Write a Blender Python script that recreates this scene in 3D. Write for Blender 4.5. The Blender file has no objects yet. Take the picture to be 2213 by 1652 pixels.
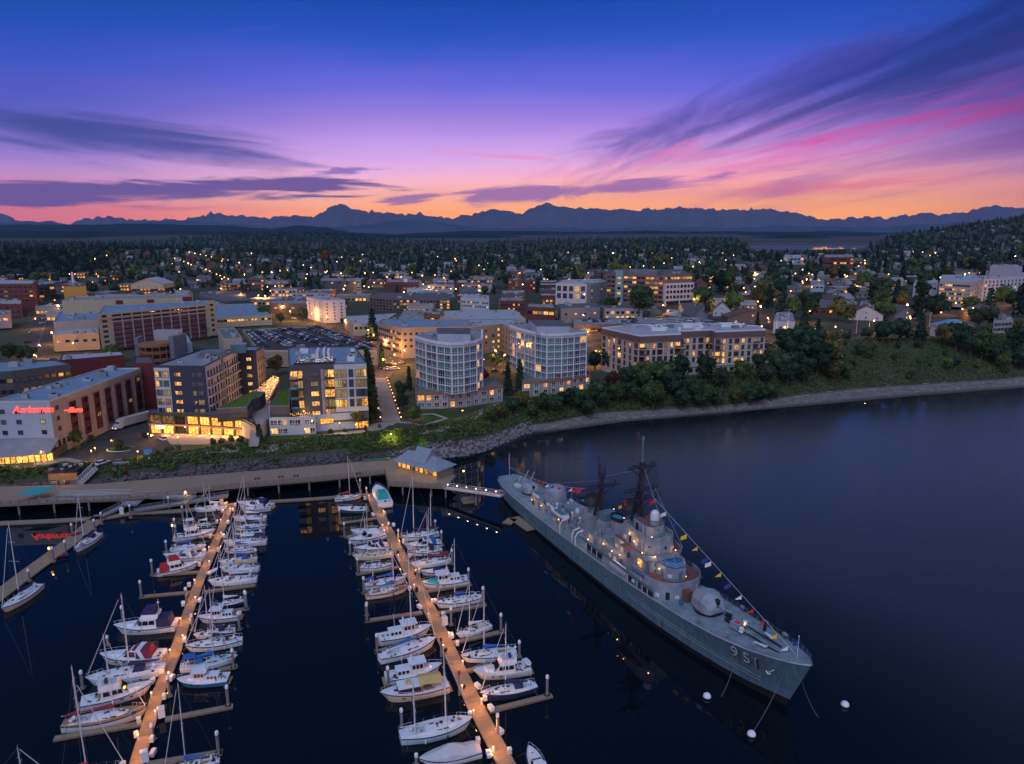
import bpy, math, random
import numpy as np
from math import sin, cos, pi, radians, atan2, hypot, sqrt, exp
from mathutils import Vector, Matrix
rnd = random.Random(7)
sc = bpy.context.scene
COL = sc.collection
CAM_H, PITCH, FPX = 82.0, radians(12.0), 1534.4
cam = bpy.data.cameras.new('camera'); camo = bpy.data.objects.new('camera', cam); COL.objects.link(camo)
camo.location = (0, 0, CAM_H); camo.rotation_euler = (pi/2 - PITCH, 0, 0)
cam.sensor_width = 36; cam.lens = 36*FPX/2213; cam.clip_start = 1; cam.clip_end = 90000
sc.camera = camo
sc.view_settings.view_transform = 'Standard'; sc.view_settings.look = 'None'
sc.view_settings.exposure = 0.0; sc.view_settings.gamma = 1
sc.render.engine = 'CYCLES'
sc.cycles.use_denoising = True
try: sc.cycles.denoiser = 'OPENIMAGEDENOISE'
except Exception: pass
sc.cycles.max_bounces = 5; sc.cycles.diffuse_bounces = 2; sc.cycles.glossy_bounces = 3
sc.cycles.transmission_bounces = 2; sc.cycles.volume_bounces = 0; sc.cycles.transparent_max_bounces = 6
sc.cycles.sample_clamp_indirect = 3.0; sc.cycles.sample_clamp_direct = 0
sc.cycles.caustics_reflective = False; sc.cycles.caustics_refractive = False
sc.cycles.use_light_tree = True
class N:
 def __init__(s, nt): s.nt = nt
 def new(s, t, **k):
  n = s.nt.nodes.new(t)
  for a, b in k.items(): setattr(n, a, b)
  return n
 def put(s, sock, v):
  if hasattr(v, 'is_output'): s.nt.links.new(v, sock)
  else: sock.default_value = v
 def m(s, op, *a, clamp=False):
  n = s.new('ShaderNodeMath', operation=op, use_clamp=clamp)
  for i, v in enumerate(a): s.put(n.inputs[i], v)
  return n.outputs[0]
 def add(s, *a):
  r = a[0]
  for b in a[1:]: r = s.m('ADD', r, b)
  return r
 def mul(s, *a):
  r = a[0]
  for b in a[1:]: r = s.m('MULTIPLY', r, b)
  return r
 def ramp(s, f, pts, interp='EASE'):
  n = s.new('ShaderNodeValToRGB'); e = n.color_ramp.elements; n.color_ramp.interpolation = interp
  while len(e) < len(pts): e.new(0.5)
  for q, (p, c) in zip(e, pts): q.position = p; q.color = (c[0], c[1], c[2], 1) if hasattr(c, '__len__') else (c, c, c, 1)
  s.put(n.inputs[0], f); return n.outputs[0]
 def maprange(s, v, a, b, c=0., d=1., kind='SMOOTHSTEP'):
  n = s.new('ShaderNodeMapRange', interpolation_type=kind)
  for i, x in enumerate((v, a, b, c, d)): s.put(n.inputs[i], x)
  return n.outputs[0]
 def mix(s, f, a, b, mode='MIX'):
  n = s.new('ShaderNodeMix', data_type='RGBA', blend_type=mode)
  s.put(n.inputs[0], f)
  for i, v in ((6, a), (7, b)): s.put(n.inputs[i], v if hasattr(v, 'is_output') else (v[0], v[1], v[2], 1))
  return n.outputs[2]
 def xyz(s, x, y, z):
  n = s.new('ShaderNodeCombineXYZ')
  for i, v in enumerate((x, y, z)): s.put(n.inputs[i], v)
  return n.outputs[0]
 def noise(s, vec, scale=1., detail=4., rough=.5, dist=0.):
  n = s.new('ShaderNodeTexNoise')
  s.nt.links.new(vec, n.inputs['Vector']); n.inputs['Scale'].default_value = scale
  n.inputs['Detail'].default_value = detail; n.inputs['Roughness'].default_value = rough; n.inputs['Distortion'].default_value = dist
  return n.outputs[0]
def srgb(r, g, b):
 return tuple(((c/255)/12.92 if c/255 <= .04045 else ((c/255+.055)/1.055)**2.4) for c in (r, g, b))
W = bpy.data.worlds.new("World"); sc.world = W; W.use_nodes = True
nt = W.node_tree; nt.nodes.clear(); k = N(nt)
geo = k.new('ShaderNodeNewGeometry'); sep = k.new('ShaderNodeSeparateXYZ')
neg = k.new('ShaderNodeVectorMath', operation='SCALE'); nt.links.new(geo.outputs['Incoming'], neg.inputs[0]); neg.inputs['Scale'].default_value = -1
nt.links.new(neg.outputs[0], sep.inputs[0])
X, Y, Z = sep.outputs
D2 = 57.29578
el = k.mul(k.m('ARCSINE', Z), D2)
az = k.mul(k.m('ARCTAN2', X, Y), D2)
wob = k.noise(k.xyz(k.mul(az, .05), k.mul(el, .22), 3.1), 1.0, 3, .5)
elw = k.add(el, k.mul(k.add(wob, -.5), 2.2))
t = k.maprange(elw, -2., 90., 0., 1., 'LINEAR')
def ep(e): return (e+2)/92
centre = k.ramp(t, [(ep(-2), srgb(255,120,40)), (ep(1.2), srgb(255,146,56)), (ep(2.4), srgb(252,176,122)), (ep(3.8), srgb(236,176,188)),
     (ep(5.6), srgb(190,146,208)), (ep(7.8), srgb(146,116,208)), (ep(10.3), srgb(98,96,202)), (ep(13.3), srgb(46,82,190)),
     (ep(16.5), srgb(14,70,172)), (ep(24), srgb(22,58,128)), (ep(42), srgb(48,62,110)), (ep(62), srgb(112,120,166)), (ep(90), srgb(140,148,190))], 'LINEAR')
side = k.ramp(t, [(ep(-2), srgb(200,90,90)), (ep(1.2), srgb(214,104,104)), (ep(2.4), srgb(206,124,146)), (ep(3.8), srgb(170,124,176)),
                  (ep(5.6), srgb(126,104,178)), (ep(7.8), srgb(82,84,176)), (ep(10.3), srgb(54,76,176)), (ep(13.3), srgb(26,72,168)),
                  (ep(16.5), srgb(4,66,152)), (ep(24), srgb(22,58,128)), (ep(42), srgb(48,62,110)), (ep(62), srgb(112,120,166)), (ep(90), srgb(140,148,190))], 'LINEAR')
fl = k.maprange(az, -34., -8., 1., 0.); fr = k.maprange(az, 22., 40., 0., 1.)
sky = k.mix(k.m('MAXIMUM', fl, fr), centre, side)
def gauss(cx, cy, rx, ry, rot=0.):
 c, s_ = cos(radians(rot)), sin(radians(rot))
 dx, dy = k.add(az, -cx), k.add(el, -cy)
 a = k.m('DIVIDE', k.add(k.mul(dx, c), k.mul(dy, s_)), rx); b = k.m('DIVIDE', k.add(k.mul(dy, c), k.mul(dx, -s_)), ry)
 return k.m('EXPONENT', k.mul(k.add(k.mul(a, a), k.mul(b, b)), -1.))
sky = k.mix(k.mul(gauss(15, 1.5, 26, 2.6), .97), sky, srgb(255,164,48))
sky = k.mix(k.mul(gauss(17, 3.4, 20, 1.5), .5), sky, srgb(246,150,120))
sky = k.mix(k.mul(gauss(-3, 5.8, 16, 2.6), .45), sky, srgb(206,160,216))
def streak(ax_, ay_, rot, seed, detail=6., rough=.58, dist=.6):
 c, s_ = cos(radians(rot)), sin(radians(rot))
 a = k.add(k.mul(az, c), k.mul(el, s_)); b = k.add(k.mul(el, c), k.mul(az, -s_))
 return k.noise(k.xyz(k.mul(a, ax_), k.mul(b, ay_), seed), 1., detail, rough, dist)
def cloud(sky, mask, nz, lo, hi, col, op=1.):
 f = k.maprange(k.add(nz, k.mul(k.add(mask, -1.), .42)), lo, hi, 0., 1.)
 return k.mix(k.mul(f, k.maprange(mask, .03, .35), op), sky, col)
mx = lambda *a: a[0] if len(a) == 1 else k.m('MAXIMUM', a[0], mx(*a[1:]))
sky = cloud(sky, gauss(32, 11.6, 19, 3.1, 17), streak(.045, .42, 17, 5., 8., .6, .9), 0.12, .56, srgb(10,36,106), .85)
sky = cloud(sky, gauss(15, 8.4, 13, 2.1, 20), streak(.10, .45, 22, 8., dist=1.4), .16, .60, srgb(66,62,150), .75)
sky = cloud(sky, gauss(29, 7.2, 20, 2.1, 11), streak(.06, .75, 11, 2., 8., .62, 1.1), .26, .58, srgb(208,66,134), .88)
sky = cloud(sky, gauss(35, 7.9, 7, 1.2, 14), streak(.05, .5, 14, 4.), .25, .65, srgb(150,52,120), .6)
sky = cloud(sky, gauss(30, 4.6, 17, 1.7, 9), streak(.07, .8, 9, 12.), .14, .62, srgb(120,66,138), .7)
sky = cloud(sky, gauss(20, 5.2, 18, 2.0, 11), streak(.06, .8, 11, 21.), .42, .66, srgb(226,130,170), .6)
sky = cloud(sky, gauss(0, 5.6, 7, .35, -4), streak(.1, 1.4, -4, 31.), .35, .62, srgb(222,120,168), .7)
sky = k.mix(k.mul(gauss(30, 6.4, 19, 2.6, 9), .22), sky, srgb(176,88,158))
sky = k.mix(k.mul(gauss(40, 12.5, 15, 4.5, 12), .55), sky, srgb(8,44,118))
sky = k.mix(k.mul(gauss(40, 7.5, 9, 5.5, 0), .6), sky, srgb(70,44,104))
sky = cloud(sky, gauss(10, 5.6, 17, 1.9, 8), streak(.10, 1.0, 10, 61., 8., dist=1.2), .36, .66, srgb(206,112,164), .65)
sky = cloud(sky, gauss(24, 3.2, 16, 1.0, 4), streak(.12, 1.6, 5, 71., 7.), .34, .60, srgb(214,96,112), .7)
sky = cloud(sky, mx(gauss(7, 3.2, 11, .62, 5), gauss(0, 2.75, 5.5, .7, 1), gauss(-8.3, 2.35, 3.4, .55, 4)), streak(.16, 1.1, 5, 1.5), .22, .44, srgb(128,84,144), .85)
sky = cloud(sky, mx(gauss(-26, 2.75, 15, .85, 0), gauss(-17, 3.3, 9.5, .75, 0), gauss(-35, 2.2, 12, .9, 1)), streak(.14, 1.25, 0, 9.5, 8.), .26, .46, srgb(80,58,118), .94)
sky = cloud(sky, gauss(-12.8, 4.4, 2.6, .33, 3), streak(.4, 2., 0, 6.5), .2, .42, srgb(110,88,160), .85)
sky = cloud(sky, gauss(-24, 1.5, 16, .5, 0), streak(.12, 1.8, 0, 17.), .34, .6, srgb(168,82,120), .6)
sky = cloud(sky, gauss(-29, 6.2, 13, 1.6, -4), streak(.06, .75, -5, 14.), .16, .56, srgb(44,56,122), .85)
sky = cloud(sky, gauss(-20, 5.0, 11, .5, -2), streak(.08, 1.4, -2, 41.), .36, .62, srgb(110,92,160), .6)
sky = cloud(sky, gauss(-16, 10., 24, 6, 5), streak(.05, .4, 8, 51., 3.), .42, .80, srgb(120,92,190), .35)
back = k.mul(k.maprange(Y, .30, -.75), k.maprange(el, -1., 10.))
sky = k.mix(back, sky, k.ramp(k.maprange(el, 0., 90., 0., 1., 'LINEAR'), [(0, (.33,.30,.46)), (.16, (.54,.54,.80)), (.45, (.40,.46,.70)), (1, (.15,.18,.32))], 'LINEAR'))
glow = k.mul(k.maprange(el, 9., .8, 1., 1.62), k.maprange(el, 18., 9., 1.0, 1.42))
scl = k.new('ShaderNodeVectorMath', operation='SCALE'); nt.links.new(sky, scl.inputs[0]); nt.links.new(glow, scl.inputs['Scale']); sky = scl.outputs[0]
bg = k.new('ShaderNodeBackground'); nt.links.new(sky, bg.inputs[0]); bg.inputs[1].default_value = 1.0
outw = k.new('ShaderNodeOutputWorld'); nt.links.new(bg.outputs[0], outw.inputs[0])
W.cycles.sampling_method = 'MANUAL'; W.cycles.sample_map_resolution = 512
sl = bpy.data.lights.new('sun', 'SUN'); sl.energy = 1.15; sl.angle = radians(35); sl.color = (.66, .79, 1.0)
slo = bpy.data.objects.new('sun', sl); COL.objects.link(slo); slo.rotation_euler = (radians(38), 0, radians(-18))
TH_S, TH_C = sin(PITCH), cos(PITCH)
def P(u, v, z=0.):
 Xc = (u-1106.5)/FPX; Yc = -(v-826)/FPX
 kk = (CAM_H-z)/(TH_S-Yc*TH_C)
 return (Xc*kk, (TH_C+Yc*TH_S)*kk)
def R(x, y, z):
 dz = z-CAM_H; d = y*TH_C-dz*TH_S; up = y*TH_S+dz*TH_C
 return (1106.5+FPX*x/d, 826-FPX*up/d)
def ZV(x, y, v):
 Yc = -(v-826)/FPX
 return CAM_H-(y*(TH_S-Yc*TH_C)/(TH_C+Yc*TH_S))
SH = [(-400,204),(-160,208),(-132,213),(-100,222),(-60,233),(-42,241),(-34,249),(-28,251),(-17,255),(-9,262),(-2,272),(5,284),(23,289),(50,302),(83,313),(138,330),(209,353),(274,371),(420,430),(700,560),(1400,900)]
VG = [(-400,207),(-160,211),(-132,216),(-100,226),(-60,238),(-42,246),(-34,254),(-28,256),(-17,261),(-9,268),(-2,277),(5,287),(17,292),(37,308),(96,321),(142,343),(175,357),(218,369),(266,381),(420,445),(700,580),(1400,920)]
TP = [(-400,213),(-160,217),(-136,221),(-120,228),(-105,237),(-83,242),(-61,248),(-44,255),(-22,267),(-13,284),(1,302),(34,314),(44,325),(90,334),(121,346),(150,375),(175,398),(208,416),(267,420),(356,470),(700,640),(1400,980)]
ZP = [(-400,6),(-160,6.5),(-136,7),(-105,8),(-61,9),(1,9),(34,10),(60,12),(121,14),(160,19),(267,19),(400,22),(1400,30)]
def itp(T, x):
 if isinstance(x, np.ndarray): return np.interp(x, [a for a, b in T], [b for a, b in T])
 if x <= T[0][0]: return T[0][1]
 for (a, b), (c, d) in zip(T, T[1:]):
  if x <= c: return b+(d-b)*(x-a)/(c-a)
 return T[-1][1]
def sst(x, a, b):
 t = np.clip((x-a)/(b-a), 0, 1); return t*t*(3-2*t)
HILLS = [(2020,2450,560,600,82),(-1050,1700,420,500,26),(-1350,4600,600,500,48),(-2300,5200,900,600,40),(2900,3200,900,900,100)]
def hgt(x, y):
 """ground height for numpy arrays"""
 ys, yv, yt, zp = itp(SH, x), itp(VG, x), itp(TP, x), itp(ZP, x)
 h = np.where(y < ys, -3+3*np.clip((y-ys+12)/12, 0, 1), np.where(y < yv, 1.8*(y-ys)/(yv-ys), 1.8+(zp-1.8)*np.sqrt(np.clip((y-yv)/(yt-yv), 0, 1))*np.clip((y-yv)/(yt-yv), 0, 1)**.3))
 up = zp + 9*sst(y, yt+120, yt+1100)
 h = np.where(y >= yt, up, h)
 far = sst(y, 900, 2200)
 for cx, cy, rx, ry, a in HILLS: h = h + far*0 + a*np.exp(-((x-cx)/rx)**2-((y-cy)/ry)**2)*np.clip((y-900)/700, 0, 1)
 inlet = sst(y, 2750, 3000)*(1-sst(y, 4700, 5000))*sst(x/np.maximum(y, 1), .30, .34)
 low = sst(y, 1500, 2000)*sst(x/np.maximum(y, 1), .31, .34)*(1-sst(x/np.maximum(y, 1), .49, .53)); h = h*(1-low*.7)
 h = h*(1-inlet)+(-4)*inlet
 return h
def hz(x, y): return float(hgt(np.array([float(x)]), np.array([float(y)]))[0])
def T(u, v):
 z = 9.
 for _ in range(12):
  x, y = P(u, v, z); z = .5*z+.5*hz(x, y)
 x, y = P(u, v, z)
 return x, y, hz(x, y)
MATS = {}
def mat(name, col=(.5,.5,.5), rough=.6, metal=0., var=.18, scale=1.5, bump=0., emit=None, es=0., spec=.5, sampled=True, coat=0., stretch=None):
 if name in MATS: return MATS[name]
 m = bpy.data.materials.new(name); m.use_nodes = True; MATS[name] = m
 q = N(m.node_tree); b = m.node_tree.nodes['Principled BSDF']
 tc = q.new('ShaderNodeTexCoord'); vec = tc.outputs['Object']
 if stretch:
  mp = q.new('ShaderNodeMapping'); m.node_tree.links.new(vec, mp.inputs[0]); mp.inputs['Scale'].default_value = stretch; vec = mp.outputs[0]
 if var > 0:
  nz = q.noise(vec, scale, 5, .6)
  lo = tuple(c*(1-var) for c in col); hi = tuple(min(1, c*(1+var)) for c in col)
  cc = q.ramp(nz, [(.3, lo), (.7, hi)], 'LINEAR'); m.node_tree.links.new(cc, b.inputs['Base Color'])
 else: b.inputs['Base Color'].default_value = (*col, 1)
 b.inputs['Roughness'].default_value = rough; b.inputs['Metallic'].default_value = metal
 b.inputs['Specular IOR Level'].default_value = spec
 if coat: b.inputs['Coat Weight'].default_value = coat
 if bump:
  bn = q.new('ShaderNodeBump'); bn.inputs['Strength'].default_value = bump; bn.inputs['Distance'].default_value = .1
  m.node_tree.links.new(q.noise(vec, scale*4, 6, .65), bn.inputs['Height']); m.node_tree.links.new(bn.outputs[0], b.inputs['Normal'])
 if emit:
  b.inputs['Emission Color'].default_value = (*emit, 1); b.inputs['Emission Strength'].default_value = es
 if not sampled: m.cycles.emission_sampling = 'NONE'
 return m
def litmat(name, cols, es, scale=1.1):
 """window with a lit room behind it: warm light broken up by curtains and furniture"""
 m = bpy.data.materials.new(name); m.use_nodes = True; MATS[name] = m
 q = N(m.node_tree); b = m.node_tree.nodes['Principled BSDF']
 tc = q.new('ShaderNodeTexCoord'); oi = q.new('ShaderNodeObjectInfo')
 add = q.new('ShaderNodeVectorMath', operation='ADD'); m.node_tree.links.new(tc.outputs['Object'], add.inputs[0])
 m.node_tree.links.new(q.xyz(q.mul(oi.outputs['Random'], 40.), q.mul(oi.outputs['Random'], 17.), q.mul(oi.outputs['Random'], 9.)), add.inputs[1])
 mp = q.new('ShaderNodeMapping'); m.node_tree.links.new(add.outputs[0], mp.inputs[0]); mp.inputs['Scale'].default_value = (1.6, 1.6, .7)
 nz = q.noise(mp.outputs[0], scale, 3, .6)
 cc = q.ramp(nz, [(.34, cols[0]), (.5, cols[1]), (.66, cols[2])], 'LINEAR')
 b.inputs['Base Color'].default_value = (.03, .03, .03, 1); b.inputs['Roughness'].default_value = .15
 m.node_tree.links.new(cc, b.inputs['Emission Color'])
 m.node_tree.links.new(q.mul(q.add(q.mul(oi.outputs['Random'], .9), .55), es), b.inputs['Emission Strength'])
 m.cycles.emission_sampling = 'NONE'
 return m
litmat('room_warm', [(.16,.05,.008), (.80,.36,.07), (1.,.66,.26)], 1.35)
litmat('room_amber', [(.10,.025,.004), (.8,.28,.035), (1.,.52,.12)], 1.4)
litmat('room_dim', [(.03,.014,.006), (.16,.08,.025), (.5,.27,.09)], .8)
litmat('room_curtain', [(.30,.20,.08), (.42,.30,.13), (.55,.42,.2)], .55, .5)
litmat('shop_glow', [(.10,.025,.003), (.85,.30,.03), (1.,.58,.14)], 2.3, 2.2)
def glassmat(name, col, rough=.06):
 return mat(name, col, rough, 0., .35, .7, spec=.9)
glassmat('glass_dark', (.012,.016,.024)); glassmat('glass_teal', (.05,.15,.165), .12); glassmat('glass_blue', (.03,.05,.08)); glassmat('glass_grey', (.09,.11,.13), .15)
mat('lamp_bulb', (.9,.8,.6), .4, var=0, emit=(1.,.42,.09), es=3.0, sampled=False)
mat('lamp_white', (.9,.9,.9), .4, var=0, emit=(1.,.74,.45), es=6., sampled=False)
mat('lamp_far', (.9,.8,.6), .4, var=0, emit=(1.,.42,.10), es=3.6, sampled=False)
mat('lamp_far_white', (.9,.8,.6), .4, var=0, emit=(1.,.76,.52), es=3., sampled=False)
mat('neon_red', (.9,.1,.05), .4, var=0, emit=(1.,.05,.03), es=3.2, sampled=False)
mat('tail_red', (.6,.02,.02), .4, var=0, emit=(1.,.03,.02), es=4., sampled=False)
class MB:
 def __init__(s): s.v = []; s.f = []; s.mi = []; s.ms = []
 def mid(s, m):
  if m not in s.ms: s.ms.append(m)
  return s.ms.index(m)
 def add(s, vs, fs, m):
  o = len(s.v); i = s.mid(m); s.v += [tuple(a) for a in vs]; s.f += [tuple(o+j for j in f) for f in fs]; s.mi += [i]*len(fs); return s
 def box(s, x0, x1, y0, y1, z0, z1, m):
  return s.add([(x0,y0,z0),(x1,y0,z0),(x1,y1,z0),(x0,y1,z0),(x0,y0,z1),(x1,y0,z1),(x1,y1,z1),(x0,y1,z1)],
                     [(0,3,2,1),(4,5,6,7),(0,1,5,4),(1,2,6,5),(2,3,7,6),(3,0,4,7)], m)
 def rbox(s, c, size, rz, m, taper=1.):
  cx, cy, z0 = c; sx, sy, sz = size; co, si = cos(rz), sin(rz); vs = []
  for z, k_ in ((z0, 1.), (z0+sz, taper)):
   for a, b in ((-.5,-.5),(.5,-.5),(.5,.5),(-.5,.5)):
    X_, Y_ = a*sx*k_, b*sy*k_; vs.append((cx+X_*co-Y_*si, cy+X_*si+Y_*co, z))
  return s.add(vs, [(0,3,2,1),(4,5,6,7),(0,1,5,4),(1,2,6,5),(2,3,7,6),(3,0,4,7)], m)
 def prism(s, poly, z0, z1, m, mt=None, bottom=False):
  n = len(poly); ar = sum(poly[i][0]*poly[(i+1)%n][1]-poly[(i+1)%n][0]*poly[i][1] for i in range(n))
  if ar < 0: poly = poly[::-1]
  z0s = z0 if hasattr(z0, '__len__') else [z0]*n; z1s = z1 if hasattr(z1, '__len__') else [z1]*n
  vs = [(p[0],p[1],z) for p, z in zip(poly, z0s)]+[(p[0],p[1],z) for p, z in zip(poly, z1s)]
  s.add(vs, [(i,(i+1)%n,n+(i+1)%n,n+i) for i in range(n)], m)
  s.add([(p[0],p[1],z) for p, z in zip(poly, z1s)], [tuple(range(n))], mt or m)
  if bottom: s.add([(p[0],p[1],z) for p, z in zip(poly, z0s)], [tuple(range(n))[::-1]], m)
  return s
 def tube(s, p0, p1, r0, m, r1=None, n=6, caps=True):
  p0, p1 = Vector(p0), Vector(p1); r1 = r0 if r1 is None else r1
  d = p1-p0
  if d.length < 1e-6: return s
  d.normalize(); a = Vector((0,0,1)) if abs(d.z) < .95 else Vector((1,0,0))
  e1 = d.cross(a).normalized(); e2 = d.cross(e1)
  vs = []
  for p, r in ((p0, r0), (p1, r1)):
   for i in range(n):
    t_ = 2*pi*i/n; vs.append(p+e1*(r*cos(t_))+e2*(r*sin(t_)))
  fs = [(i, n+i, n+(i+1)%n, (i+1)%n) for i in range(n)]
  if caps: fs += [tuple(range(n)), tuple(range(2*n-1, n-1, -1))]
  return s.add(vs, fs, m)
 def path(s, pts, r, m, n=5):
  for a, b in zip(pts, pts[1:]): s.tube(a, b, r, m, n=n)
  return s
 def lathe(s, prof, c, m, n=12):
  """prof: (radius, z) from bottom to top round the vertical through c"""
  vs = []; k_ = len(prof)
  for r, z in prof:
   for i in range(n): t_ = 2*pi*i/n; vs.append((c[0]+r*cos(t_), c[1]+r*sin(t_), c[2]+z))
  fs = [(j*n+i, j*n+(i+1)%n, (j+1)*n+(i+1)%n, (j+1)*n+i) for j in range(k_-1) for i in range(n)]
  if prof[-1][0] > 1e-3: fs.append(tuple((k_-1)*n+i for i in range(n)))
  if prof[0][0] > 1e-3: fs.append(tuple(i for i in range(n))[::-1])
  return s.add(vs, fs, m)
 def ball(s, c, r, m, n=8, sz=1.):
  return s.lathe([(max(1e-4, r*sin(pi*i/(n//2+1)))if 0<i<n//2+1 else 1e-4, -r*sz*cos(pi*i/(n//2+1))) for i in range(n//2+2)], c, m, n)
 def loft(s, rings, m, closed=True, cap0=True, cap1=True):
  n = len(rings[0]); vs = [p for r in rings for p in r]; kk = len(rings)
  rng = n if closed else n-1
  fs = [(j*n+i, j*n+(i+1)%n, (j+1)*n+(i+1)%n, (j+1)*n+i) for j in range(kk-1) for i in range(rng)]
  if closed and cap0: fs.append(tuple(range(n))[::-1])
  if closed and cap1: fs.append(tuple((kk-1)*n+i for i in range(n)))
  return s.add(vs, fs, m)
 def mesh(s, name, smooth=False):
  me = bpy.data.meshes.new(name); me.from_pydata(s.v, [], s.f)
  for m in s.ms: me.materials.append(MATS[m] if isinstance(m, str) else m)
  me.polygons.foreach_set('material_index', s.mi)
  if smooth: me.polygons.foreach_set('use_smooth', [True]*len(s.f))
  me.update(); return me
 def build(s, name, parent=None, loc=(0,0,0), rz=0, smooth=False, **pr):
  o = bpy.data.objects.new(name, s.mesh(name, smooth)); COL.objects.link(o)
  o.location = loc; o.rotation_euler = (0,0,rz)
  if parent: o.parent = parent
  for a, b in pr.items(): o[a] = b
  return o
def inst(me, name, parent=None, loc=(0,0,0), rz=0, scale=None, **pr):
 o = bpy.data.objects.new(name, me); COL.objects.link(o); o.location = loc; o.rotation_euler = (0,0,rz)
 if scale: o.scale = scale if hasattr(scale, '__len__') else (scale,)*3
 if parent: o.parent = parent
 for a, b in pr.items(): o[a] = b
 return o
def thing(name, label, cat, loc=(0,0,0), rz=0, group=None):
 o = bpy.data.objects.new(name, None); COL.objects.link(o); o.location = loc; o.rotation_euler = (0,0,rz)
 o['label'] = label; o['category'] = cat; o.empty_display_size = .5
 if group: o['group'] = group
 return o
def tag(o, label, cat, group=None):
 o['label'] = label; o['category'] = cat
 if group: o['group'] = group
 return o
def copy_tree(o, parent=None):
 c = o.copy(); COL.objects.link(c); c.parent = parent
 for ch in o.children: copy_tree(ch, c)
 return c
def npmesh(name, V, F, mats, mi=None, smooth=False):
 """V (n,3), F (m,k) numpy"""
 me = bpy.data.meshes.new(name); n, kf = F.shape
 me.vertices.add(len(V)); me.vertices.foreach_set('co', V.astype(np.float32).ravel())
 me.loops.add(n*kf); me.loops.foreach_set('vertex_index', F.astype(np.int32).ravel())
 me.polygons.add(n); me.polygons.foreach_set('loop_start', np.arange(0, n*kf, kf, dtype=np.int32))
 try: me.polygons.foreach_set('loop_total', np.full(n, kf, dtype=np.int32))
 except Exception: pass
 for m in mats: me.materials.append(MATS[m] if isinstance(m, str) else m)
 if mi is not None: me.polygons.foreach_set('material_index', mi.astype(np.int32))
 if smooth: me.polygons.foreach_set('use_smooth', np.ones(n, dtype=bool))
 me.update(calc_edges=True); me.validate(); return me
def ptlight(name, loc, power, col=(1.,.52,.18), r=.15, parent=None):
 l = bpy.data.lights.new(name, 'POINT'); l.energy = power; l.color = col; l.shadow_soft_size = r
 o = bpy.data.objects.new(name, l); COL.objects.link(o); o.location = loc
 if parent: o.parent = parent
 return o
def spot(name, loc, power, col=(1.,.52,.18), ang=130, parent=None, r=.2):
 l = bpy.data.lights.new(name, 'SPOT'); l.energy = power; l.color = col; l.shadow_soft_size = r; l.spot_size = radians(ang); l.spot_blend = .6
 o = bpy.data.objects.new(name, l); COL.objects.link(o); o.location = loc
 if parent: o.parent = parent
 return o
def ground_mat():
 m = bpy.data.materials.new('ground_cover'); m.use_nodes = True; MATS['ground_cover'] = m
 q = N(m.node_tree); b = m.node_tree.nodes['Principled BSDF']; g = q.new('ShaderNodeNewGeometry'); pos = g.outputs['Position']
 sp = q.new('ShaderNodeSeparateXYZ'); m.node_tree.links.new(pos, sp.inputs[0])
 n1 = q.noise(pos, .04, 6, .6); n2 = q.noise(pos, .5, 5, .6)
 base = q.ramp(n1, [(.3, (.045,.054,.040)), (.5, (.062,.070,.046)), (.7, (.095,.088,.080))], 'LINEAR')
 base = q.mix(q.maprange(n2, .35, .7, 0., .5), base, (.040,.050,.030))
 sand = q.ramp(n2, [(.3, (.10,.092,.092)), (.5, (.15,.135,.13)), (.7, (.26,.235,.23))], 'LINEAR')
 low = q.maprange(q.add(sp.outputs[2], q.mul(q.add(n2, -.5), 1.2)), 1.7, 2.6)
 col = q.mix(low, sand, base)
 wet = q.maprange(sp.outputs[2], .15, .7); col = q.mix(wet, (.07,.065,.065), col)
 m.node_tree.links.new(col, b.inputs['Base Color']); b.inputs['Roughness'].default_value = .95; b.inputs['Specular IOR Level'].default_value = .15
 bn = q.new('ShaderNodeBump'); bn.inputs['Strength'].default_value = .5; bn.inputs['Distance'].default_value = .4
 m.node_tree.links.new(n2, bn.inputs['Height']); m.node_tree.links.new(bn.outputs[0], b.inputs['Normal'])
ground_mat()
def axis(pts):
 out = []
 for a, b, s_ in pts: out += list(np.arange(a, b, s_))
 return np.array(out)
gx = axis([(-9000,-2400,300),(-2400,-900,60),(-900,-250,20),(-250,-180,6),(-180,330,3),(330,500,8),(500,1100,30),(1100,3000,60),(3000,9001,300)])
gy = axis([(60,215,30),(215,430,2.5),(430,640,8),(640,1500,25),(1500,5200,60),(5200,12001,400)])
GX, GY = np.meshgrid(gx, gy); GZ = hgt(GX, GY)
rs = np.random.RandomState(3)
nx, ny = len(gx), len(gy)
idx = np.arange(nx*ny).reshape(ny, nx)
F = np.stack([idx[:-1,:-1], idx[:-1,1:], idx[1:,1:], idx[1:,:-1]], -1).reshape(-1, 4)
V = np.stack([GX, GY, GZ], -1).reshape(-1, 3)
keep = (GZ.reshape(-1)[F].max(1) > -2.9); F = F[keep]
inst(npmesh('ground', V, F, ['ground_cover'], smooth=True), 'ground', kind='structure')
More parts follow.
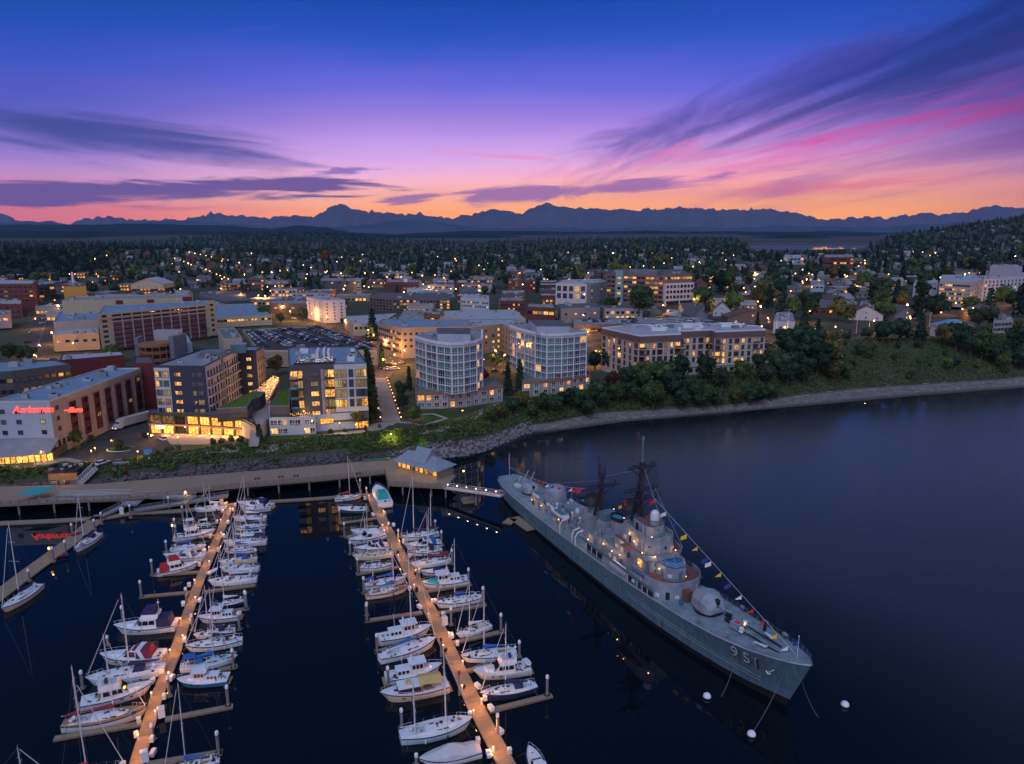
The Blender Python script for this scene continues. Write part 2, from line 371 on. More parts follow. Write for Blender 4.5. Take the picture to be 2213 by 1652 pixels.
def water_mat():
 m = bpy.data.materials.new('sea_water'); m.use_nodes = True; MATS['sea_water'] = m
 q = N(m.node_tree); b = m.node_tree.nodes['Principled BSDF']; g = q.new('ShaderNodeNewGeometry'); pos = g.outputs['Position']
 sp = q.new('ShaderNodeSeparateXYZ'); m.node_tree.links.new(pos, sp.inputs[0])
 b.inputs['IOR'].default_value = 1.33
 mp = q.new('ShaderNodeMapping'); m.node_tree.links.new(pos, mp.inputs[0]); mp.inputs['Rotation'].default_value = (0,0,.35); mp.inputs['Scale'].default_value = (.35, 1.1, 1)
 n1 = q.noise(mp.outputs[0], .35, 3, .55, .4); n2 = q.noise(mp.outputs[0], 1.6, 3, .5, .3); n3 = q.noise(pos, .012, 3, .5)
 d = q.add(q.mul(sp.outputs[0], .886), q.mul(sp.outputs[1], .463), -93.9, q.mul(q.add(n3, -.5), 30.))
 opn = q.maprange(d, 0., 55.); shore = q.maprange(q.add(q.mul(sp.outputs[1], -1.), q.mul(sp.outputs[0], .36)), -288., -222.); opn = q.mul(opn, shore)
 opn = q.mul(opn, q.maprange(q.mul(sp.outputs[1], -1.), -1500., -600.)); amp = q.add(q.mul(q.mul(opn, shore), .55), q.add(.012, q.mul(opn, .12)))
 m.node_tree.links.new(q.mix(q.mul(opn, q.maprange(q.add(sp.outputs[1], q.mul(sp.outputs[0], .3)), 130., 330.)), q.mix(opn, (.002,.005,.009), (.026,.032,.042)), (.085,.088,.104)), b.inputs['Base Color'])  # paler base on far open water: reflected sky sheen put into the colour
 bn = q.new('ShaderNodeBump'); m.node_tree.links.new(q.mul(q.add(q.mul(n1, 1.), q.mul(n2, .25)), amp), bn.inputs['Height'])
 bn.inputs['Strength'].default_value = .55; bn.inputs['Distance'].default_value = .42
 m.node_tree.links.new(bn.outputs[0], b.inputs['Normal'])
 m.node_tree.links.new(q.add(.015, q.mul(opn, .19)), b.inputs['Roughness'])
water_mat()
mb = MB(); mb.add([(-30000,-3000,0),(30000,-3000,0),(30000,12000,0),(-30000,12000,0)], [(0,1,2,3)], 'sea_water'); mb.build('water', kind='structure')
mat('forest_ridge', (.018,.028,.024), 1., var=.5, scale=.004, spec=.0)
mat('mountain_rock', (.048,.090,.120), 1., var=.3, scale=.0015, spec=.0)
def ridge(name, dist, prof, m, rough, seed, depth, label=None, step=10):
 """a range whose crest follows prof [(u,v)] seen from the bay, a real three-dimensional ridge"""
 rr = np.random.RandomState(seed); us = np.arange(prof[0][0], prof[-1][0]+step, step)
 vs = np.interp(us, [a for a, b in prof], [b for a, b in prof])
 nn = np.zeros(len(us))
 for o in range(5):
  q = rr.randn(len(us)//(2**(4-o))+3); nn += np.interp(np.linspace(0, len(q)-1, len(us)), np.arange(len(q)), q)*(.74**(4-o) if o < 2 else .55)*.6
 vs = vs - nn*rough
 X_ = (us-1106.5)/FPX; yy = np.full(len(us), dist) + np.interp(us, [us[0], us[-1]], [0, 0])
 Yc = -(vs-826)/FPX; zz = CAM_H+yy*(Yc*TH_C-TH_S)/(TH_C+Yc*TH_S)
 xx = X_*(yy*TH_C-(zz-CAM_H)*TH_S)
 rows = []
 for q, (dy, kz) in enumerate([(-depth, 0), (-depth*.72, .22), (-depth*.45, .48), (-depth*.2, .8), (0, 1), (depth*.5, .5), (depth, -.02)]):
  w = rr.randn(len(us)); w = np.convolve(w, np.ones(3)/3, 'same')
  jz = w*(.10 if 0 < q < 4 else 0); jy = w[::-1]*depth*(.05 if 0 < q < 4 else 0)
  rows.append(np.stack([xx*(1+(dy+0)/dist*.9), yy+dy+jy, np.maximum(zz, 5)*(kz+jz)-(3 if q in (0, 6) else 0)], -1))
 V = np.concatenate(rows); n = len(us); i = np.arange(n-1); F = np.concatenate([np.stack([j*n+i, j*n+i+1, (j+1)*n+i+1, (j+1)*n+i], -1) for j in range(6)])
 o = inst(npmesh(name, V, F, [m], smooth=True), name, kind='structure')
 return o
big = [(-300,455),(-60,458),(0,463),(20,472),(60,482),(100,478),(150,487),(170,477),(215,470),(250,470),(290,476),(330,473),(380,473),(425,472),(455,461),(485,466),(510,468),(540,462),(575,472),(600,468),(640,465),(680,468),(700,461),(722,446),(735,443),(752,448),(768,456),(790,457),(800,456),(830,459),(860,466),(880,463),(905,462),(930,466),(960,469),(990,468),(1020,462),(1045,456),(1060,450),(1075,456),(1090,456),(1115,460),(1140,454),(1160,446),(1188,441),(1205,445),(1225,447),(1245,450),(1255,445),(1268,452),(1290,452),(1320,455),(1345,452),(1375,455),(1400,449),(1420,452),(1440,453),(1470,452),(1500,449),(1530,453),(1560,456),(1590,452),(1615,454),(1650,452),(1690,457),(1720,462),(1745,469),(1790,471),(1830,470),(1870,471),(1900,469),(1960,467),(2010,463),(2050,461),(2090,456),(2120,449),(2150,446),(2213,448),(2400,440),(2600,444)]
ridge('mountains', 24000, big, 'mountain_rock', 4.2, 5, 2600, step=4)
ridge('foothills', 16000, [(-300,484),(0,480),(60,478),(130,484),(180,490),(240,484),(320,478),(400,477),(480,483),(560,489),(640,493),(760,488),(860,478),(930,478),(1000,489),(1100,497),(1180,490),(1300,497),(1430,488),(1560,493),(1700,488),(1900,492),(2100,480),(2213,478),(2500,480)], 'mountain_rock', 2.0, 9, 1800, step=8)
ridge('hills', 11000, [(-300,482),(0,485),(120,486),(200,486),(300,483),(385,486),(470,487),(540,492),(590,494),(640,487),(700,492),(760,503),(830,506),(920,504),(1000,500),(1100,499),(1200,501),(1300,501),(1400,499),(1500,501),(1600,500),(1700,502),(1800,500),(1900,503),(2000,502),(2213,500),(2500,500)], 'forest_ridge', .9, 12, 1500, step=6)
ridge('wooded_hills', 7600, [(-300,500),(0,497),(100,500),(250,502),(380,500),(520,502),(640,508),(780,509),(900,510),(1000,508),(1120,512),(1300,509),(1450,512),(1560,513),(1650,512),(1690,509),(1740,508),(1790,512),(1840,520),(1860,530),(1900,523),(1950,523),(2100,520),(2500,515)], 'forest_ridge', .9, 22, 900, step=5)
hm = bpy.data.materials.new('haze_air'); hm.use_nodes = True; hm.node_tree.nodes.clear()
hn = N(hm.node_tree); pv = hn.new('ShaderNodeVolumePrincipled'); pv.inputs['Color'].default_value = (.28,.60,1.,1)
pv.inputs['Density'].default_value = 2.9e-5; pv.inputs['Anisotropy'].default_value = .4
ho = hn.new('ShaderNodeOutputMaterial'); hm.node_tree.links.new(pv.outputs[0], ho.inputs['Volume']); MATS['haze_air'] = hm
hm.cycles.homogeneous_volume = True
MB().box(-26000, 30000, -2000, 29000, -6, 1500, 'haze_air').build('haze', kind='stuff')
mat('roof_pale', (.32,.35,.39), .8, var=.12, scale=.25); mat('roof_grey', (.22,.23,.25), .85, var=.2, scale=.2); mat('roof_dark', (.09,.09,.10), .9, var=.25, scale=.3)
mat('roof_blue', (.16,.25,.33), .6, var=.15, scale=.2); mat('roof_brown', (.11,.07,.06), .9, var=.3, scale=.5)
mat('wall_navy', (.03,.038,.075), .75, var=.1, scale=.4); mat('wall_white', (.46,.46,.49), .75, var=.06, scale=.4); mat('wall_cream', (.42,.35,.24), .8, var=.08, scale=.3)
mat('wall_tan', (.27,.22,.17), .8, var=.1, scale=.3); mat('wall_beige', (.36,.31,.27), .8, var=.08, scale=.3); mat('wall_brown', (.15,.10,.085), .85, var=.15, scale=.4)
mat('wall_brick', (.13,.04,.035), .85, var=.2, scale=.6); mat('wall_grey', (.30,.30,.31), .85, var=.12, scale=.3); mat('wall_dark', (.075,.075,.082), .85, var=.15, scale=.4)
mat('wall_slate', (.14,.16,.20), .8, var=.12, scale=.3); mat('wall_maroon', (.11,.012,.018), .7, var=.15, scale=.5); mat('wall_paleblue', (.33,.39,.47), .75, var=.08, scale=.3)
mat('wall_lilac', (.30,.27,.30), .8, var=.08, scale=.3); mat('wall_teal', (.13,.30,.34), .6, var=.15, scale=.3); mat('wall_terracotta', (.17,.075,.05), .85, var=.15, scale=.4)
mat('trim_white', (.64,.67,.72), .55, var=.05); mat('frame_dark', (.03,.03,.035), .5, var=0); mat('frame_brown', (.10,.06,.04), .6, var=0); mat('concrete', (.30,.29,.28), .9, var=.15, scale=.6, bump=.1)
mat('metal_grey', (.35,.37,.40), .45, .4, var=.1); mat('asphalt', (.055,.053,.055), .95, var=.25, scale=.3, spec=.2); mat('paving', (.27,.24,.22), .9, var=.14, scale=.8, spec=.2)
mat('paint_line', (.6,.6,.58), .8, var=.1); mat('lawn', (.035,.075,.018), 1., var=.3, scale=.8, spec=.1); mat('lawn_bright', (.07,.14,.02), 1., var=.25, scale=.8, spec=.1)
mat('timber', (.30,.21,.13), .8, var=.2, scale=2); mat('dark_metal', (.025,.027,.03), .5, .3, var=.1); mat('yellow_paint', (.38,.24,.05), .6, var=.1)
ALLB = []
_win = {}
def winmesh(w, h, nx_=2, ny_=2, fr='trim_white', sill=False, dep=.14):
 """frame and glazing bars of one window, centred on x, base at z=0, outward is -y; returns (frame mesh, pane mesh maker)"""
 key = (round(w,2), round(h,2), nx_, ny_, fr, sill)
 if key not in _win:
  f = MB(); t_ = min(.12, w*.08)
  f.box(-w/2, -w/2+t_, -dep, .0, 0, h, fr).box(w/2-t_, w/2, -dep, .0, 0, h, fr)
  f.box(-w/2+t_, w/2-t_, -dep, .0, h-t_, h, fr).box(-w/2+t_, w/2-t_, -dep, .0, 0, t_, fr)
  for i in range(1, nx_): x = -w/2+w*i/nx_; f.box(x-t_*.4, x+t_*.4, -dep+.02, -.05, t_, h-t_, fr)
  for i in range(1, ny_): z = h*(.32 if ny_ == 2 else i/ny_); f.box(-w/2+t_, w/2-t_, -dep+.03, -.055, z-t_*.4, z+t_*.4, fr)
  if sill: f.box(-w/2-.1, w/2+.1, -.3, 0, -.14, -.003, fr)
  _win[key] = f.mesh('window')
 return _win[key]
_pane = {}
def panemesh(w, h, m):
 key = (round(w,2), round(h,2), m)
 if key not in _pane:
  b = MB(); b.box(-w/2+.06, w/2-.06, -.045, -.005, .06, h-.06, m); _pane[key] = b.mesh('pane')
 return _pane[key]
DARKS = ['glass_dark','glass_blue','glass_grey']
def add_window(root, x, y, z, rz, w, h, pm, nx_=2, ny_=2, fr='trim_white', sub=True, sill=False):
 f = inst(winmesh(w, h, nx_, ny_, fr, sill), 'window', root, (x, y, z), rz)
 if sub: inst(panemesh(w, h, pm), 'pane', f)
 return f
_fw = {}
def flatwin(w, h, pm, nx_=2, fr='frame_dark'):
 key = (round(w,1), round(h,1), pm, nx_, fr)
 if key not in _fw:
  b = MB(); b.box(-w/2, w/2, -.06, 0, 0, h, fr); b.box(-w/2+.1, w/2-.1, -.10, -.06, .1, h-.1, pm)
  for i in range(1, nx_): x = -w/2+w*i/nx_; b.box(x-.06, x+.06, -.14, -.10, .1, h-.1, fr)
  _fw[key] = b.mesh('window')
 return _fw[key]
def facade(root, p0, p1, z0, dz, rows, cols, w, h, lit=.3, litm=('room_warm','room_dim','room_curtain'), dark=('glass_dark','glass_blue'), fr='trim_white', nx_=2, ny_=2, sub=False, m0=.5, m1=.5, seed=0, cheap=False, skip=()):
 """windows in rows x cols on the wall from p0 to p1 (outside is to the right of p0->p1)"""
 rr = random.Random(seed*31+int(abs(p0[0])*7)); L = hypot(p1[0]-p0[0], p1[1]-p0[1]); ux, uy = (p1[0]-p0[0])/L, (p1[1]-p0[1])/L; rz = atan2(uy, ux)
 for r_ in range(rows):
  for c_ in range(cols):
   if (r_, c_) in skip: continue
   s_ = m0+(L-m0-m1)*(c_+.5)/cols
   pm = rr.choice(litm) if rr.random() < lit else rr.choice(dark)
   x, y = p0[0]+ux*s_, p0[1]+uy*s_
   if cheap: inst(flatwin(w, h, pm, nx_, fr), 'window', root, (x, y, z0+dz*r_), rz)
   else: add_window(root, x, y, z0+dz*r_, rz, w, h, pm, nx_, ny_, fr, sub)
def roof_clutter(root, poly, z, n, seed, mats=('metal_grey','roof_pale','roof_grey'), big=1.):
 rr = random.Random(seed); xs = [p[0] for p in poly]; ys = [p[1] for p in poly]
 def inside(x, y):
  c = False; j = len(poly)-1
  for i in range(len(poly)):
   if (poly[i][1] > y) != (poly[j][1] > y) and x < (poly[j][0]-poly[i][0])*(y-poly[i][1])/(poly[j][1]-poly[i][1])+poly[i][0]: c = not c
   j = i
  return c
 k_ = 0; tries = 0
 while k_ < n and tries < 200:
  tries += 1; x = rr.uniform(min(xs), max(xs)); y = rr.uniform(min(ys), max(ys))
  if not all(inside(x+a, y+b) for a in (-2,2) for b in (-2,2)): continue
  b = MB(); s_ = rr.uniform(.8, 2.2)*big; hh = rr.uniform(.6, 1.5)*big; a = rr.uniform(0, .4)
  b.rbox((x, y, z), (s_*1.3, s_, hh), a, rr.choice(mats))
  if rr.random() < .5: b.lathe([(s_*.3, 0), (s_*.3, .3), (s_*.2, .35)], (x, y, z+hh+.005), 'dark_metal', 8)
  else: b.rbox((x+s_*.2, y, z+hh+.004), (s_*.4, s_*.5, .3), a, 'metal_grey')
  b.build('roof_unit', root); k_ += 1
def blk(name, label, cat, roofpx, zt, z0=None, wall='wall_grey', roof='roof_grey', parapet=.6, capm=None, group=None, base_m=None):
 """building whose roof corners (listed anticlockwise from the near left corner as seen from above) sit at height zt; root at its first corner.
 Returns root, local polygon, local base z (0), local top z."""
 pts = [P(u, v, zt) for u, v in roofpx]
 if z0 is None: z0 = min(hz(x, y) for x, y in pts)-.5
 ox, oy = pts[0]; loc = [(x-ox, y-oy) for x, y in pts]
 root = thing(name, label, cat, (ox, oy, z0), 0, group); H_ = zt-z0
 ar = sum(loc[i][0]*loc[(i+1)%len(loc)][1]-loc[(i+1)%len(loc)][0]*loc[i][1] for i in range(len(loc)))
 b = MB(); b.prism(loc, 0, H_-parapet-.02, wall); b.build('wall', root)
 if ar < 0: raise Exception('order '+name)
 b = MB(); n = len(loc); inn = []
 for i in range(n):
  p, a, c = Vector((*loc[i],0)), Vector((*loc[i-1],0)), Vector((*loc[(i+1)%n],0))
  d1 = (p-a).normalized(); d2 = (c-p).normalized(); nrm = Vector((-(d1.y+d2.y), d1.x+d2.x, 0)); nrm.normalize()
  kf = max(.35, nrm.dot(Vector((-d2.y, d2.x, 0)))); inn.append((p.x+nrm.x*.35/kf, p.y+nrm.y*.35/kf))
 cm = capm or wall
 for i in range(n):
  j = (i+1) % n; q = [loc[i], loc[j], inn[j], inn[i]]
  vs = [(*p, H_-parapet-.02) for p in q]+[(*p, H_) for p in q]
  b.add(vs, [(0,1,5,4),(2,3,7,6),(4,5,6,7)], cm)
 b.build('parapet', root)
 b = MB(); b.prism(inn, H_-parapet-.015, H_-parapet+.08, roof); b.build('roof', root)
 ALLB.append((pts, zt))
 return root, loc, H_
def strips(root, loc, i, z0, dz, rows, th, out, m, name='ledge', m0=0., m1=0.):
 """projecting bands along wall i"""
 p0, p1 = loc[i], loc[(i+1) % len(loc)]; L = hypot(p1[0]-p0[0], p1[1]-p0[1]); rz = atan2(p1[1]-p0[1], p1[0]-p0[0])
 b = MB(); b.box(m0, L-m1, -out, .0, 0, th, m); me = b.mesh(name)
 for r_ in range(rows): inst(me, name, root, (p0[0], p0[1], z0+dz*r_), rz)
def walls(root, loc, i, x0, x1, z0, z1, out, m, name='wall_panel'):
 """a panel standing proud of wall i between x0 and x1 metres"""
 p0, p1 = loc[i], loc[(i+1) % len(loc)]; rz = atan2(p1[1]-p0[1], p1[0]-p0[0])
 b = MB(); b.box(x0, x1, -out, .0, z0, z1, m); return b.build(name, root, (p0[0], p0[1], 0), rz)
def on(loc, i, s_, out=0.):
 p0, p1 = loc[i], loc[(i+1) % len(loc)]; L = hypot(p1[0]-p0[0], p1[1]-p0[1]); ux, uy = (p1[0]-p0[0])/L, (p1[1]-p0[1])/L
 return p0[0]+ux*s_+uy*out, p0[1]+uy*s_-ux*out, atan2(uy, ux), L
def text_part(s_, name, parent, loc, size, m, rz=0, ext=.05, tilt=pi/2, shear=0., bold=.0, space=1.):
 cu = bpy.data.curves.new(name, 'FONT'); cu.body = s_; cu.size = size; cu.extrude = ext; cu.align_x = 'CENTER'; cu.shear = shear; cu.offset = bold; cu.space_character = space; cu.resolution_u = 2
 o = bpy.data.objects.new(name, cu); dg = bpy.context.evaluated_depsgraph_get(); me = bpy.data.meshes.new_from_object(o)
 bpy.data.objects.remove(o); me.materials.clear(); me.materials.append(MATS[m])
 q = bpy.data.objects.new(name, me); COL.objects.link(q); q.location = loc; q.rotation_euler = (tilt, 0, rz)
 if parent: q.parent = parent
 return q
# ================================================================== FRONT ROW
R1, L1, H1 = blk('sign_hotel', 'pale grey hotel with red neon script sign and maroon window strips', 'hotel', [(-20,868),(107,866),(305,795),(222,796)], 26, wall='wall_beige', roof='roof_blue', capm='wall_white')
walls(R1, L1, 0, 0.02, on(L1,0,0)[3]-.02, 7.0, 19.2, .12, 'wall_paleblue', 'gable_cladding')
rr_ = random.Random(4)
for r_ in range(3):
 for s_ in (3.2, 8.2, 16, 21, 29.5, 36):
  x, y, rz, Lw = on(L1, 0, s_, .12)
  if s_ < Lw-1: add_window(R1, x, y, 8.3+r_*3.7, rz, 1.7, 1.5, 'room_curtain' if (r_ == 1 and s_ == 16) else rr_.choice(DARKS), 2, 1, 'frame_dark')
for s_, lit in ((2.5,0),(8,0),(16,1),(21,1),(29.5,0),(34,0)):
 x, y, rz, Lw = on(L1, 0, s_, 0)
 if s_ < Lw-1: add_window(R1, x, y, 2.2, rz, 2.2, 3.1, 'room_amber' if lit else 'glass_dark', 2, 1, 'frame_brown')
x, y, rz, Lw = on(L1, 0, Lw*.40 if False else 14.2, .3)
text_part('Aorlonnon', 'neon_lettering', R1, (x-1.0, y, H1-4.0), 3.2, 'neon_red', rz, .06, shear=.35, bold=.02, space=.92)
text_part('~8lero', 'neon_lettering', R1, (x+12.6, y, H1-3.9), 2.5, 'neon_red', rz, .06, shear=.4, bold=.06, space=.86)
Ls = on(L1, 1, 0)[3]
strips(R1, L1, 1, H1-2.2, 1, 1, 1.5, .25, 'wall_cream', 'cornice', 8, .1)
for r_ in range(3):
 for s_ in (3.2,):
  x, y, rz, _ = on(L1, 1, s_); add_window(R1, x, y, 8.6+3.7*r_, rz, 1.5, 1.6, 'glass_grey', 2, 1, 'frame_dark')
for s_ in (2, 4.6, 7.0): x, y, rz, _ = on(L1, 1, s_); add_window(R1, x, y, 3.4, rz, 1.5, 2.2, 'glass_dark', 2, 1, 'frame_brown')
for s_ in np.linspace(11.5, Ls-4, 7):
 x, y, rz, _ = on(L1, 1, s_, .02); q = walls(R1, L1, 1, s_-1.7, s_+1.7, 3.2, H1-3.0, .3, 'wall_maroon', 'maroon_strip')
 for r_ in range(4):
  add_window(R1, *on(L1, 1, s_, .3)[:2], 4.2+r_*3.6, rz, 2.6, 1.7, 'room_dim' if rr_.random() < .12 else 'glass_dark', 2, 1, 'wall_maroon')
for s_ in np.linspace(14.5, Ls-7, 6): walls(R1, L1, 1, s_-.25, s_+.25, 2.0, H1-2.3, .45, 'wall_beige', 'pilaster')
roof_clutter(R1, L1, H1-.5, 9, 5, big=1.3)
R2, L2, H2 = blk('stair_tower', 'dark red stair tower at the far end of the sign hotel', 'tower', [(288,785),(334,785),(326,770),(290,770)], 28, wall='wall_maroon', roof='roof_dark')
for r_ in range(5): x, y, rz, _ = on(L2, 0, 3); add_window(R2, x, y, 3+r_*4, rz, 1.6, 1.2, 'glass_dark', 1, 1, 'frame_dark')
cx0, cy0, cz0 = T(300, 882)
pc = thing('entrance_canopy', 'brightly lit entrance canopy beside the sign hotel above the sloping street', 'canopy', (cx0, cy0, cz0))
b = MB(); b.rbox((0,0,5.4), (15,22,.7), -.12, 'concrete'); b.build('canopy_roof', pc)
for a, c in ((-6.5,-9),(6.5,-10),(-6.5,0),(6.5,0),(-6,9),(7,9)): b = MB(); b.rbox((a,c,0), (.7,.7,5.38), -.12, 'timber'); b.build('column', pc)
b = MB(); b.rbox((-4.6,2,.02), (5,14,5.3), -.12, 'shop_glow'); b.build('lobby_glazing', pc)
for a in (-4, 4): ptlight('canopy_light', (a*.5+2, a*1.6, 4.6), 2600, (1,.45,.12), .3, pc)
x0, y0 = P(-60, 1004, 6.6); x1, y1 = P(116, 995, 6.6)
rs_ = thing('waterfront_restaurant', 'low restaurant with a glowing glazed front under a grey curved roof', 'restaurant', (x0, y0, 6.4))
rz = atan2(y1-y0, x1-x0); Lr = hypot(x1-x0, y1-y0); rs_.rotation_euler = (0,0,rz)
b = MB(); n = 14; pts = [(Lr*i/n, -1.6*sin(pi*i/n)) for i in range(n+1)]
for i in range(n):
 (xa, ya), (xb, yb) = pts[i], pts[i+1]
 b.add([(xa,ya-2,3.3),(xb,yb-2,3.3),(xb,6,6.4),(xa,6,6.4),(xa,ya-2,3.0),(xb,yb-2,3.0),(xb,9,6.4),(xa,9,6.4)], [(0,1,2,3),(4,5,1,0)], 'roof_grey')
 b.add([(xa,6,6.4),(xb,6,6.4),(xb,16,6.6),(xa,16,6.6)], [(0,1,2,3)], 'roof_grey')
b.build('roof', rs_)
for i in range(n):
 (xa, ya), (xb, yb) = pts[i], pts[i+1]; q = MB(); q.add([(xa+.15,ya,.3),(xb-.15,yb,.3),(xb-.15,yb,2.7),(xa+.15,ya,2.7)], [(0,1,2,3)], 'shop_glow' if i > 4 else 'room_amber'); q.build('window', rs_)
 q = MB(); q.box(xa-.12, xa+.12, ya-.12, ya+.12, 0, 3.1, 'frame_dark'); q.build('mullion', rs_)
b = MB(); b.box(0, Lr, .9, 15.9, 0, 3.0, 'wall_dark'); b.build('wall', rs_)
for a in (.3, .55, .8): ptlight('eave_light', (Lr*a, -3.2, 2.6), 260, (1,.5,.15), .3, rs_)
for u, v in ((5,1000),(37,1003),(77,1002)):
 x, y, z = T(u, v+6)
 q = thing('closed_parasol', 'folded cream parasol on the restaurant terrace, %s' % {5:'leftmost of three',37:'middle of three',77:'rightmost of three'}[u], 'parasol', (x, y, z), 0, 'folded parasols on the restaurant terrace')
 MB().tube((0,0,0), (0,0,3.1), .05, 'timber').lathe([(.5,0),(.5,.08)], (0,0,0), 'concrete', 8).build('pole', q)
 MB().lathe([(.34,0),(.42,.3),(.28,1.2),(.10,1.9),(.03,2.0)], (0,0,1.0), 'wall_cream', 10).build('folded_cloth', q)
zt = 32.4
R3, L3, H3 = blk('navy_apartment_block', 'navy apartment block with white corner panel, left of the lit market stairs', 'building', [(332,790),(441,791),(512,756),(440,753)], zt, wall='wall_navy', roof='roof_grey')
w0 = on(L3, 0, 0)[3]; w1 = on(L3, 1, 0)[3]
zb = H3-25.0
walls(R3, L3, 0, .03, w0*.30, zb+6.2, H3-.9, .25, 'wall_white', 'corner_panel')
for r_ in range(5):
 z = H3-4.6-r_*3.55
 for kx, w_, nx_ in ((.055,1.5,2),(.125,.8,1),(.225,2.1,2)):
  x, y, rz, _ = on(L3, 0, w0*kx, .25); pm = rr_.choice(['glass_teal','glass_blue','room_warm'] if kx < .1 else ['glass_teal'] if kx < .2 else ['room_curtain','room_curtain','room_warm','glass_teal'])
  add_window(R3, x, y, z, rz, w_, 2.4, pm, nx_, 2, 'frame_dark')
 for kx in (.405, .45, .495): x, y, rz, _ = on(L3, 0, w0*kx, .0); add_window(R3, x, y, z+.4, rz, .95, 1.5, rr_.choice(['room_warm','room_warm','room_curtain','room_amber']), 1, 1, 'frame_dark')
 for kx, w_ in ((.77,1.5),(.89,2.4)): x, y, rz, _ = on(L3, 0, w0*kx, .0); add_window(R3, x, y, z, rz, w_, 2.1, rr_.choice(['room_curtain','glass_grey','room_curtain']), 2 if w_ < 2 else 3, 2, 'frame_dark')
for kx, lit in ((.1,0),(.18,0),(.27,0),(.36,1),(.45,1),(.6,0),(.76,1),(.86,1),(.95,1)):
 x, y, rz, _ = on(L3, 0, w0*kx, 0); add_window(R3, x, y, H3-25.0+.6+.0, rz, 2.0, 2.6, 'shop_glow' if lit else 'room_dim', 2, 1, 'frame_dark')
for a0, a1 in ((.02, .44), (.52, .985)):
 walls(R3, L3, 1, w1*a0, w1*a1, zb+5.6, H3-.5, .3, 'wall_white', 'balcony_front')
 nb = max(3, int(round((a1-a0)*w1/3.0)))
 for r_ in range(5):
  z = H3-5.0-r_*3.55
  for i in range(nb):
   x, y, rz, _ = on(L3, 1, w1*(a0+(a1-a0)*(i+.5)/nb), .3); add_window(R3, x, y, z, rz, 1.25, 2.7, rr_.choice(['glass_dark','glass_dark','glass_dark','room_dim']), 1, 2, 'frame_dark')
  x, y, rz, _ = on(L3, 1, w1*a0+.2, .3); b = MB(); Lb = w1*(a1-a0)-.4
  b.box(0, Lb, -1.1, 0, -.2, 0, 'trim_white'); b.box(0, Lb, -1.12, -1.06, .95, 1.02, 'frame_dark')
  for i in range(int(Lb/.8)+1): b.box(i*.8, i*.8+.05, -1.1, -1.05, .0, .95, 'frame_dark')
  b.build('balcony', R3, (x, y, z-.15), rz)
walls(R3, L3, 1, w1*.445, w1*.515, 1, H3+2.4, .5, 'wall_slate', 'stair_shaft')
roof_clutter(R3, L3, H3-.5, 8, 11, ('metal_grey','roof_pale','wall_slate'), 1.2)
b = MB(); b.rbox((14, 22, H3-.5), (9, 5, 2.6), .2, 'wall_slate'); b.rbox((20, 33, H3-.5), (6, 5, 3.6), .2, 'glass_teal'); b.rbox((10, 30, H3-.5), (5, 16, .5), .2, 'roof_blue'); b.build('plant_room', R3)
R4, L4, H4 = blk('navy_rear_wing', 'plain navy wing with a single column of lit windows, behind the market stairs', 'building', [(508,757),(553,757),(570,748),(516,748)], 32, wall='wall_navy', roof='roof_blue')
w0 = on(L4, 0, 0)[3]
for r_ in range(5): x, y, rz, _ = on(L4, 0, w0*.62); add_window(R4, x, y, H4-4.8-r_*3.6, rz, 2.2, 1.6, 'room_warm', 3, 1, 'frame_dark')
facade(R4, L4[1], L4[2], H4-20, 3.6, 5, 3, 1.5, 2.0, .1, fr='wall_slate', cheap=True)
walls(R4, L4, 1, .05, on(L4,1,0)[3]-.05, 2, H4-.7, .1, 'wall_tan', 'side_cladding')
pd = [(322,905),(556,930),(520,888),(322,880)]
R5, L5, H5 = blk('market_hall', 'two storey glass market hall with glowing restaurant floors under the navy block', 'building', [(322,895),(430,899),(531,906),(556,921),(540,892),(510,884),(322,884)], 14.6, 6.8, wall='wall_dark', roof='roof_dark', parapet=.4, capm='frame_dark')
for wi in (0, 1, 2):
 Lw = on(L5, wi, 0)[3]; nb = max(2, int(Lw/4.2))
 for i in range(nb):
  s0, s1 = Lw*i/nb+.35, Lw*(i+1)/nb-.35
  x, y, rz, _ = on(L5, wi, s0, .06)
  for z0_, z1_, pm in ((.4, 3.6, 'shop_glow'), (4.4, 7.5, 'shop_glow' if i > 2 or wi else rr_.choice(['room_amber','room_dim']))):
   if i == 2 and wi == 0: pm = 'glass_dark'
   f = add_window(R5, *on(L5, wi, (s0+s1)/2, .06)[:2], z0_, rz, s1-s0, z1_-z0_, pm, 3, 1, 'frame_dark')
 for i in range(nb+1):
  x, y, rz, _ = on(L5, wi, Lw*i/nb, .0); b = MB(); b.box(-.35, .35, -.7, -.0, 0, 7.7, 'frame_dark'); b.build('column', R5, (x, y, 0), rz)
for wi in (0, 1, 2): strips(R5, L5, wi, 3.7, 1, 1, .6, .8, 'wall_brown', 'terrace_edge'); strips(R5, L5, wi, 7.8, 1, 1, .4, 1.0, 'frame_dark', 'canopy')
for i in range(8): x, y, rz, Lw = on(L5, i//4, on(L5,i//4,0)[3]*(i%4+.5)/4, 2.8); ptlight('terrace_light', (x, y, 2.6), 1100, (1,.42,.09), .3, R5)
for i in range(4): x, y, rz, Lw = on(L5, 1, on(L5,1,0)[3]*(i+.5)/4, 1.3); ptlight('terrace_light', (x, y, 6.8), 90, (1,.46,.12), .3, R5)
x, y, rz, _ = on(L5, 0, 4.5, .9); text_part('AJOBE', 'lit_sign', R5, (x, y, 4.3-1.6), 1.3, 'lamp_white', rz, .08, bold=.03)
mp0 = [P(518,908,14), P(552,925,14), P(580,905,14), P(581,880,14), P(600,828,14), P(575,815,16), P(545,868,14)]
ox, oy = mp0[0]; b = MB(); b.prism([(x-ox, y-oy) for x, y in mp0], 6.5-14, 0, 'concrete', 'paving')
b.build('plaza_deck', None, (ox, oy, 14.0), kind='structure')
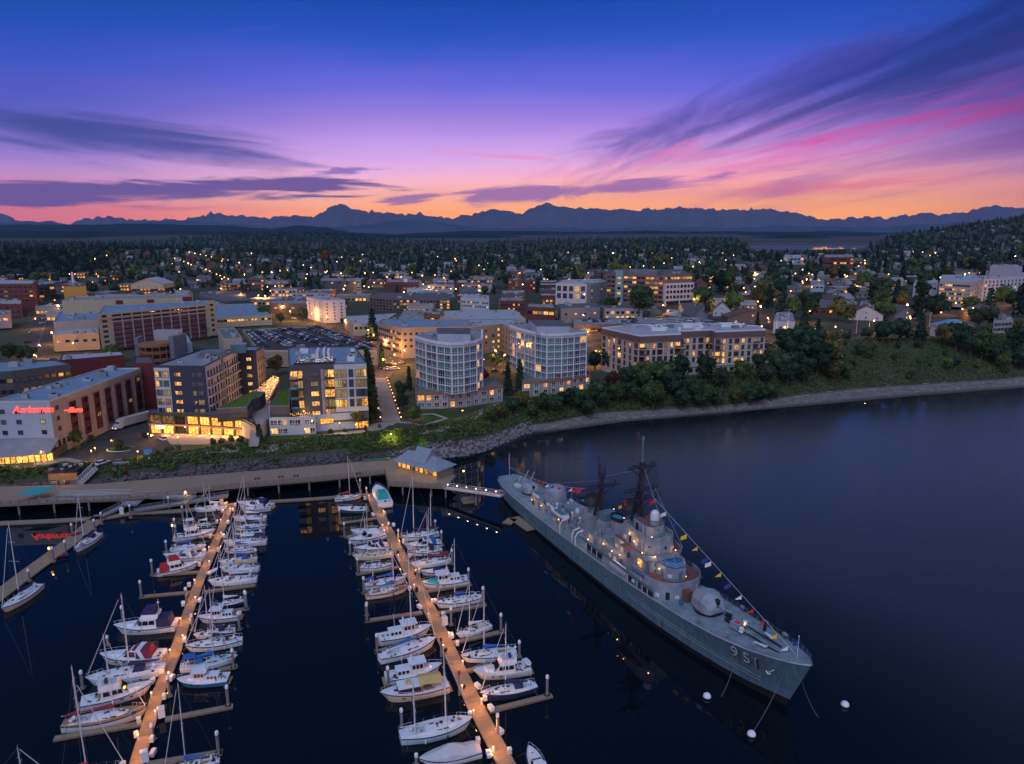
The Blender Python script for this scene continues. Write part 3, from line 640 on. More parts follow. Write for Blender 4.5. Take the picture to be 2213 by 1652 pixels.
st = thing('grand_steps', 'broad stone steps with dense golden fairy lights climbing between the navy blocks', 'steps', (*P(545,868,14), 14.0))
fx = MB(); P0, P1, P2, P3 = P(527,868,14.2), P(580,868,14.2), P(604,822,19), P(590,818,19)
ox, oy = P(545,868,14)
nst = 26
for i in range(nst):
 a0, a1 = i/nst, (i+1)/nst
 l0 = [P0[j]+(P3[j]-P0[j])*a0 for j in (0,1)]; l1 = [P0[j]+(P3[j]-P0[j])*a1 for j in (0,1)]; r0 = [P1[j]+(P2[j]-P1[j])*a0 for j in (0,1)]; r1 = [P1[j]+(P2[j]-P1[j])*a1 for j in (0,1)]
 q = MB(); q.prism([(p[0]-ox, p[1]-oy) for p in (l0, r0, r1, l1)], -.5, .2+5*a0, 'paving'); q.build('step', st)
fl_ = MB()
for i in range(520):
 a, c = rr_.random(), rr_.random(); xl = [P0[j]+(P3[j]-P0[j])*a for j in (0,1)]; xr = [P1[j]+(P2[j]-P1[j])*a for j in (0,1)]
 x = xl[0]+(xr[0]-xl[0])*c-ox; y = xl[1]+(xr[1]-xl[1])*c-oy; z = .9+5*a+rr_.random()*.4; s_ = .10
 fl_.add([(x-s_,y,z),(x,y-s_,z),(x+s_,y,z),(x,y+s_,z),(x,y,z+s_),(x,y,z-s_)], [(0,1,4),(1,2,4),(2,3,4),(3,0,4),(1,0,5),(2,1,5),(3,2,5),(0,3,5)], 'lamp_bulb')
o = fl_.build('fairy_lights', st, kind='stuff')
for a in (.1, .4, .7, .95): ptlight('step_light', (P0[0]+(P3[0]-P0[0])*a-ox+4, P0[1]+(P3[1]-P0[1])*a-oy, 5*a+3.5), 1300, (1,.45,.12), .8, st)
for nm, px, lab in (('green_roof_pavilion', [(448,882),(537,881),(545,862),(583,858),(583,850),(548,852)][:3]+[(566,862-6),(572,849),(500,850)], 'low pavilion with a wedge of green roof, left of the golden steps'),):
 Ra, La, Ha = blk(nm, lab, 'pavilion', [(468,883),(534,879),(545,862),(562,857),(573,846),(545,846)], 19.2, 14, wall='wall_dark', roof='lawn_bright', parapet=.35, capm='wall_slate')
 facade(Ra, La[0], La[1], .3, 3, 1, 7, 2.2, 2.6, 1., ('shop_glow','room_amber'), fr='frame_dark', nx_=3)
 facade(Ra, La[1], La[2], .3, 3, 1, 2, 2.2, 2.6, 1., ('shop_glow',), fr='timber', nx_=2)
 ptlight('pavilion_light', (10,-3,2.5), 420, (1,.45,.12), .4, Ra); ptlight('pavilion_light', (22,-2,2.5), 350, (1,.45,.12), .4, Ra)
Ra, La, Ha = blk('green_roof_pavilion', 'small pavilion with green roof wedge tucked against the charcoal block', 'pavilion', [(583,877),(626,877),(626,838),(604,846)], 19.5, 13, wall='wall_dark', roof='lawn_bright', parapet=.35, capm='wall_slate')
facade(Ra, La[0], La[1], .6, 3, 1, 4, 2.4, 2.6, 1., ('shop_glow','room_amber'), fr='frame_dark', nx_=3)
R6, L6, H6 = blk('charcoal_apartment_block', 'charcoal and white apartment block with glowing balconies, right of the golden steps', 'building', [(624,790),(792,784),(768,748),(622,750)], 34, 8.5, wall='wall_dark', roof='roof_blue')
w0 = on(L6, 0, 0)[3]
walls(R6, L6, 0, w0*.575, w0-.03, H6-18.2, H6-.3, .8, 'wall_white', 'white_frame')
wm = ['room_warm','room_amber','room_warm','room_curtain','room_dim']
for r_ in range(5):
 z = H6-5.0-r_*3.75
 for kx, w_, nx_ in ((.055,2.6,2),(.135,1.9,2)): x, y, rz, _ = on(L6, 0, w0*kx, .15); add_window(R6, x, y, z, rz, w_, 2.9, ['room_warm','glass_teal','glass_dark','glass_dark','glass_teal'][r_] if kx < .1 else ['room_warm','room_curtain','room_dim','room_warm','glass_grey'][r_], nx_, 2, 'frame_dark')
 x, y, rz, _ = on(L6, 0, .1, .1); q = MB(); q.box(0, w0*.10, -1.5, 0, -.22, 0, 'frame_dark'); q.box(0, w0*.10, -1.5, -1.44, 0, 1.0, 'glass_teal'); q.build('balcony', R6, (x, y, z-.1), rz)
 x, y, rz, _ = on(L6, 0, w0*.315, 0); add_window(R6, x, y, z+.5, rz, 2.9, 1.9, ['glass_grey','room_curtain','room_warm','room_warm','room_warm'][r_], 3, 1, 'frame_dark')
 walls(R6, L6, 0, w0*.40, w0*.445, z-.5, z+3.1, .2, 'wall_lilac', 'lilac_panel')
 for kx in (.475, .53): x, y, rz, _ = on(L6, 0, w0*kx, .1); add_window(R6, x, y, z, rz, 2.3, 3.0, rr_.choice(wm), 2, 2, 'frame_dark')
 if r_ < 4:
  for kx, w_, nx_ in ((.62,2.9,2),(.69,2.3,2),(.79,1.7,2),(.90,3.0,3),(.955,2.4,2)):
   x, y, rz, _ = on(L6, 0, w0*kx, .8); add_window(R6, x, y, z-.1, rz, w_, 2.9, rr_.choice(wm) if kx != .79 and not (r_ == 2 and kx > .85) else 'glass_blue', nx_, 2, 'frame_dark')
 else:
  for kx in (.62, .72, .82): x, y, rz, _ = on(L6, 0, w0*kx, .05); add_window(R6, x, y, z, rz, 3.6, 2.6, 'room_dim', 3, 1, 'frame_dark')
for kx in np.linspace(.03, .93, 11): x, y, rz, _ = on(L6, 0, w0*kx, .05); add_window(R6, x, y, H6-25.2, rz, 3.4, 2.8, 'shop_glow' if kx != .3 else 'room_dim', 3, 1, 'frame_dark')
strips(R6, L6, 0, H6-22.0, 1, 1, .6, 1.2, 'frame_dark', 'canopy')
facade(R6, L6[1], L6[2], H6-18, 3.75, 5, 5, 2.2, 2.2, .4, cheap=True, fr='frame_dark')
roof_clutter(R6, L6, H6-.5, 10, 3, ('metal_grey','trim_white','wall_slate'), 1.3)
b = MB(); x, y, rz, _ = on(L6, 0, w0*.06, -.7); b.box(0, w0*.52, 0, 12, 0, .35, 'roof_dark'); b.box(0, w0*.52, 0, .15, .36, 1.2, 'glass_dark')
b.build('roof_terrace', R6, (x, y, H6-.5), rz)
tl = MB()
for i in range(90): a, c, z = rr_.uniform(1, w0*.5), rr_.uniform(.6, 11), rr_.uniform(.6, 1.6); s_ = .10; tl.rbox((a, c, z), (s_, s_, s_), 0, 'lamp_far_white')
tl.build('terrace_lights', R6, (x, y, H6-.5), rz, kind='stuff')
b = MB(); b.box(w0*.28, w0*.31, 4, 14, .36, 4.4, 'trim_white'); b.box(w0*.36, w0*.39, 8, 14, .36, 4.4, 'trim_white'); b.box(w0*.42, w0*.45, 8, 14, .36, 4.2, 'trim_white'); b.build('roof_frame', R6, (x, y, H6-.5), rz)
ptlight('terrace_lamp', (x+4, y+5, H6+1.8), 120, (1,.5,.15), .2, R6)
R7, L7, H7 = blk('grey_podium', 'pale blue-grey two storey podium under the charcoal block', 'building', [(581,903),(681,901),(683,897),(767,891),(786,866),(581,876)], 15.3, 8.2, wall='wall_paleblue', roof='paving', parapet=.5)
w0 = on(L7, 0, 0)[3]
for r_ in range(2):
 for kx, w_ in ((.10,2.6),(.24,2),(.33,2),(.50,2.2),(.61,2.4),(.82,1.8),(.93,1.8)):
  x, y, rz, _ = on(L7, 0, w0*kx, 0)
  if (r_, kx) in ((0,.50),(0,.61)): continue
  add_window(R7, x, y, .9+r_*3.2, rz, w_, 2.1, 'room_warm' if (r_, kx) in ((0,.10),(1,.33),(0,.82)) else rr_.choice(['glass_blue','glass_dark','glass_grey']), 2, 2, 'trim_white')
x, y, rz, _ = on(L7, 2, on(L7,2,0)[3]*.27, .02); add_window(R7, x, y, 3.4, rz, 5, 2.2, 'shop_glow', 1, 1, 'frame_dark')
b = MB()
for i in range(60):
 x, y, rz, _ = on(L7, 0, rr_.uniform(.5, 15), -rr_.uniform(1.2, 4)); b.rbox((x, y, H7-.4+rr_.uniform(.5, 1.2)), (.12,.12,.12), 0, 'lamp_bulb')
b.build('terrace_lights', R7, kind='stuff')
for a in (4, 12): x, y, rz, _ = on(L7, 0, a, -2.5); ptlight('terrace_light', (x, y, H7+1.2), 300, (1,.45,.12), .4, R7)
s0, s1 = P(556,912,14.5), P(548,962,9)
cs = thing('outdoor_stair', 'pale concrete stair descending from the market plaza to the promenade', 'stair', (*s1, 8.6))
for i in range(22):
 a = i/22; q = MB(); q.rbox(((s0[0]-s1[0])*a, (s0[1]-s1[1])*a, 0), (3.2, 1.1, .2+5.6*a), 0, 'concrete'); q.build('step', cs)
for d_ in (-1.7, 1.7): MB().tube((d_, 0, 1.1), (s0[0]-s1[0]+d_, s0[1]-s1[1], 6.8), .05, 'metal_grey').build('handrail', cs)
def Q(k_, x, y):
 """plan reading helper: sheets of the site survey"""
 s_, ox, oy = {'a': (.2686, 0, 540.3), 'b': (.2686, 540.3, 540.3), 'c': (.2686, 1080.6, 540.3), 'd': (.2676, 1620.9, 432.2)}[k_]
 return (ox+x*s_, oy+y*s_)
# ================================================================== CONDOMINIUM TOWERS
def condo(name, label, podpx, zpod, zg, towpx, zt, pent, lit_spec, teal, seed):
 Rp, Lp, Hp = blk(name, label, 'building', podpx, zpod, zg-1.0, wall='wall_beige', roof='roof_teal_deck', parapet=.9, capm='wall_terracotta_band')
 rr = random.Random(seed); n = len(Lp)
 for i in range(len(podpx)//2-0 if False else NPOD[name]):
  Lw = on(Lp, i, 0)[3]; nb = max(2, int(round(Lw/3.6)))
  strips(Rp, Lp, i, Hp-1.5, 1, 1, 1.35, .18, 'wall_terracotta_band', 'brick_band')
  for c_ in range(nb):
   for r_ in range(2):
    x, y, rz, _ = on(Lp, i, Lw*(c_+.5)/nb); lit = rr.random() < .22
    add_window(Rp, x, y, 1.1+r_*3.1, rz, 2.0 if (c_+i) % 4 else 2.7, 2.2, rr.choice(['room_warm','room_amber']) if lit else rr.choice(['glass_dark','glass_blue','glass_teal']), 2, 2, 'trim_white')
   if c_: x, y, rz, _ = on(Lp, i, Lw*c_/nb); q = MB(); q.box(-.2, .2, -.3, 0, .2, Hp-1.6, 'wall_tan' if c_ % 2 else 'wall_beige'); q.build('pilaster', Rp, (x, y, 0), rz)
 pts = [P(u, v, zt) for u, v in towpx]; ox, oy = pts[0]; px, py = Rp.location.x, Rp.location.y
 loc = [(x-px, y-py) for x, y in pts]; H_ = zt-(zg-1.0); h0 = Hp-.8
 b = MB(); b.prism(loc, h0, H_-.4, 'wall_white'); b.build('tower_wall', Rp)
 b = MB(); b.prism(loc, H_-.38, H_+.0, 'trim_white', 'roof_grey'); b.build('tower_roof', Rp)
 rows = int((H_-h0-1.5)/3.02); fh = (H_-h0-1.0)/rows
 for i in range(NTOW[name]):
  Lw = on(loc, i, 0)[3]
  if Lw < 1.2: continue
  nb = max(1, int(round(Lw/3.4))); ww = Lw/nb-.24
  for r_ in range(rows):
   for c_ in range(nb):
    x, y, rz, _ = on(loc, i, Lw*(c_+.5)/nb); key = (i, r_, c_)
    pm = rr.choice(['room_warm','room_amber']) if rr.random() < lit_spec else ('glass_teal' if rr.random() < teal[i % len(teal)] else rr.choice(['glass_dark','glass_dark','glass_blue','glass_grey']))
    add_window(Rp, x, y, h0+.30+r_*fh, rz, ww, fh-.36, pm, 3 if ww > 2.4 else 2, 2, 'trim_white')
   x, y, rz, _ = on(loc, i, 0); q = MB(); q.box(-.1, Lw+.1, -.42, 0, -.20, -.03, 'trim_white'); q.build('ledge', Rp, (x, y, h0+.3+r_*fh+fh), rz)
  x, y, rz, _ = on(loc, i, Lw); q = MB(); q.box(-.22, .22, -.5, 0, 0, H_-h0-.4, 'trim_white'); q.build('pier', Rp, (x, y, h0), rz)
 b = MB(); nn = len(loc)
 for i in range(NTOW[name]):
  (xa, ya), (xb, yb) = loc[i], loc[(i+1) % nn]
  _, _, rz, Lw = on(loc, i, 0); c_, s_ = cos(rz), sin(rz)
  q = [(xa+s_*.5, ya-c_*.5), (xb+s_*.5, yb-c_*.5), (xb-s_*.3, yb+c_*.3), (xa-s_*.3, ya+c_*.3)]
  b.prism(q, H_+.004, H_+1.0+.0*i, 'trim_white')
 b.build('parapet', Rp)
 pp = [P(u, v, zt+4) for u, v in pent]; b = MB(); b.prism([(x-px, y-py) for x, y in pp], H_+.02, H_+4, 'wall_paleblue', 'roof_dark')
 b.build('penthouse', Rp); roof_clutter(Rp, loc, H_+.02, 5, seed)
 return Rp
mat('roof_teal_deck', (.10,.17,.17), .9, var=.2, scale=.3); mat('wall_terracotta_band', (.24,.12,.095), .85, var=.12, scale=.5)
NPOD = {'condo_tower_west': 3, 'condo_tower_east': 3}; NTOW = {'condo_tower_west': 7, 'condo_tower_east': 8}
cw = condo('condo_tower_west', 'white condominium tower with angular glass bays on a brick banded podium, beside the lit walkway', [(901,847),(952,846),(1003,843),(1087,832),(1078,818),(897,824)], 16.5, 9.5,
      [(897,731),(921,738),(945,743),(976,747),(1001,745),(1029,741),(1041,736),(1041,717),(1017,711),(936,716),(897,724)], 36.3, [(946,722),(1017,723),(1017,709),(943,709)], .035, [.2,.3,.6,.95,.6,.5,.3], 61)
ce = condo('condo_tower_east', 'white condominium tower with a curved teal glass front, nearer the office with the brown cornice', [(1128,824),(1170,822),(1222,817),(1276,809),(1268,797),(1128,806)], 16.6, 10,
      [(1103,707),(1118,713),(1135,717),(1158,723),(1183,727),(1214,726),(1240,724),(1267,721),(1262,714),(1226,706),(1180,700),(1103,700)], 36, [(1160,706),(1230,706),(1215,692),(1142,692)], .085, [.2,.4,.5,.95,.95,.4,.1,.3], 77)
cw['category'] = 'condominium'; ce['category'] = 'condominium'; cw.name = 'condo_tower'; ce.name = 'condo_tower'
# ================================================================== STONE AND BROWN APARTMENT BUILDING
mat('wall_stone', (.42,.38,.35), .85, var=.08, scale=.4); mat('cornice_brown', (.13,.085,.085), .8, var=.1, scale=.4)
Rm, Lm, Hm = blk('stone_apartment_building', 'stone coloured apartment building with dark brown cornice and a planted courtyard terrace', 'building',
   [(1301,708),(1382,725),(1472,721),(1466,715),(1537,712),(1546,716),(1655,712),(1640,704),(1519,697),(1360,702)], 33.5, 11, wall='wall_stone', roof='roof_pale', capm='trim_white', parapet=.4)
rr = random.Random(8)
for i in range(7):
 Lw = on(Lm, i, 0)[3]; strips(Rm, Lm, i, Hm-3.4, 1, 1, 2.7, .5, 'cornice_brown', 'cornice')
 if Lw < 3: continue
 nb = max(1, int(round(Lw/(3.4 if i != 0 else 4.6))))
 for r_ in range(5):
  for c_ in range(nb):
   x, y, rz, _ = on(Lm, i, Lw*(c_+.5)/nb); lit = rr.random() < (.3 if i != 0 else .12)
   wide = (c_ % 3 == 0)
   add_window(Rm, x, y, Hm-6.6-r_*3.25, rz, 2.7 if wide else 1.6, 2.5, rr.choice(['room_warm','room_warm','room_amber','room_curtain']) if lit else rr.choice(['glass_dark','glass_dark','glass_blue']), 3 if wide else 2, 2, 'frame_brown')
   if wide and i != 0 and c_ % 6 == 0:
    q = MB(); q.box(-1.8, 1.8, -1.3, 0, -.2, 0, 'wall_stone'); q.box(-1.8, 1.8, -1.3, -1.24, .05, 1.0, 'frame_brown'); q.build('balcony', Rm, (x, y, Hm-6.8-r_*3.25), rz)
pts = [P(u, v, 17.3) for u, v in [(1379,796),(1470,792),(1560,788),(1660,782),(1652,773),(1380,786)]]; px, py = Rm.location.x, Rm.location.y
loc = [(x-px, y-py) for x, y in pts]; zz = 17.3-11
b = MB(); b.prism(loc, -3, zz-.5, 'wall_stone', 'paving'); b.build('base_wall', Rm)
b = MB()
for i in range(3):
 (xa, ya), (xb, yb) = loc[i], loc[i+1]; _, _, rz, Lw = on(loc, i, 0); c_, s_ = cos(rz), sin(rz)
 b.prism([(xa+s_*.5, ya-c_*.5), (xb+s_*.5, yb-c_*.5), (xb-s_*.2, yb+c_*.2), (xa-s_*.2, ya+c_*.2)], zz-.49, zz+.4, 'wall_stone')
 nb = int(Lw/3.5)
 for c2 in range(nb):
  x, y, rz, _ = on(loc, i, Lw*(c2+.5)/nb)
  for r_ in range(2): add_window(Rm, x, y, zz-3.3-r_*2.9, rz, 2.3, 1.8, rr.choice(['room_warm','room_amber']) if rr.random() < .45 else 'glass_dark', 3, 1, 'frame_brown')
b.build('terrace_edge', Rm)
roof_clutter(Rm, Lm, Hm-.3, 26, 15, ('metal_grey','roof_pale','trim_white','wall_slate'), 1.25)
for u0, v0, u1, v1 in ((1400,706,1440,712),(1470,702,1520,706),(1550,700,1600,704)):
 pa, pb = P(u0, v0, 34), P(u1, v1, 34); b = MB(); b.box(pa[0]-px, pb[0]-px, pb[1]-py, pa[1]-py, Hm-.3, Hm+1.2, 'trim_white'); b.build('skylight_box', Rm)
# ================================================================== DOWNTOWN
Ra, La, Ha = blk('cream_office', 'long cream office block with a grid of maroon window bays beside the rooftop car park', 'office', [(211,679),(466,656),(463,649),(225,660)], 31.5, 8.5, wall='wall_cream', roof='roof_blue')
w0 = on(La, 0, 0)[3]
for c_ in range(10):
 s_ = w0*(.10+.80*(c_+.5)/10); ww = w0*.80/10-.9
 for r_ in range(6):
  x, y, rz, _ = on(La, 0, s_); q = MB(); q.box(-ww/2, ww/2, -.05, 0, 0, 2.9, 'wall_maroon'); q.build('maroon_panel', Ra, (x, y, Ha-7.3-(r_+1)*3.05+1.5), rz)
  add_window(Ra, *on(La, 0, s_, .06)[:2], Ha-7.3-(r_+1)*3.05+3.0, rz, ww-.2, 1.15, 'glass_dark' if rr.random() > .25 else 'glass_grey', 5, 1, 'wall_lilac', sub=False)
  f = inst(panemesh(ww-.2, 1.15, 'glass_dark'), 'pane', Ra, (*on(La, 0, s_, .06)[:2], Ha-7.3-(r_+1)*3.05+3.0), rz)
 for z in (Ha-2.5, Ha-5.2): x, y, rz, _ = on(La, 0, s_); inst(flatwin(ww, 1.3, 'glass_dark', 6, 'frame_dark'), 'window', Ra, (x, y, z), rz)
strips(Ra, La, 0, Ha-3.3, 1, 1, .4, .5, 'wall_cream', 'cornice')
for kx in (.045, .955):
 for r_ in range(7): x, y, rz, _ = on(La, 0, w0*kx); inst(flatwin(3.0, 1.6, 'glass_dark', 3, 'frame_dark'), 'window', Ra, (x, y, Ha-2.6-r_*3.2), rz)
walls(Ra, La, 0, w0*.915, w0*.995, 1, Ha+2.2, .4, 'wall_cream', 'stair_bay'); roof_clutter(Ra, La, Ha-.5, 4, 2)
for s_ in (.955,):
 for r_ in range(6): inst(flatwin(2.4, 1.5, 'glass_dark', 3, 'frame_dark'), 'window', Ra, (*on(La, 0, w0*s_, .4)[:2], Ha-1.5-r_*3.6), on(La,0,0)[2])
BL = [ # name, label, cat, roof corners, top height, base, wall, roof, facades [(edge, z from top, dz, rows, cols, w, h, lit)]
 ('grey_shed','broad grey roofed hall left of the cream office','hall',[(115,696),(213,691),(213,672),(129,674)],24,9,'wall_beige','roof_blue',[]),
 ('low_wing','low beige wing with pale roof edge in front of the broad grey roofed hall','building',[(113,723),(213,719),(213,705),(117,708)],18.5,9,'wall_tan','roof_pale',[(0,5,0,1,5,2.5,1.6,.3)]),
 ('long_hall','very long beige hall with three dark red panels behind the cream office','hall',[(133,650),(416,643),(403,636),(153,641)],33,10,'wall_cream','roof_grey',[]),
 ('market_shed','wide low grey roofed shed with a glowing strip of windows, right of the cream office','hall',[(466,687),(587,681),(545,656),(466,659)],16.5,10,'wall_cream','roof_blue',[(0,3.2,0,1,16,2.4,1.7,.85)]),
 ('theatre','dark hall with a broad swept roof behind the glowing shed','theatre',[(427,640),(491,652),(541,649),(521,628),(457,629)],17,11,'wall_dark','roof_dark',[]),
 ('brick_store','five storey dark red brick building at the left edge of downtown','building',[(-30,614),(71,613),(79,606),(-30,603)],34,10,'wall_brick','roof_pale',[(0,3.4,4.2,4,9,3.0,1.6,.16),(1,3.4,4.2,4,2,2,1.6,.1)]),
 ('brick_annex','low brick annex in front of the five storey brick building','building',[(-30,657),(46,657),(46,648),(-30,647)],20,10,'wall_brick','roof_pale',[(0,3.4,4,2,6,2.2,1.6,.1)]),
 ('yellow_fin_building','small pale building with a yellow corner fin at the left edge','building',[(-30,682),(20,680),(24,671),(-30,671)],19,10,'wall_lilac','roof_grey',[(0,4,0,1,3,3,2,.2)]),
 ('ticket_hall','boxy yellow hall under the tall white spire','hall',[(136,620),(186,619),(184,612),(138,612)],27,10,'yellow_paint','roof_brown',[]),
 ('arch_pavilion','dark pavilion with a wide flat roof left of the yellow hall','pavilion',[(80,616),(118,613),(118,607),(82,608)],27,10,'wall_dark','roof_grey',[(0,5,4,3,3,5,2.4,.35)]),
 ('maroon_shed','low maroon edged building with pale roof in front of the cream office','building',[(129,779),(268,767),(262,759),(134,765)],16.5,8,'wall_maroon','roof_pale',[]),
 ('ribbon_office','dark office with long ribbon windows behind the sign hotel','office',[(-70,809),(26,802),(152,787),(119,778),(-70,784)],20.5,8,'wall_dark','roof_blue',[]),
 ('white_shed','white roofed shed beside the copper drum building','shed',[(372,746),(415,742),(402,721),(352,723)],17,9,'wall_paleblue','roof_pale',[]),
 ('beige_box','plain beige box building with dull teal roof, beside the rooftop car park','building',[(483,733),(523,730),(506,708),(470,710)],20,9,'wall_cream','roof_teal_deck',[]),
 ('white_block','white seven storey block with a plain gridded front, behind the lamp lined street','building',[(662,642),(697,650),(746,648),(707,639)],27.7,11,'wall_white','roof_pale',[(0,3.2,2.45,6,3,1.6,1.3,.06),(1,3.2,2.45,6,3,1.3,1.2,.0)]),
 ('brown_store','wide brown retail building left of the white seven storey block','building',[(585,656),(661,656),(661,649),(583,649)],19,11,'wall_brown','roof_grey',[(0,4.5,0,1,4,3,2,.2)]),
 ('dark_store','dark store with string lit car lot in front','building',[(692,607),(776,607),(776,601),(694,601)],23,13,'wall_dark','roof_grey',[(0,3,0,1,5,3,2,.5)]),
 ('pale_tower_house','small pale green four storey tower house among the shops','building',[(768,606),(780,606),(780,602),(768,602)],28,13,'wall_cream','roof_pale',[(0,2.5,3,4,3,1.3,1.4,.1)]),
 ('brick_hall','low wide brick hall with grey roof and rooftop tank, left of its twin','building',[(834,610),(905,610),(903,604),(836,604)],24,13,'wall_brick','roof_grey',[(0,4,3.4,2,8,2,1.4,.3)]),
 ('brick_hall','low wide brick hall with pale roof, right of its twin','building',[(940,611),(1012,611),(1008,605),(942,605)],22,13,'wall_brick','roof_pale',[(0,4,3.4,2,9,2,1.4,.25)]),
 ('barrel_hall','white hall with a shallow curved roof between the brick halls','hall',[(879,624),(938,627),(925,617),(884,617)],18,12,'wall_white','roof_pale',[(0,4.5,0,1,5,2,1.8,.1)]),
 ('concrete_frame','long dark gridded block with scattered glowing windows in the middle of town','building',[(798,641),(848,645),(973,646),(965,633),(812,633)],22,11,'wall_brown','roof_dark',[(0,3,2.7,4,7,2.6,1.8,.0),(1,3,2.7,4,17,2.2,1.7,.28)]),
 ('pale_retail','pale flat roofed retail building beside the lamp lined street','building',[(763,699),(826,697),(858,677),(742,684)],18.5,11,'wall_beige','roof_pale',[(0,4,0,1,6,2.2,2,.05)]),
 ('tan_warehouse','large tan four storey building at the street corner behind the west condominium','building',[(817,697),(867,709),(1018,705),(1010,691),(828,689)],27,9,'wall_tan','roof_blue',[(0,4,3.6,4,11,2.2,1.7,.12),(1,4,3.6,3,12,1.5,1.5,.08)]),
 ('tan_inn','olive tan building with columns of lit square windows between the condominiums','building',[(1012,709),(1059,703),(1084,700),(1112,713),(1114,690),(1014,690)],26,10,'wall_tan','roof_pale',[(0,3.6,3.6,4,3,1.5,1.7,.25),(1,3.6,3.6,4,2,1.6,1.8,.9),(2,3.6,3.6,4,4,1.3,1.6,.05)]),
 ('pale_roofs','broad low building with pale stepped roofs behind the olive tan building','building',[(952,684),(1003,691),(1136,689),(1112,669),(958,672)],24,11,'wall_beige','roof_pale',[(0,4,0,1,6,3,1.6,.1),(1,4,0,1,10,3,1.6,.15)]),
 ('brown_row','brown flat roofed row with a few lit windows in mid town','building',[(857,690),(918,690),(916,671),(872,670)],22,11,'wall_brown','roof_grey',[(0,4,0,1,6,2,1.6,.4)]),
 ('brown_block','taller square brown building right of the brown flat roofed row','building',[(919,680),(959,679),(957,667),(921,668)],25,11,'wall_terracotta','roof_brown',[(0,4,4,2,4,2,1.8,.5)]),
 ('white_arcade','long white two storey building with a row of small windows','building',[(995,643),(1057,647),(1056,639),(1000,637)],24,12,'wall_white','roof_pale',[(0,4,3.5,2,12,1.6,1.5,.1)]),
 ('brick_row','dark red brick row with arched windows right of the white arcade','building',[(1080,650),(1136,650),(1126,642),(1082,642)],23,12,'wall_brick','roof_grey',[(0,4,3.5,2,10,1.6,1.6,.1)]),
 ('brick_corner','brick corner building with a brightly lit shop window','building',[(1138,663),(1199,666),(1196,657),(1142,656)],22,12,'wall_brick','roof_grey',[(0,5,0,1,5,5,2.6,.8)]),
 ('slate_block','dark slate windowless block in front of the pale office','building',[(1212,667),(1297,664),(1288,655),(1206,657)],23,12,'wall_slate','roof_dark',[(0,5,0,1,4,2,1.5,.5)]),
 ('pale_office','pale stone office with tall dark window slots, left of the dark tower','office',[(1201,612),(1268,614),(1311,608),(1299,603),(1216,605)],33,12,'wall_white','roof_pale',[(0,6,0,1,5,4,5,.3),(0,13,0,1,5,4,5,.5),(1,4,3.4,5,2,1.8,1.3,.3)]),
 ('dark_tower','seven storey dark office tower with teal fin and a white gridded side','office',[(1311,591),(1435,595),(1497,593),(1478,584),(1330,581)],44,13,'wall_brown','roof_dark',[(0,3.6,4.1,6,13,3.6,2.0,.42),(1,3.4,0,1,9,2.6,2.2,.9)]),
 ('brick_duo','small three storey brick building near the pale office, with lit ground floor','building',[(1098,605),(1128,606),(1127,601),(1099,601)],27,13,'wall_terracotta','roof_brown',[(0,3,3.2,3,4,1.6,1.6,.25)]),
 ('brick_duo','small three storey brick building near the pale office, with arched windows','building',[(1132,606),(1158,606),(1157,601),(1133,601)],27,13,'wall_brick','roof_brown',[(0,3,3.2,3,4,1.6,1.6,.25)]),
 ('long_dark_retail','long dark flat roofed building with cars parked on top, behind the stone apartment building','building',[(1240,702),(1518,697),(1512,684),(1236,689)],22,11,'wall_brown','roof_grey',[(0,4.5,0,1,24,3,2.4,.35)]),
 ('grey_slab_roof','building with one big plain slate grey sloping roof below the dark tower','building',[(1440,681),(1520,694),(1600,695),(1500,675),(1440,666)],18,12,'wall_dark','roof_blue',[]),
 ('mural_building','pale blue flat building with faded painted panels on its side','building',[(1672,694),(1718,696),(1712,676),(1678,676)],27,16,'wall_paleblue','roof_grey',[]),
 ('hillside_apartments','five storey pale apartment building with a glowing top floor on the right hillside','building',[(2031,608),(2100,611),(2127,604),(2110,594),(2035,594)],43,25,'wall_grey','roof_pale',[(0,3.2,3.3,5,12,1.7,1.6,.42),(1,3.2,3.3,5,4,1.7,1.6,.1)]),
 ('white_apartments','long white balconied apartment building at the right edge','building',[(2127,604),(2240,598),(2240,590),(2130,593)],42,25,'wall_white','roof_pale',[(0,3.0,2.9,6,14,2.2,2.0,.06)]),
 ('rooftop_pavilion','pale pavilion with a flat roof on the hillside behind the white apartments','pavilion',[(2140,577),(2210,577),(2200,572),(2145,572)],50,30,'wall_lilac','roof_pale',[]),
 ('school_building','low wide dark red building with glowing windows near the inlet','building',[(1780,556),(1846,556),(1844,550),(1782,550)],46,25,'wall_brick','roof_grey',[(0,4,5,2,9,4,2.6,.4)]),
 ('pale_pavilion','low pale lit building among the trees before the inlet','building',[(1694,556),(1738,556),(1738,551),(1696,551)],40,22,'wall_paleblue','roof_pale',[(0,4,5,2,6,4,3,.6)]),
 ('white_terrace_block','stepped white balconied block at the right edge above the bank','building',[(2148,693),(2190,691),(2184,684),(2150,685)],28,19,'wall_grey','roof_dark',[(0,3,3.2,4,5,3,1.8,.05)]),
 ('blue_service_building','low pale blue building with a flat roof among the trees','building',[(1752,616),(1782,616),(1780,606),(1754,606)],28,17,'wall_paleblue','roof_blue',[(0,3,0,1,3,3,1.6,.1)]),
 ('white_garage','small white garage like building in front of the tudor houses','garage',[(1858,660),(1892,660),(1890,651),(1862,651)],27,19,'wall_white','roof_pale',[(0,3.6,0,1,3,1.8,1.6,.0)]),
 ('white_store','white flat building in the trees on the right','building',[(1975,613),(2027,616),(2027,606),(1980,606)],34,22,'wall_white','roof_pale',[(0,4,0,1,5,3,2,.0)]),
]
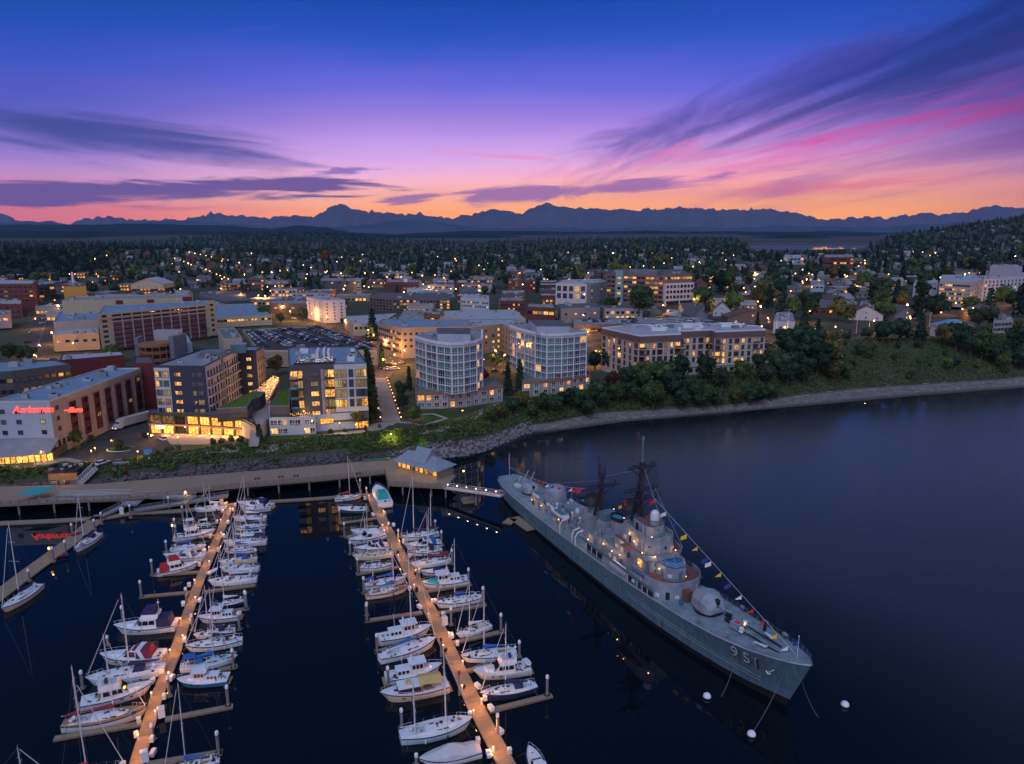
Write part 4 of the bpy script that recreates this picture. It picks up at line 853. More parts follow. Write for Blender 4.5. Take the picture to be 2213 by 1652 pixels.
for i_, (nm, lab, cat, px_, zt_, z0_, wl, rf, fcs) in enumerate(BL):
 Rb, Lb, Hb = blk(nm, lab, cat, px_, zt_, z0_-1.5, wl, rf)
 for (e, zf, dz, rows, cols, w_, h_, lit) in fcs:
  Lw = on(Lb, e, 0)[3]; w_ = min(w_, Lw/cols*.82)
  facade(Rb, Lb[e], Lb[(e+1) % len(Lb)], Hb-zf-h_*.3, -dz if rows > 1 else 0, rows, cols, w_, h_, lit, ('room_warm','room_amber','room_warm','room_curtain'), fr='frame_dark' if wl != 'wall_white' else 'wall_slate', nx_=2 if w_ < 3 else 3, seed=i_, cheap=True)
 roof_clutter(Rb, Lb, Hb-.5, 3 if zt_-z0_ < 10 else 5, i_*3+1, big=1.5)
 if nm == 'dark_tower':
  x, y, rz, Lw = on(Lb, 0, on(Lb,0,0)[3]*.24); q = MB(); q.box(-3.5, 3.5, -1.2, 2, 0, Hb+3.0, 'wall_teal'); q.build('teal_fin', Rb, (x, y, 0), rz)
  for r_ in range(6): inst(flatwin(3.4, 2.2, 'room_amber' if r_ in (0, 1, 3, 5) else 'glass_dark', 2), 'window', Rb, (*on(Lb,0,Lw*.24,1.2)[:2], Hb-5-r_*4.6), rz)
  q = MB(); x, y, rz, Lw = on(Lb, 0, on(Lb,0,0)[3]*.35); q.box(0, Lw*.5, 5, 20, Hb-.5, Hb+3.6, 'wall_slate'); q.build('plant_room', Rb, (x, y, 0), rz)
  x, y, rz, Lw = on(Lb, 1, 0); q = MB(); q.box(0, Lw, -3, 0, 9.5, Hb-7.2, 'wall_white'); q.build('white_grid_box', Rb, (x, y, 0), rz)
  facade(Rb, on(Lb,1,0,3.0)[:2], on(Lb,1,Lw,3.0)[:2], Hb-11.5, -4.6, 4, 8, 2.7, 2.6, .12, ('room_dim',), fr='frame_dark', cheap=True)
  for s_ in (.8, Lw*.5, Lw-.8): q = MB(); q.box(-.7, .7, -3, -1.6, 0, 9.49, 'trim_white'); q.build('column', Rb, (*on(Lb,1,s_)[:2], 0), rz)
  ptlight('lobby_light', (*on(Lb,1,Lw*.3,2)[:2], 5.5), 1500, (1,.7,.15), .5, Rb)
 if nm == 'long_hall':
  for s_ in (.40, .64): walls(Rb, Lb, 0, on(Lb,0,0)[3]*s_, on(Lb,0,0)[3]*(s_+.055), 3, Hb-.8, .12, 'wall_maroon', 'red_panel')
  walls(Rb, Lb, 0, on(Lb,0,0)[3]*.92, on(Lb,0,0)[3]*.995, 3, Hb+.6, .12, 'wall_maroon', 'red_panel')
 if nm == 'yellow_fin_building': walls(Rb, Lb, 1, 0, 3, 0, Hb+1, .6, 'yellow_paint', 'yellow_fin')
 if nm == 'ribbon_office':
  for e in (0, 1):
   Lw = on(Lb, e, 0)[3]
   for r_ in range(2):
    nb = int(Lw/2.6)
    for c_ in range(nb):
     x, y, rz, _ = on(Lb, e, Lw*(c_+.5)/nb); add_window(Rb, x, y, Hb-5.4-r_*5, rz, 2.2, 1.9, rr.choice(['room_curtain','glass_grey']) if c_ < nb*.45 else rr.choice(['glass_dark','glass_dark','room_warm','room_curtain']) if c_ > nb*.7 else 'glass_dark', 1, 1, 'frame_dark')
 if nm == 'mural_building':
  for s_ in (3, 8): walls(Rb, Lb, 0, s_, s_+3, 4, 8, .05, 'wall_teal', 'painted_panel')
 if nm == 'brick_hall' and i_ == 18: q = MB(); q.box(20, 24, 6, 10, Hb-.5, Hb+3, 'trim_white'); q.build('roof_tank', Rb)
 if nm == 'long_dark_retail':
  x, y, rz, _ = on(Lb, 0, 8, .2); ptlight('awning_light', (x, y-3, 7), 900, (1,.7,.08), .5, Rb); walls(Rb, Lb, 0, 2, 16, 8.0, 8.8, 1.5, 'yellow_paint', 'awning')
 if nm == 'pale_tower_house': MB().tube((8,3,Hb), (8,3,Hb+5), 1.2, 'wall_terracotta', .1, 6).build('turret', Rb)
x, y = P(156, 612, 27); q = thing('white_spire', 'slender white spire with a red beacon above the yellow hall', 'tower', (x, y+2, 10))
MB().lathe([(1.6,0),(1.3,17),(1.0,27)], (0,0,0), 'trim_white', 8).build('shaft', q); MB().ball((0,0,28), .6, 'neon_red').build('beacon', q); MB().ball((-3,0,26.5), .5, 'lamp_far_white').ball((3,0,26.5), .5, 'lamp_far_white').build('floodlight', q)
def gable_house(name, label, cat, x, y, z, rz, w, d, h, rh, wall, roof, lit=.3, seed=0, group=None, over=.5, chimney=True, nwin=3, dark='glass_dark'):
 r_ = random.Random(seed); t_ = thing(name, label, cat, (x, y, z-.6), rz, group)
 b = MB(); vs = [(-w/2,-d/2,0),(w/2,-d/2,0),(w/2,d/2,0),(-w/2,d/2,0),(-w/2,-d/2,h),(w/2,-d/2,h),(w/2,d/2,h),(-w/2,d/2,h),(0,-d/2,h+rh),(0,d/2,h+rh)]
 b.add(vs, [(0,1,5,8,4),(2,3,7,9,6),(1,2,6,5),(3,0,4,7)], wall); b.build('wall', t_)
 b = MB(); k2 = over; s_ = rh/(w/2)
 for sg in (-1, 1):
  p = [(0,-d/2-k2,h+rh+.02),(0,d/2+k2,h+rh+.02),(sg*(w/2+k2),d/2+k2,h-s_*k2+.02),(sg*(w/2+k2),-d/2-k2,h-s_*k2+.02)]
  q_ = [(a, b_, c+.25) for a, b_, c in p]; f = [(0,1,2,3),(7,6,5,4),(0,4,5,1),(1,5,6,2),(2,6,7,3),(3,7,4,0)]
  b.add(p+q_, f, roof)
 b.build('roof', t_)
 if chimney: MB().box(w*.18, w*.18+.9, d*.1, d*.1+.9, h+rh*.3, h+rh+1.2, 'wall_brick').build('chimney', t_)
 for i in range(nwin):
  inst(flatwin(1.4, 1.5, 'room_warm' if r_.random() < lit else dark, 2, 'trim_white'), 'window', t_, (-w/2+w*(i+.5)/nwin, -d/2, h*.35), 0)
  inst(flatwin(1.4, 1.5, 'room_warm' if r_.random() < lit*.6 else dark, 2, 'trim_white'), 'window', t_, (w/2, -d/2+d*(i+.5)/nwin, h*.35), pi/2)
 if rh > 2.6: inst(flatwin(1.2, 1.2, 'room_warm' if r_.random() < lit else dark, 2, 'trim_white'), 'window', t_, (0, -d/2, h+.5), 0)
 return t_
for (u, v, rz, w, d, h, rh, wl, rf, lab, nm, z_) in [
  (333,634,.1,26,30,9,6,'wall_cream','roof_pale','wide pale gabled hall behind the long beige hall','gabled_hall',None),
  (1470,668,-.2,22,16,6,5,'wall_brown','roof_dark','small dark gabled house in front of the dark tower','gabled_house',None)]:
 pass
x, y, z = T(333, 645); gable_house('gabled_hall', 'wide pale gabled hall behind the long beige hall', 'hall', x, y, z+12, .08, 34, 30, 5, 6, 'wall_cream', 'roof_pale', 0, chimney=False, nwin=2)
for (u, v, rz, w, d, h, rh, wl, rf, lit, lab) in [
  (1500,692,.3,13,16,5,6,'wall_slate','roof_dark',.5,'steep dark gabled house with one lit window, leftmost of the houses below the dark tower'),
  (1560,680,-.3,13,18,5,6,'wall_white','roof_dark',.3,'white fronted gabled house beside the flagpole below the dark tower'),
  (1618,700,.0,34,15,6,5,'wall_brown','roof_brown',.75,'long dark half timbered house with glowing dormers'),
  (1685,640,-.1,14,16,6,7,'wall_slate','roof_dark',.5,'grey house with a sharp white edged gable among the trees'),
  (1740,668,.2,20,14,5,6,'wall_brown','roof_brown',.1,'brown half timbered house with one white gable, left of the maroon roofed pair'),
  (1764,672,-.1,15,18,6,6,'wall_white','roof_brown',.1,'half timbered house with white gable under a maroon roof, left one of the pair'),
  (1800,668,.15,24,18,6,6,'wall_white','roof_brown',.1,'half timbered house with white gable under a maroon roof, right one of the pair'),
  (1868,690,-.35,22,16,5,6,'wall_white','roof_brown',.1,'white house under a large plain brown roof beside the street'),
  (1940,690,.3,22,16,5,6,'wall_slate','roof_dark',.1,'dark roofed grey house next to the tall poplar'),
  (2125,692,-.2,26,18,6,5,'wall_brown','roof_dark',.1,'dark brown roofed house behind the blue roofed house')]:
 x, y, z = T(u, v); gable_house('half_timbered_house' if 'timber' in lab else 'gabled_house', lab, 'house', x, y, z, rz, w, d, h, rh, wl, rf, lit, int(u))
x, y, z = T(2052, 727); hh = thing('blue_roof_house', 'white two storey house with a blue hipped roof above the wooded bank', 'house', (x, y, z-1), .25)
MB().box(-9, 9, -6, 6, 0, 8, 'wall_white').build('wall', hh)
MB().add([(-10,-7,8),(10,-7,8),(10,7,8),(-10,7,8),(-3,0,11.5),(3,0,11.5)], [(0,1,5,4),(1,2,5),(2,3,4,5),(3,0,4),(3,2,1,0)], 'roof_hip_blue' if mat('roof_hip_blue', (.10,.25,.40), .7) else '').build('roof', hh)
for a in (-6, -2, 2, 6):
 for z_ in (2, 5.2): inst(flatwin(1.5, 1.6, 'room_warm' if (a, z_) == (6, 5.2) else 'glass_dark', 2, 'trim_white'), 'window', hh, (a, -6, z_))
for a in (-3, 3):
 for z_ in (2, 5.2): inst(flatwin(1.5, 1.6, 'room_curtain', 2, 'trim_white'), 'window', hh, (9, a, z_), pi/2)
x, y, z = T(341, 790); dr = thing('copper_drum', 'round copper coloured building with glazed floors wrapped by grey fins', 'building', (x, y, z-1))
mat('copper', (.28,.13,.055), .6, .2, var=.15, scale=.5)
for zz_ in (0, 4.2, 8.4): MB().lathe([(8.2,0),(8.2,1.2),(8.6,1.2),(8.6,1.7)], (0,0,zz_), 'copper', 14).build('floor_band', dr); MB().lathe([(7.4,0),(7.4,2.5)], (0,0,zz_+1.7), 'glass_dark', 14).build('glazing', dr)
MB().lathe([(9,0),(9,1.6),(7,1.7)], (0,0,12.6), 'copper', 14).build('roof', dr)
for i in range(14): t_ = 2*pi*i/14; MB().tube((8.4*cos(t_), 8.4*sin(t_), .02), (8.4*cos(t_), 8.4*sin(t_), 12.6), .25, 'copper', n=4).build('column', dr)
MB().rbox((-11,3,0), (2,10,17), .2, 'wall_slate').rbox((11,4,0), (3,12,18), -.2, 'wall_slate').rbox((2,12,0), (14,6,20), .1, 'metal_grey').build('fin_wall', dr)
PK = [(560,757),(815,757),(693,704),(524,713)]
Rk, Lk, Hk = blk('rooftop_car_park', 'large open rooftop car park full of cars beside the lamp lined street', 'car park', PK, 17.4, 8, wall='wall_tan', roof='asphalt', parapet=1.0, capm='wall_beige')
facade(Rk, Lk[0], Lk[1], 4, 3, 1, 14, 2, 1.6, 0, cheap=True)
# ================================================================== GROUND SURFACES
def gz(x, y):
 """height of the ground mesh itself (bilinear on its grid)"""
 i = int(np.clip(np.searchsorted(gx, x)-1, 0, nx-2)); j = int(np.clip(np.searchsorted(gy, y)-1, 0, ny-2))
 a = (x-gx[i])/(gx[i+1]-gx[i]); b = (y-gy[j])/(gy[j+1]-gy[j])
 return float(GZ[j,i]*(1-a)*(1-b)+GZ[j,i+1]*a*(1-b)+GZ[j+1,i]*(1-a)*b+GZ[j+1,i+1]*a*b)
def strip(name, px, w, m, off=.12, world=False, closed=False):
 pts = px if world else [T(u, v)[:2] for u, v in px]
 out = []
 for (xa, ya), (xb, yb) in zip(pts, pts[1:]):
  n = max(1, int(hypot(xb-xa, yb-ya)/4))
  out += [(xa+(xb-xa)*i/n, ya+(yb-ya)*i/n) for i in range(n)]
 out.append(pts[-1]); V_, F_ = [], []
 ws = w if callable(w) else (lambda t: w)
 for i, (x, y) in enumerate(out):
  a, b = out[max(0, i-1)], out[min(len(out)-1, i+1)]; d = hypot(b[0]-a[0], b[1]-a[1]) or 1; nx_, ny_ = -(b[1]-a[1])/d, (b[0]-a[0])/d
  ww = ws(i/(len(out)-1))/2
  for k_ in (-1, -.33, .33, 1): X_, Y_ = x+nx_*ww*k_, y+ny_*ww*k_; V_.append((X_, Y_, gz(X_, Y_)+off))
 n = len(out)
 for i in range(n-1):
  for k_ in range(3): F_.append((i*4+k_+1, i*4+k_, (i+1)*4+k_, (i+1)*4+k_+1))
 b = MB(); b.add(V_, F_, m); o = b.build(name, kind='structure'); return out
def plate(name, px, m, off=.13, thick=.0, world=False, **pr):
 pts = px if world else [T(u, v)[:2] for u, v in px]
 out = []
 for (xa, ya), (xb, yb) in zip(pts, pts[1:]+pts[:1]):
  n = max(1, int(hypot(xb-xa, yb-ya)/5)); out += [(xa+(xb-xa)*i/n, ya+(yb-ya)*i/n) for i in range(n)]
 import bmesh
 bm = bmesh.new(); vs = [bm.verts.new((x, y, gz(x, y)+off)) for x, y in out]; f = bm.faces.new(vs)
 if f.normal.z < 0 or sum(out[i][0]*out[(i+1)%len(out)][1]-out[(i+1)%len(out)][0]*out[i][1] for i in range(len(out))) < 0: bmesh.ops.reverse_faces(bm, faces=[f])
 bmesh.ops.triangulate(bm, faces=bm.faces[:]); me = bpy.data.meshes.new(name); bm.to_mesh(me); bm.free(); me.materials.append(MATS[m])
 pr = pr or dict(kind='structure'); return inst(me, name, **pr)
plate('turning_circle', [(120,984),(215,1004),(300,997),(350,978),(368,962),(348,940),(326,915),(338,876),(322,852),(292,872),(246,934),(190,962)], 'asphalt')
plate('forecourt', [(326,916),(348,940),(370,962),(440,962),(520,950),(545,938),(430,934),(332,912)], 'paving', .10)
plate('terrace_paving', [(-40,1030),(20,1024),(150,1010),(205,1000),(125,985),(-40,1004)], 'paving', .09)
prom = strip('promenade', [(205,1009),(260,1006),(330,996),(400,981),(470,972),(560,972),(620,966),(700,953),(760,945),(812,938)], 3.4, 'paving', .16)
strip('plaza_path', [(640,960),(690,945),(740,939),(790,934)], 5, 'concrete', .14)
cxp, cyp, czp = T(850, 924)
plate('round_plaza', [(cxp+10.5*cos(a), cyp+8*sin(a)) for a in np.linspace(0, 2*pi, 28, endpoint=False)], 'paving', .19, world=True)
strip('shore_path', [(900,931),(950,926),(990,916),(1016,903),(1042,889),(1075,876),(1120,868),(1190,860),(1268,850)], 2.8, 'concrete', .16)
strip('garden_path', [(905,925),(930,916),(965,905),(935,895),(910,897)], 1.6, 'concrete', .13)
plate('lawn', [(915,908),(958,918),(985,903),(1005,893),(960,889),(905,892)], 'lawn', .08)
plate('lawn', [(1010,893),(1060,872),(1125,862),(1128,858),(1060,866),(1008,878)], 'lawn', .08)
plate('lawn', [(790,944),(850,945),(910,934),(935,940),(905,965),(800,968),(740,955)], 'lawn_bright', .08)
plate('lawn', [(548,955),(600,955),(640,945),(585,940)], 'lawn', .08)
wa, wb = T(818, 818), T(846, 912)
sw = thing('stepped_walkway', 'broad stepped walkway edged with small glowing lights, leading down to the round plaza', 'walkway', (wa[0], wa[1], gz(*wa[:2])))
for i in range(17):
 a0, a1 = i/17, (i+.97)/17; q = MB(); p_ = []
 for a in (a0, a1):
  x, y = wa[0]+(wb[0]-wa[0])*a, wa[1]+(wb[1]-wa[1])*a
  for s_ in (-3.6, 3.6): p_.append((x+s_-wa[0], y-wa[1]))
 z = gz(wa[0]+(wb[0]-wa[0])*a0, wa[1]+(wb[1]-wa[1])*a0)-gz(*wa[:2]); q.prism([p_[0], p_[1], p_[3], p_[2]], z-.5, z+.34-.02*(i % 2), 'paving'); q.build('step', sw)
bm_ = MB().tube((0,0,0), (0,0,.7), .10, 'dark_metal', n=6).ball((0,0,.85), .26, 'lamp_bulb').mesh('bollard_light')
gl = 0
for s_ in (-4.1, 4.1):
 for i in range(12):
  a = (i+.5)/12; x, y = wa[0]+(wb[0]-wa[0])*a+s_, wa[1]+(wb[1]-wa[1])*a
  o = inst(bm_, 'bollard_light', None, (x, y, gz(x, y)+.1)); gl += 1
  tag(o, 'small glowing bollard, number %s down the %s edge of the stepped walkway' % (['one','two','three','four','five','six','seven','eight','nine','ten','eleven','twelve'][i], 'west' if s_ < 0 else 'east'), 'bollard', 'bollard lights along the stepped walkway')
  if i % 2: ptlight('bollard_glow', (0,0,1.3), 70, (1,.5,.15), .2, o)
strip('street', [(62,800),(84,740),(98,700),(104,676),(150,664)], 15, 'asphalt')
strip('street', [(104,676),(150,640),(190,622),(215,608),(226,585),(231,556)], 12, 'asphalt', .5)
strip('street', [(812,822),(836,795),(850,782),(838,768),(812,745),(760,718),(700,695),(650,678),(600,660),(560,645),(545,632)], 13, 'asphalt', .2)
strip('street', [(120,990),(190,962),(262,905),(300,872),(330,845),(330,800),(345,790)], 10, 'asphalt', .16)
strip('street', [(1650,742),(1720,732),(1797,727),(1880,712),(1974,700),(2022,690),(2113,677),(2213,662),(2300,650)], 14, 'asphalt', .5)
strip('street', [(1276,790),(1290,760),(1298,735),(1290,712),(1262,690),(1200,672),(1150,660)], 11, 'asphalt', .3)
strip('street', [(1040,800),(1080,770),(1110,762)], 9, 'asphalt', .3)
strip('street', [(1260,672),(1400,676),(1560,690),(1640,700),(1700,718)], 10, 'asphalt', .5)
for a in ((430,632,640,628),(860,628,1180,620),(560,640,900,652),(500,600,1100,596),(620,575,1200,572),(1230,600,1330,640)): strip('street', [(a[0],a[1]),((a[0]+a[2])/2,(a[1]+a[3])/2-1),(a[2],a[3])], 9, 'asphalt', .7)
plate('parking_lot', [(1660,722),(1720,712),(1800,712),(1850,722),(1800,730),(1700,738)], 'asphalt', .35)
for pts, w_ in (([(62,800),(84,740),(98,700),(104,676)], .3), ([(836,795),(850,782),(838,768),(812,745),(760,718),(700,695)], .3), ([(262,905),(300,872)], .3)):
 w3 = [T(u, v)[:2] for u, v in pts]; out = []
 for (xa, ya), (xb, yb) in zip(w3, w3[1:]):
  n = max(1, int(hypot(xb-xa, yb-ya)/3)); out += [(xa+(xb-xa)*i/n, ya+(yb-ya)*i/n) for i in range(n)]
 for i in range(0, len(out)-1, 3): strip('road_marking', [out[i], out[i+1]], .3, 'paint_line', .27, world=True)
ix, iy, iz = T(261, 972)
isl = thing('traffic_island', 'oval planted traffic island with a pale kerb in the turning circle', 'traffic island', (ix, iy, iz+.1))
b = MB(); ring = [(4.7*cos(a), 3.3*sin(a)) for a in np.linspace(0, 2*pi, 24, endpoint=False)]; b.prism(ring, 0, .18, 'trim_white', 'trim_white'); b.build('kerb', isl)
b = MB(); b.prism([(x*.92, y*.9) for x, y in ring], .181, .28, 'lawn'); b.build('planting', isl)
# ================================================================== TREES
def leafmat(name, col, hue=.35):
 m = bpy.data.materials.new(name); m.use_nodes = True; MATS[name] = m
 q = N(m.node_tree); b = m.node_tree.nodes['Principled BSDF']; g = q.new('ShaderNodeNewGeometry'); oi = q.new('ShaderNodeObjectInfo')
 n1 = q.noise(g.outputs['Position'], .35, 4, .6); n2 = q.noise(g.outputs['Position'], 2.3, 3, .6)
 f = q.add(q.mul(n1, .7), q.mul(n2, .5), q.mul(oi.outputs['Random'], .3), -.25)
 c = q.ramp(f, [(.25, tuple(v*.45 for v in col)), (.5, col), (.75, (col[0]*1.9, col[1]*1.6, col[2]*1.2))], 'LINEAR')
 m.node_tree.links.new(c, b.inputs['Base Color']); b.inputs['Roughness'].default_value = .9; b.inputs['Specular IOR Level'].default_value = .1
leafmat('leaf_green', (.055,.095,.034)); leafmat('leaf_dark', (.030,.058,.034)); leafmat('leaf_olive', (.085,.092,.034)); leafmat('leaf_conifer', (.020,.042,.034)); leafmat('leaf_autumn', (.16,.075,.02)); leafmat('leaf_maroon', (.06,.02,.02)); leafmat('leaf_pink', (.35,.03,.09))
leafmat('bank_green', (.062,.096,.034)); mat('bark', (.09,.065,.05), .95, var=.3, scale=3)
def quads(C, S, rs_, tilt=1.):
 """random leaf-clump quads at centres C (n,3) with half-size S (n,)"""
 n = len(C); a = rs_.randn(n, 3); a /= np.linalg.norm(a, axis=1)[:, None]; b_ = np.cross(a, rs_.randn(n, 3)); b_ /= np.linalg.norm(b_, axis=1)[:, None]
 S = S[:, None]; asp = rs_.uniform(.5, 1., (n, 1))
 V = np.stack([C-a*S-b_*S*asp*.4, C+b_*S*asp, C+a*S+b_*S*asp*.3, C-b_*S*asp], 1).reshape(-1, 3); F = np.arange(4*n).reshape(n, 4)
 return V, F
def sph(c, r, sz=1., n=9, m=5, rs_=None, jit=.12):
 V = []
 for j in range(m+1):
  t_ = pi*j/m
  for i in range(n): p = 2*pi*i/n; rr2 = r*(1+(rs_.uniform(-jit, jit) if rs_ is not None else 0)); V.append((c[0]+rr2*sin(t_)*cos(p), c[1]+rr2*sin(t_)*sin(p), c[2]-rr2*sz*cos(t_)))
 F = [(j*n+i, j*n+(i+1)%n, (j+1)*n+(i+1)%n, (j+1)*n+i) for j in range(m) for i in range(n)]
 return np.array(V), np.array(F)
def merge(parts):
 Vs, Fs, o = [], [], 0
 for V_, F_ in parts: Vs.append(V_); Fs.append(F_+o); o += len(V_)
 return np.concatenate(Vs), np.concatenate(Fs)
def crown_round(seed, nl, nq, R_=1., Hh=1.25, qs=.13, base=.75):
 """unit-ish crown: radius about 1, centre at z=base+Hh*.5"""
 r_ = np.random.RandomState(seed); parts = []; lobes = []
 for i in range(nl):
  a = r_.uniform(0, 2*pi); d = r_.uniform(.15, .62) if i else 0; z = base+Hh*r_.uniform(.15, .95); rad = r_.uniform(.30, .50)*(1.15-.4*abs(z-base-Hh*.4)/Hh)
  lobes.append((d*cos(a), d*sin(a), z, rad))
 lobes.append((0, 0, base+Hh*.5, .62))
 for l in lobes: parts.append(sph(l[:3], l[3]*.86, .95, 9, 5, r_))
 C = []
 for l in lobes:
  k_ = int(nq*l[3]**2/sum(q[3]**2 for q in lobes)); d = r_.randn(k_, 3); d /= np.linalg.norm(d, axis=1)[:, None]; C.append(np.array(l[:3])+d*l[3]*r_.uniform(.82, 1.16, (k_, 1)))
 C = np.concatenate(C); parts.append(quads(C, r_.uniform(qs*.5, qs, len(C)), r_))
 return merge(parts)
def crown_cone(seed, layers=11, per=9, w=.26, qs=.05):
 r_ = np.random.RandomState(seed); parts = []; C = []; S = []
 V_, F_ = [], []
 for k_ in range(layers):
  z = .12+.86*k_/layers; rad = w*(1-(k_/layers))**.85*r_.uniform(.82, 1.12)+.012
  for i in range(per):
   a = 2*pi*(i+r_.uniform(-.4, .4))/per+k_*.7; rr2 = rad*r_.uniform(.75, 1.15); ca, sa = cos(a), sin(a); wd = .42*rad+.01
   o = len(V_); V_ += [(0, 0, z+.055), (ca*rr2*.6-sa*wd*.5, sa*rr2*.6+ca*wd*.5, z-.01), (ca*rr2, sa*rr2, z-.05-.1*rad), (ca*rr2*.6+sa*wd*.5, sa*rr2*.6-ca*wd*.5, z-.01)]; F_.append((o, o+1, o+2, o+3))
   for q in range(3): f = r_.uniform(.4, 1); C.append((ca*rr2*f+r_.randn()*.01, sa*rr2*f+r_.randn()*.01, z+.02-.06*f)); S.append(qs*r_.uniform(.5, 1))
 parts.append((np.array(V_), np.array(F_))); core = sph((0,0,0), 1, 1, 7, 4); cv = core[0].copy(); cv[:, 2] = (cv[:, 2]+1)/2
 k3 = w*.55*(1-cv[:, 2]); n_ = np.maximum(1e-6, np.hypot(cv[:, 0], cv[:, 1])); cv[:, 0] = cv[:, 0]/n_*k3; cv[:, 1] = cv[:, 1]/n_*k3; cv[:, 2] = .1+.88*cv[:, 2]; parts.append((cv, core[1]))
 parts.append(quads(np.array(C), np.array(S), r_)); return merge(parts)
RCR = {}; 
for lm in ('leaf_green','leaf_dark','leaf_olive'):
 RCR[lm] = [npmesh('crown', *crown_round(s_, 9, 900), [lm]) for s_ in (1, 2, 3)]
for lm in ('leaf_autumn','leaf_maroon','leaf_pink'): RCR[lm] = [npmesh('crown', *crown_round(5, 8, 600), [lm])]
RLO = {lm: [npmesh('crown', *crown_round(s_, 7, 240, qs=.2), [lm]) for s_ in (11, 12, 13)] for lm in ('leaf_green','leaf_dark','leaf_olive')}
CCR = [npmesh('crown', *crown_cone(s_), ['leaf_conifer']) for s_ in (1, 2)]; CLO = [npmesh('crown', *crown_cone(s_, 8, 6, .24, .07), ['leaf_conifer']) for s_ in (4, 5, 6)]
PCR = [npmesh('crown', *crown_cone(s_, 12, 9, .13, .05), ['leaf_dark']) for s_ in (8, 9)]
trunk_me = MB().tube((0,0,0), (0,0,1.35), .07, 'bark', .035, 7).tube((0,0,.7), (.35,.1,1.2), .035, 'bark', .02, 5).tube((0,0,.8), (-.3,-.2,1.25), .035, 'bark', .02, 5).mesh('trunk')
ctrunk_me = MB().tube((0,0,0), (0,0,.5), .022, 'bark', .012, 6).mesh('trunk')
ORD = 'first second third fourth fifth sixth seventh eighth ninth tenth eleventh twelfth thirteenth fourteenth fifteenth sixteenth seventeenth eighteenth nineteenth'.split()
TENS = {2:'twent',3:'thirt',4:'fort',5:'fift',6:'sixt',7:'sevent',8:'eight',9:'ninet'}
def ordi(n):
 if n <= 19: return ORD[n-1]
 if n < 100:
  t_, u_ = divmod(n, 10); return TENS[t_]+'ieth' if u_ == 0 else TENS[t_]+'y-'+ORD[u_-1]
 return ('one hundred and ' if n < 200 else 'two hundred and ')+(ordi(n % 100) if n % 100 else 'final')
def nm_list(items, fmt):
 """label a group by where each stands from left to right in view"""
 items = sorted(items, key=lambda o: R(*o.location)[0])
 for i, o in enumerate(items): o['label'] = fmt % ordi(i+1)
TREES = []
def tree(kind, x, y, size, lm='leaf_green', near=True, z=None, name=None, h=None):
 z = gz(x, y)-.2 if z is None else z; i = rnd.randrange(3); h = h or size
 if kind == 'round':
  pool = (RCR if near else RLO).get(lm) or RCR[lm]; me = pool[i % len(pool)]; s_ = (size, size, h); tr = trunk_me; nm = 'tree'
 elif kind == 'cone': pool = CCR if near else CLO; me = pool[i % len(pool)]; s_ = (size, size, size); tr = ctrunk_me; nm = 'conifer'
 else: me = PCR[i % 2]; s_ = (size, size, size); tr = ctrunk_me; nm = 'cypress'
 rz_ = rnd.uniform(0, 6.28)
 if near:
  t_ = thing(name or nm, 'x', 'tree', (x, y, z), rz_); inst(me, 'crown', t_, scale=s_); inst(tr, 'trunk', t_, scale=s_)
 else: t_ = inst(me, name or nm, None, (x, y, z), rz_, s_); t_['category'] = 'tree'
 t_['kk'] = kind; return t_
def in_bld(x, y, m=6):
 for pts, zt_ in ALLB:
  xs = [p[0] for p in pts]; ys = [p[1] for p in pts]
  if min(xs)-m < x < max(xs)+m and min(ys)-m < y < max(ys)+m:
   c = False; j = len(pts)-1
   for i in range(len(pts)):
    if (pts[i][1] > y) != (pts[j][1] > y) and x < (pts[j][0]-pts[i][0])*(y-pts[i][1])/(pts[j][1]-pts[i][1])+pts[i][0]: c = not c
    j = i
   if c or min(hypot(x-a, y-b_) for a, b_ in pts) < m: return True
 return False
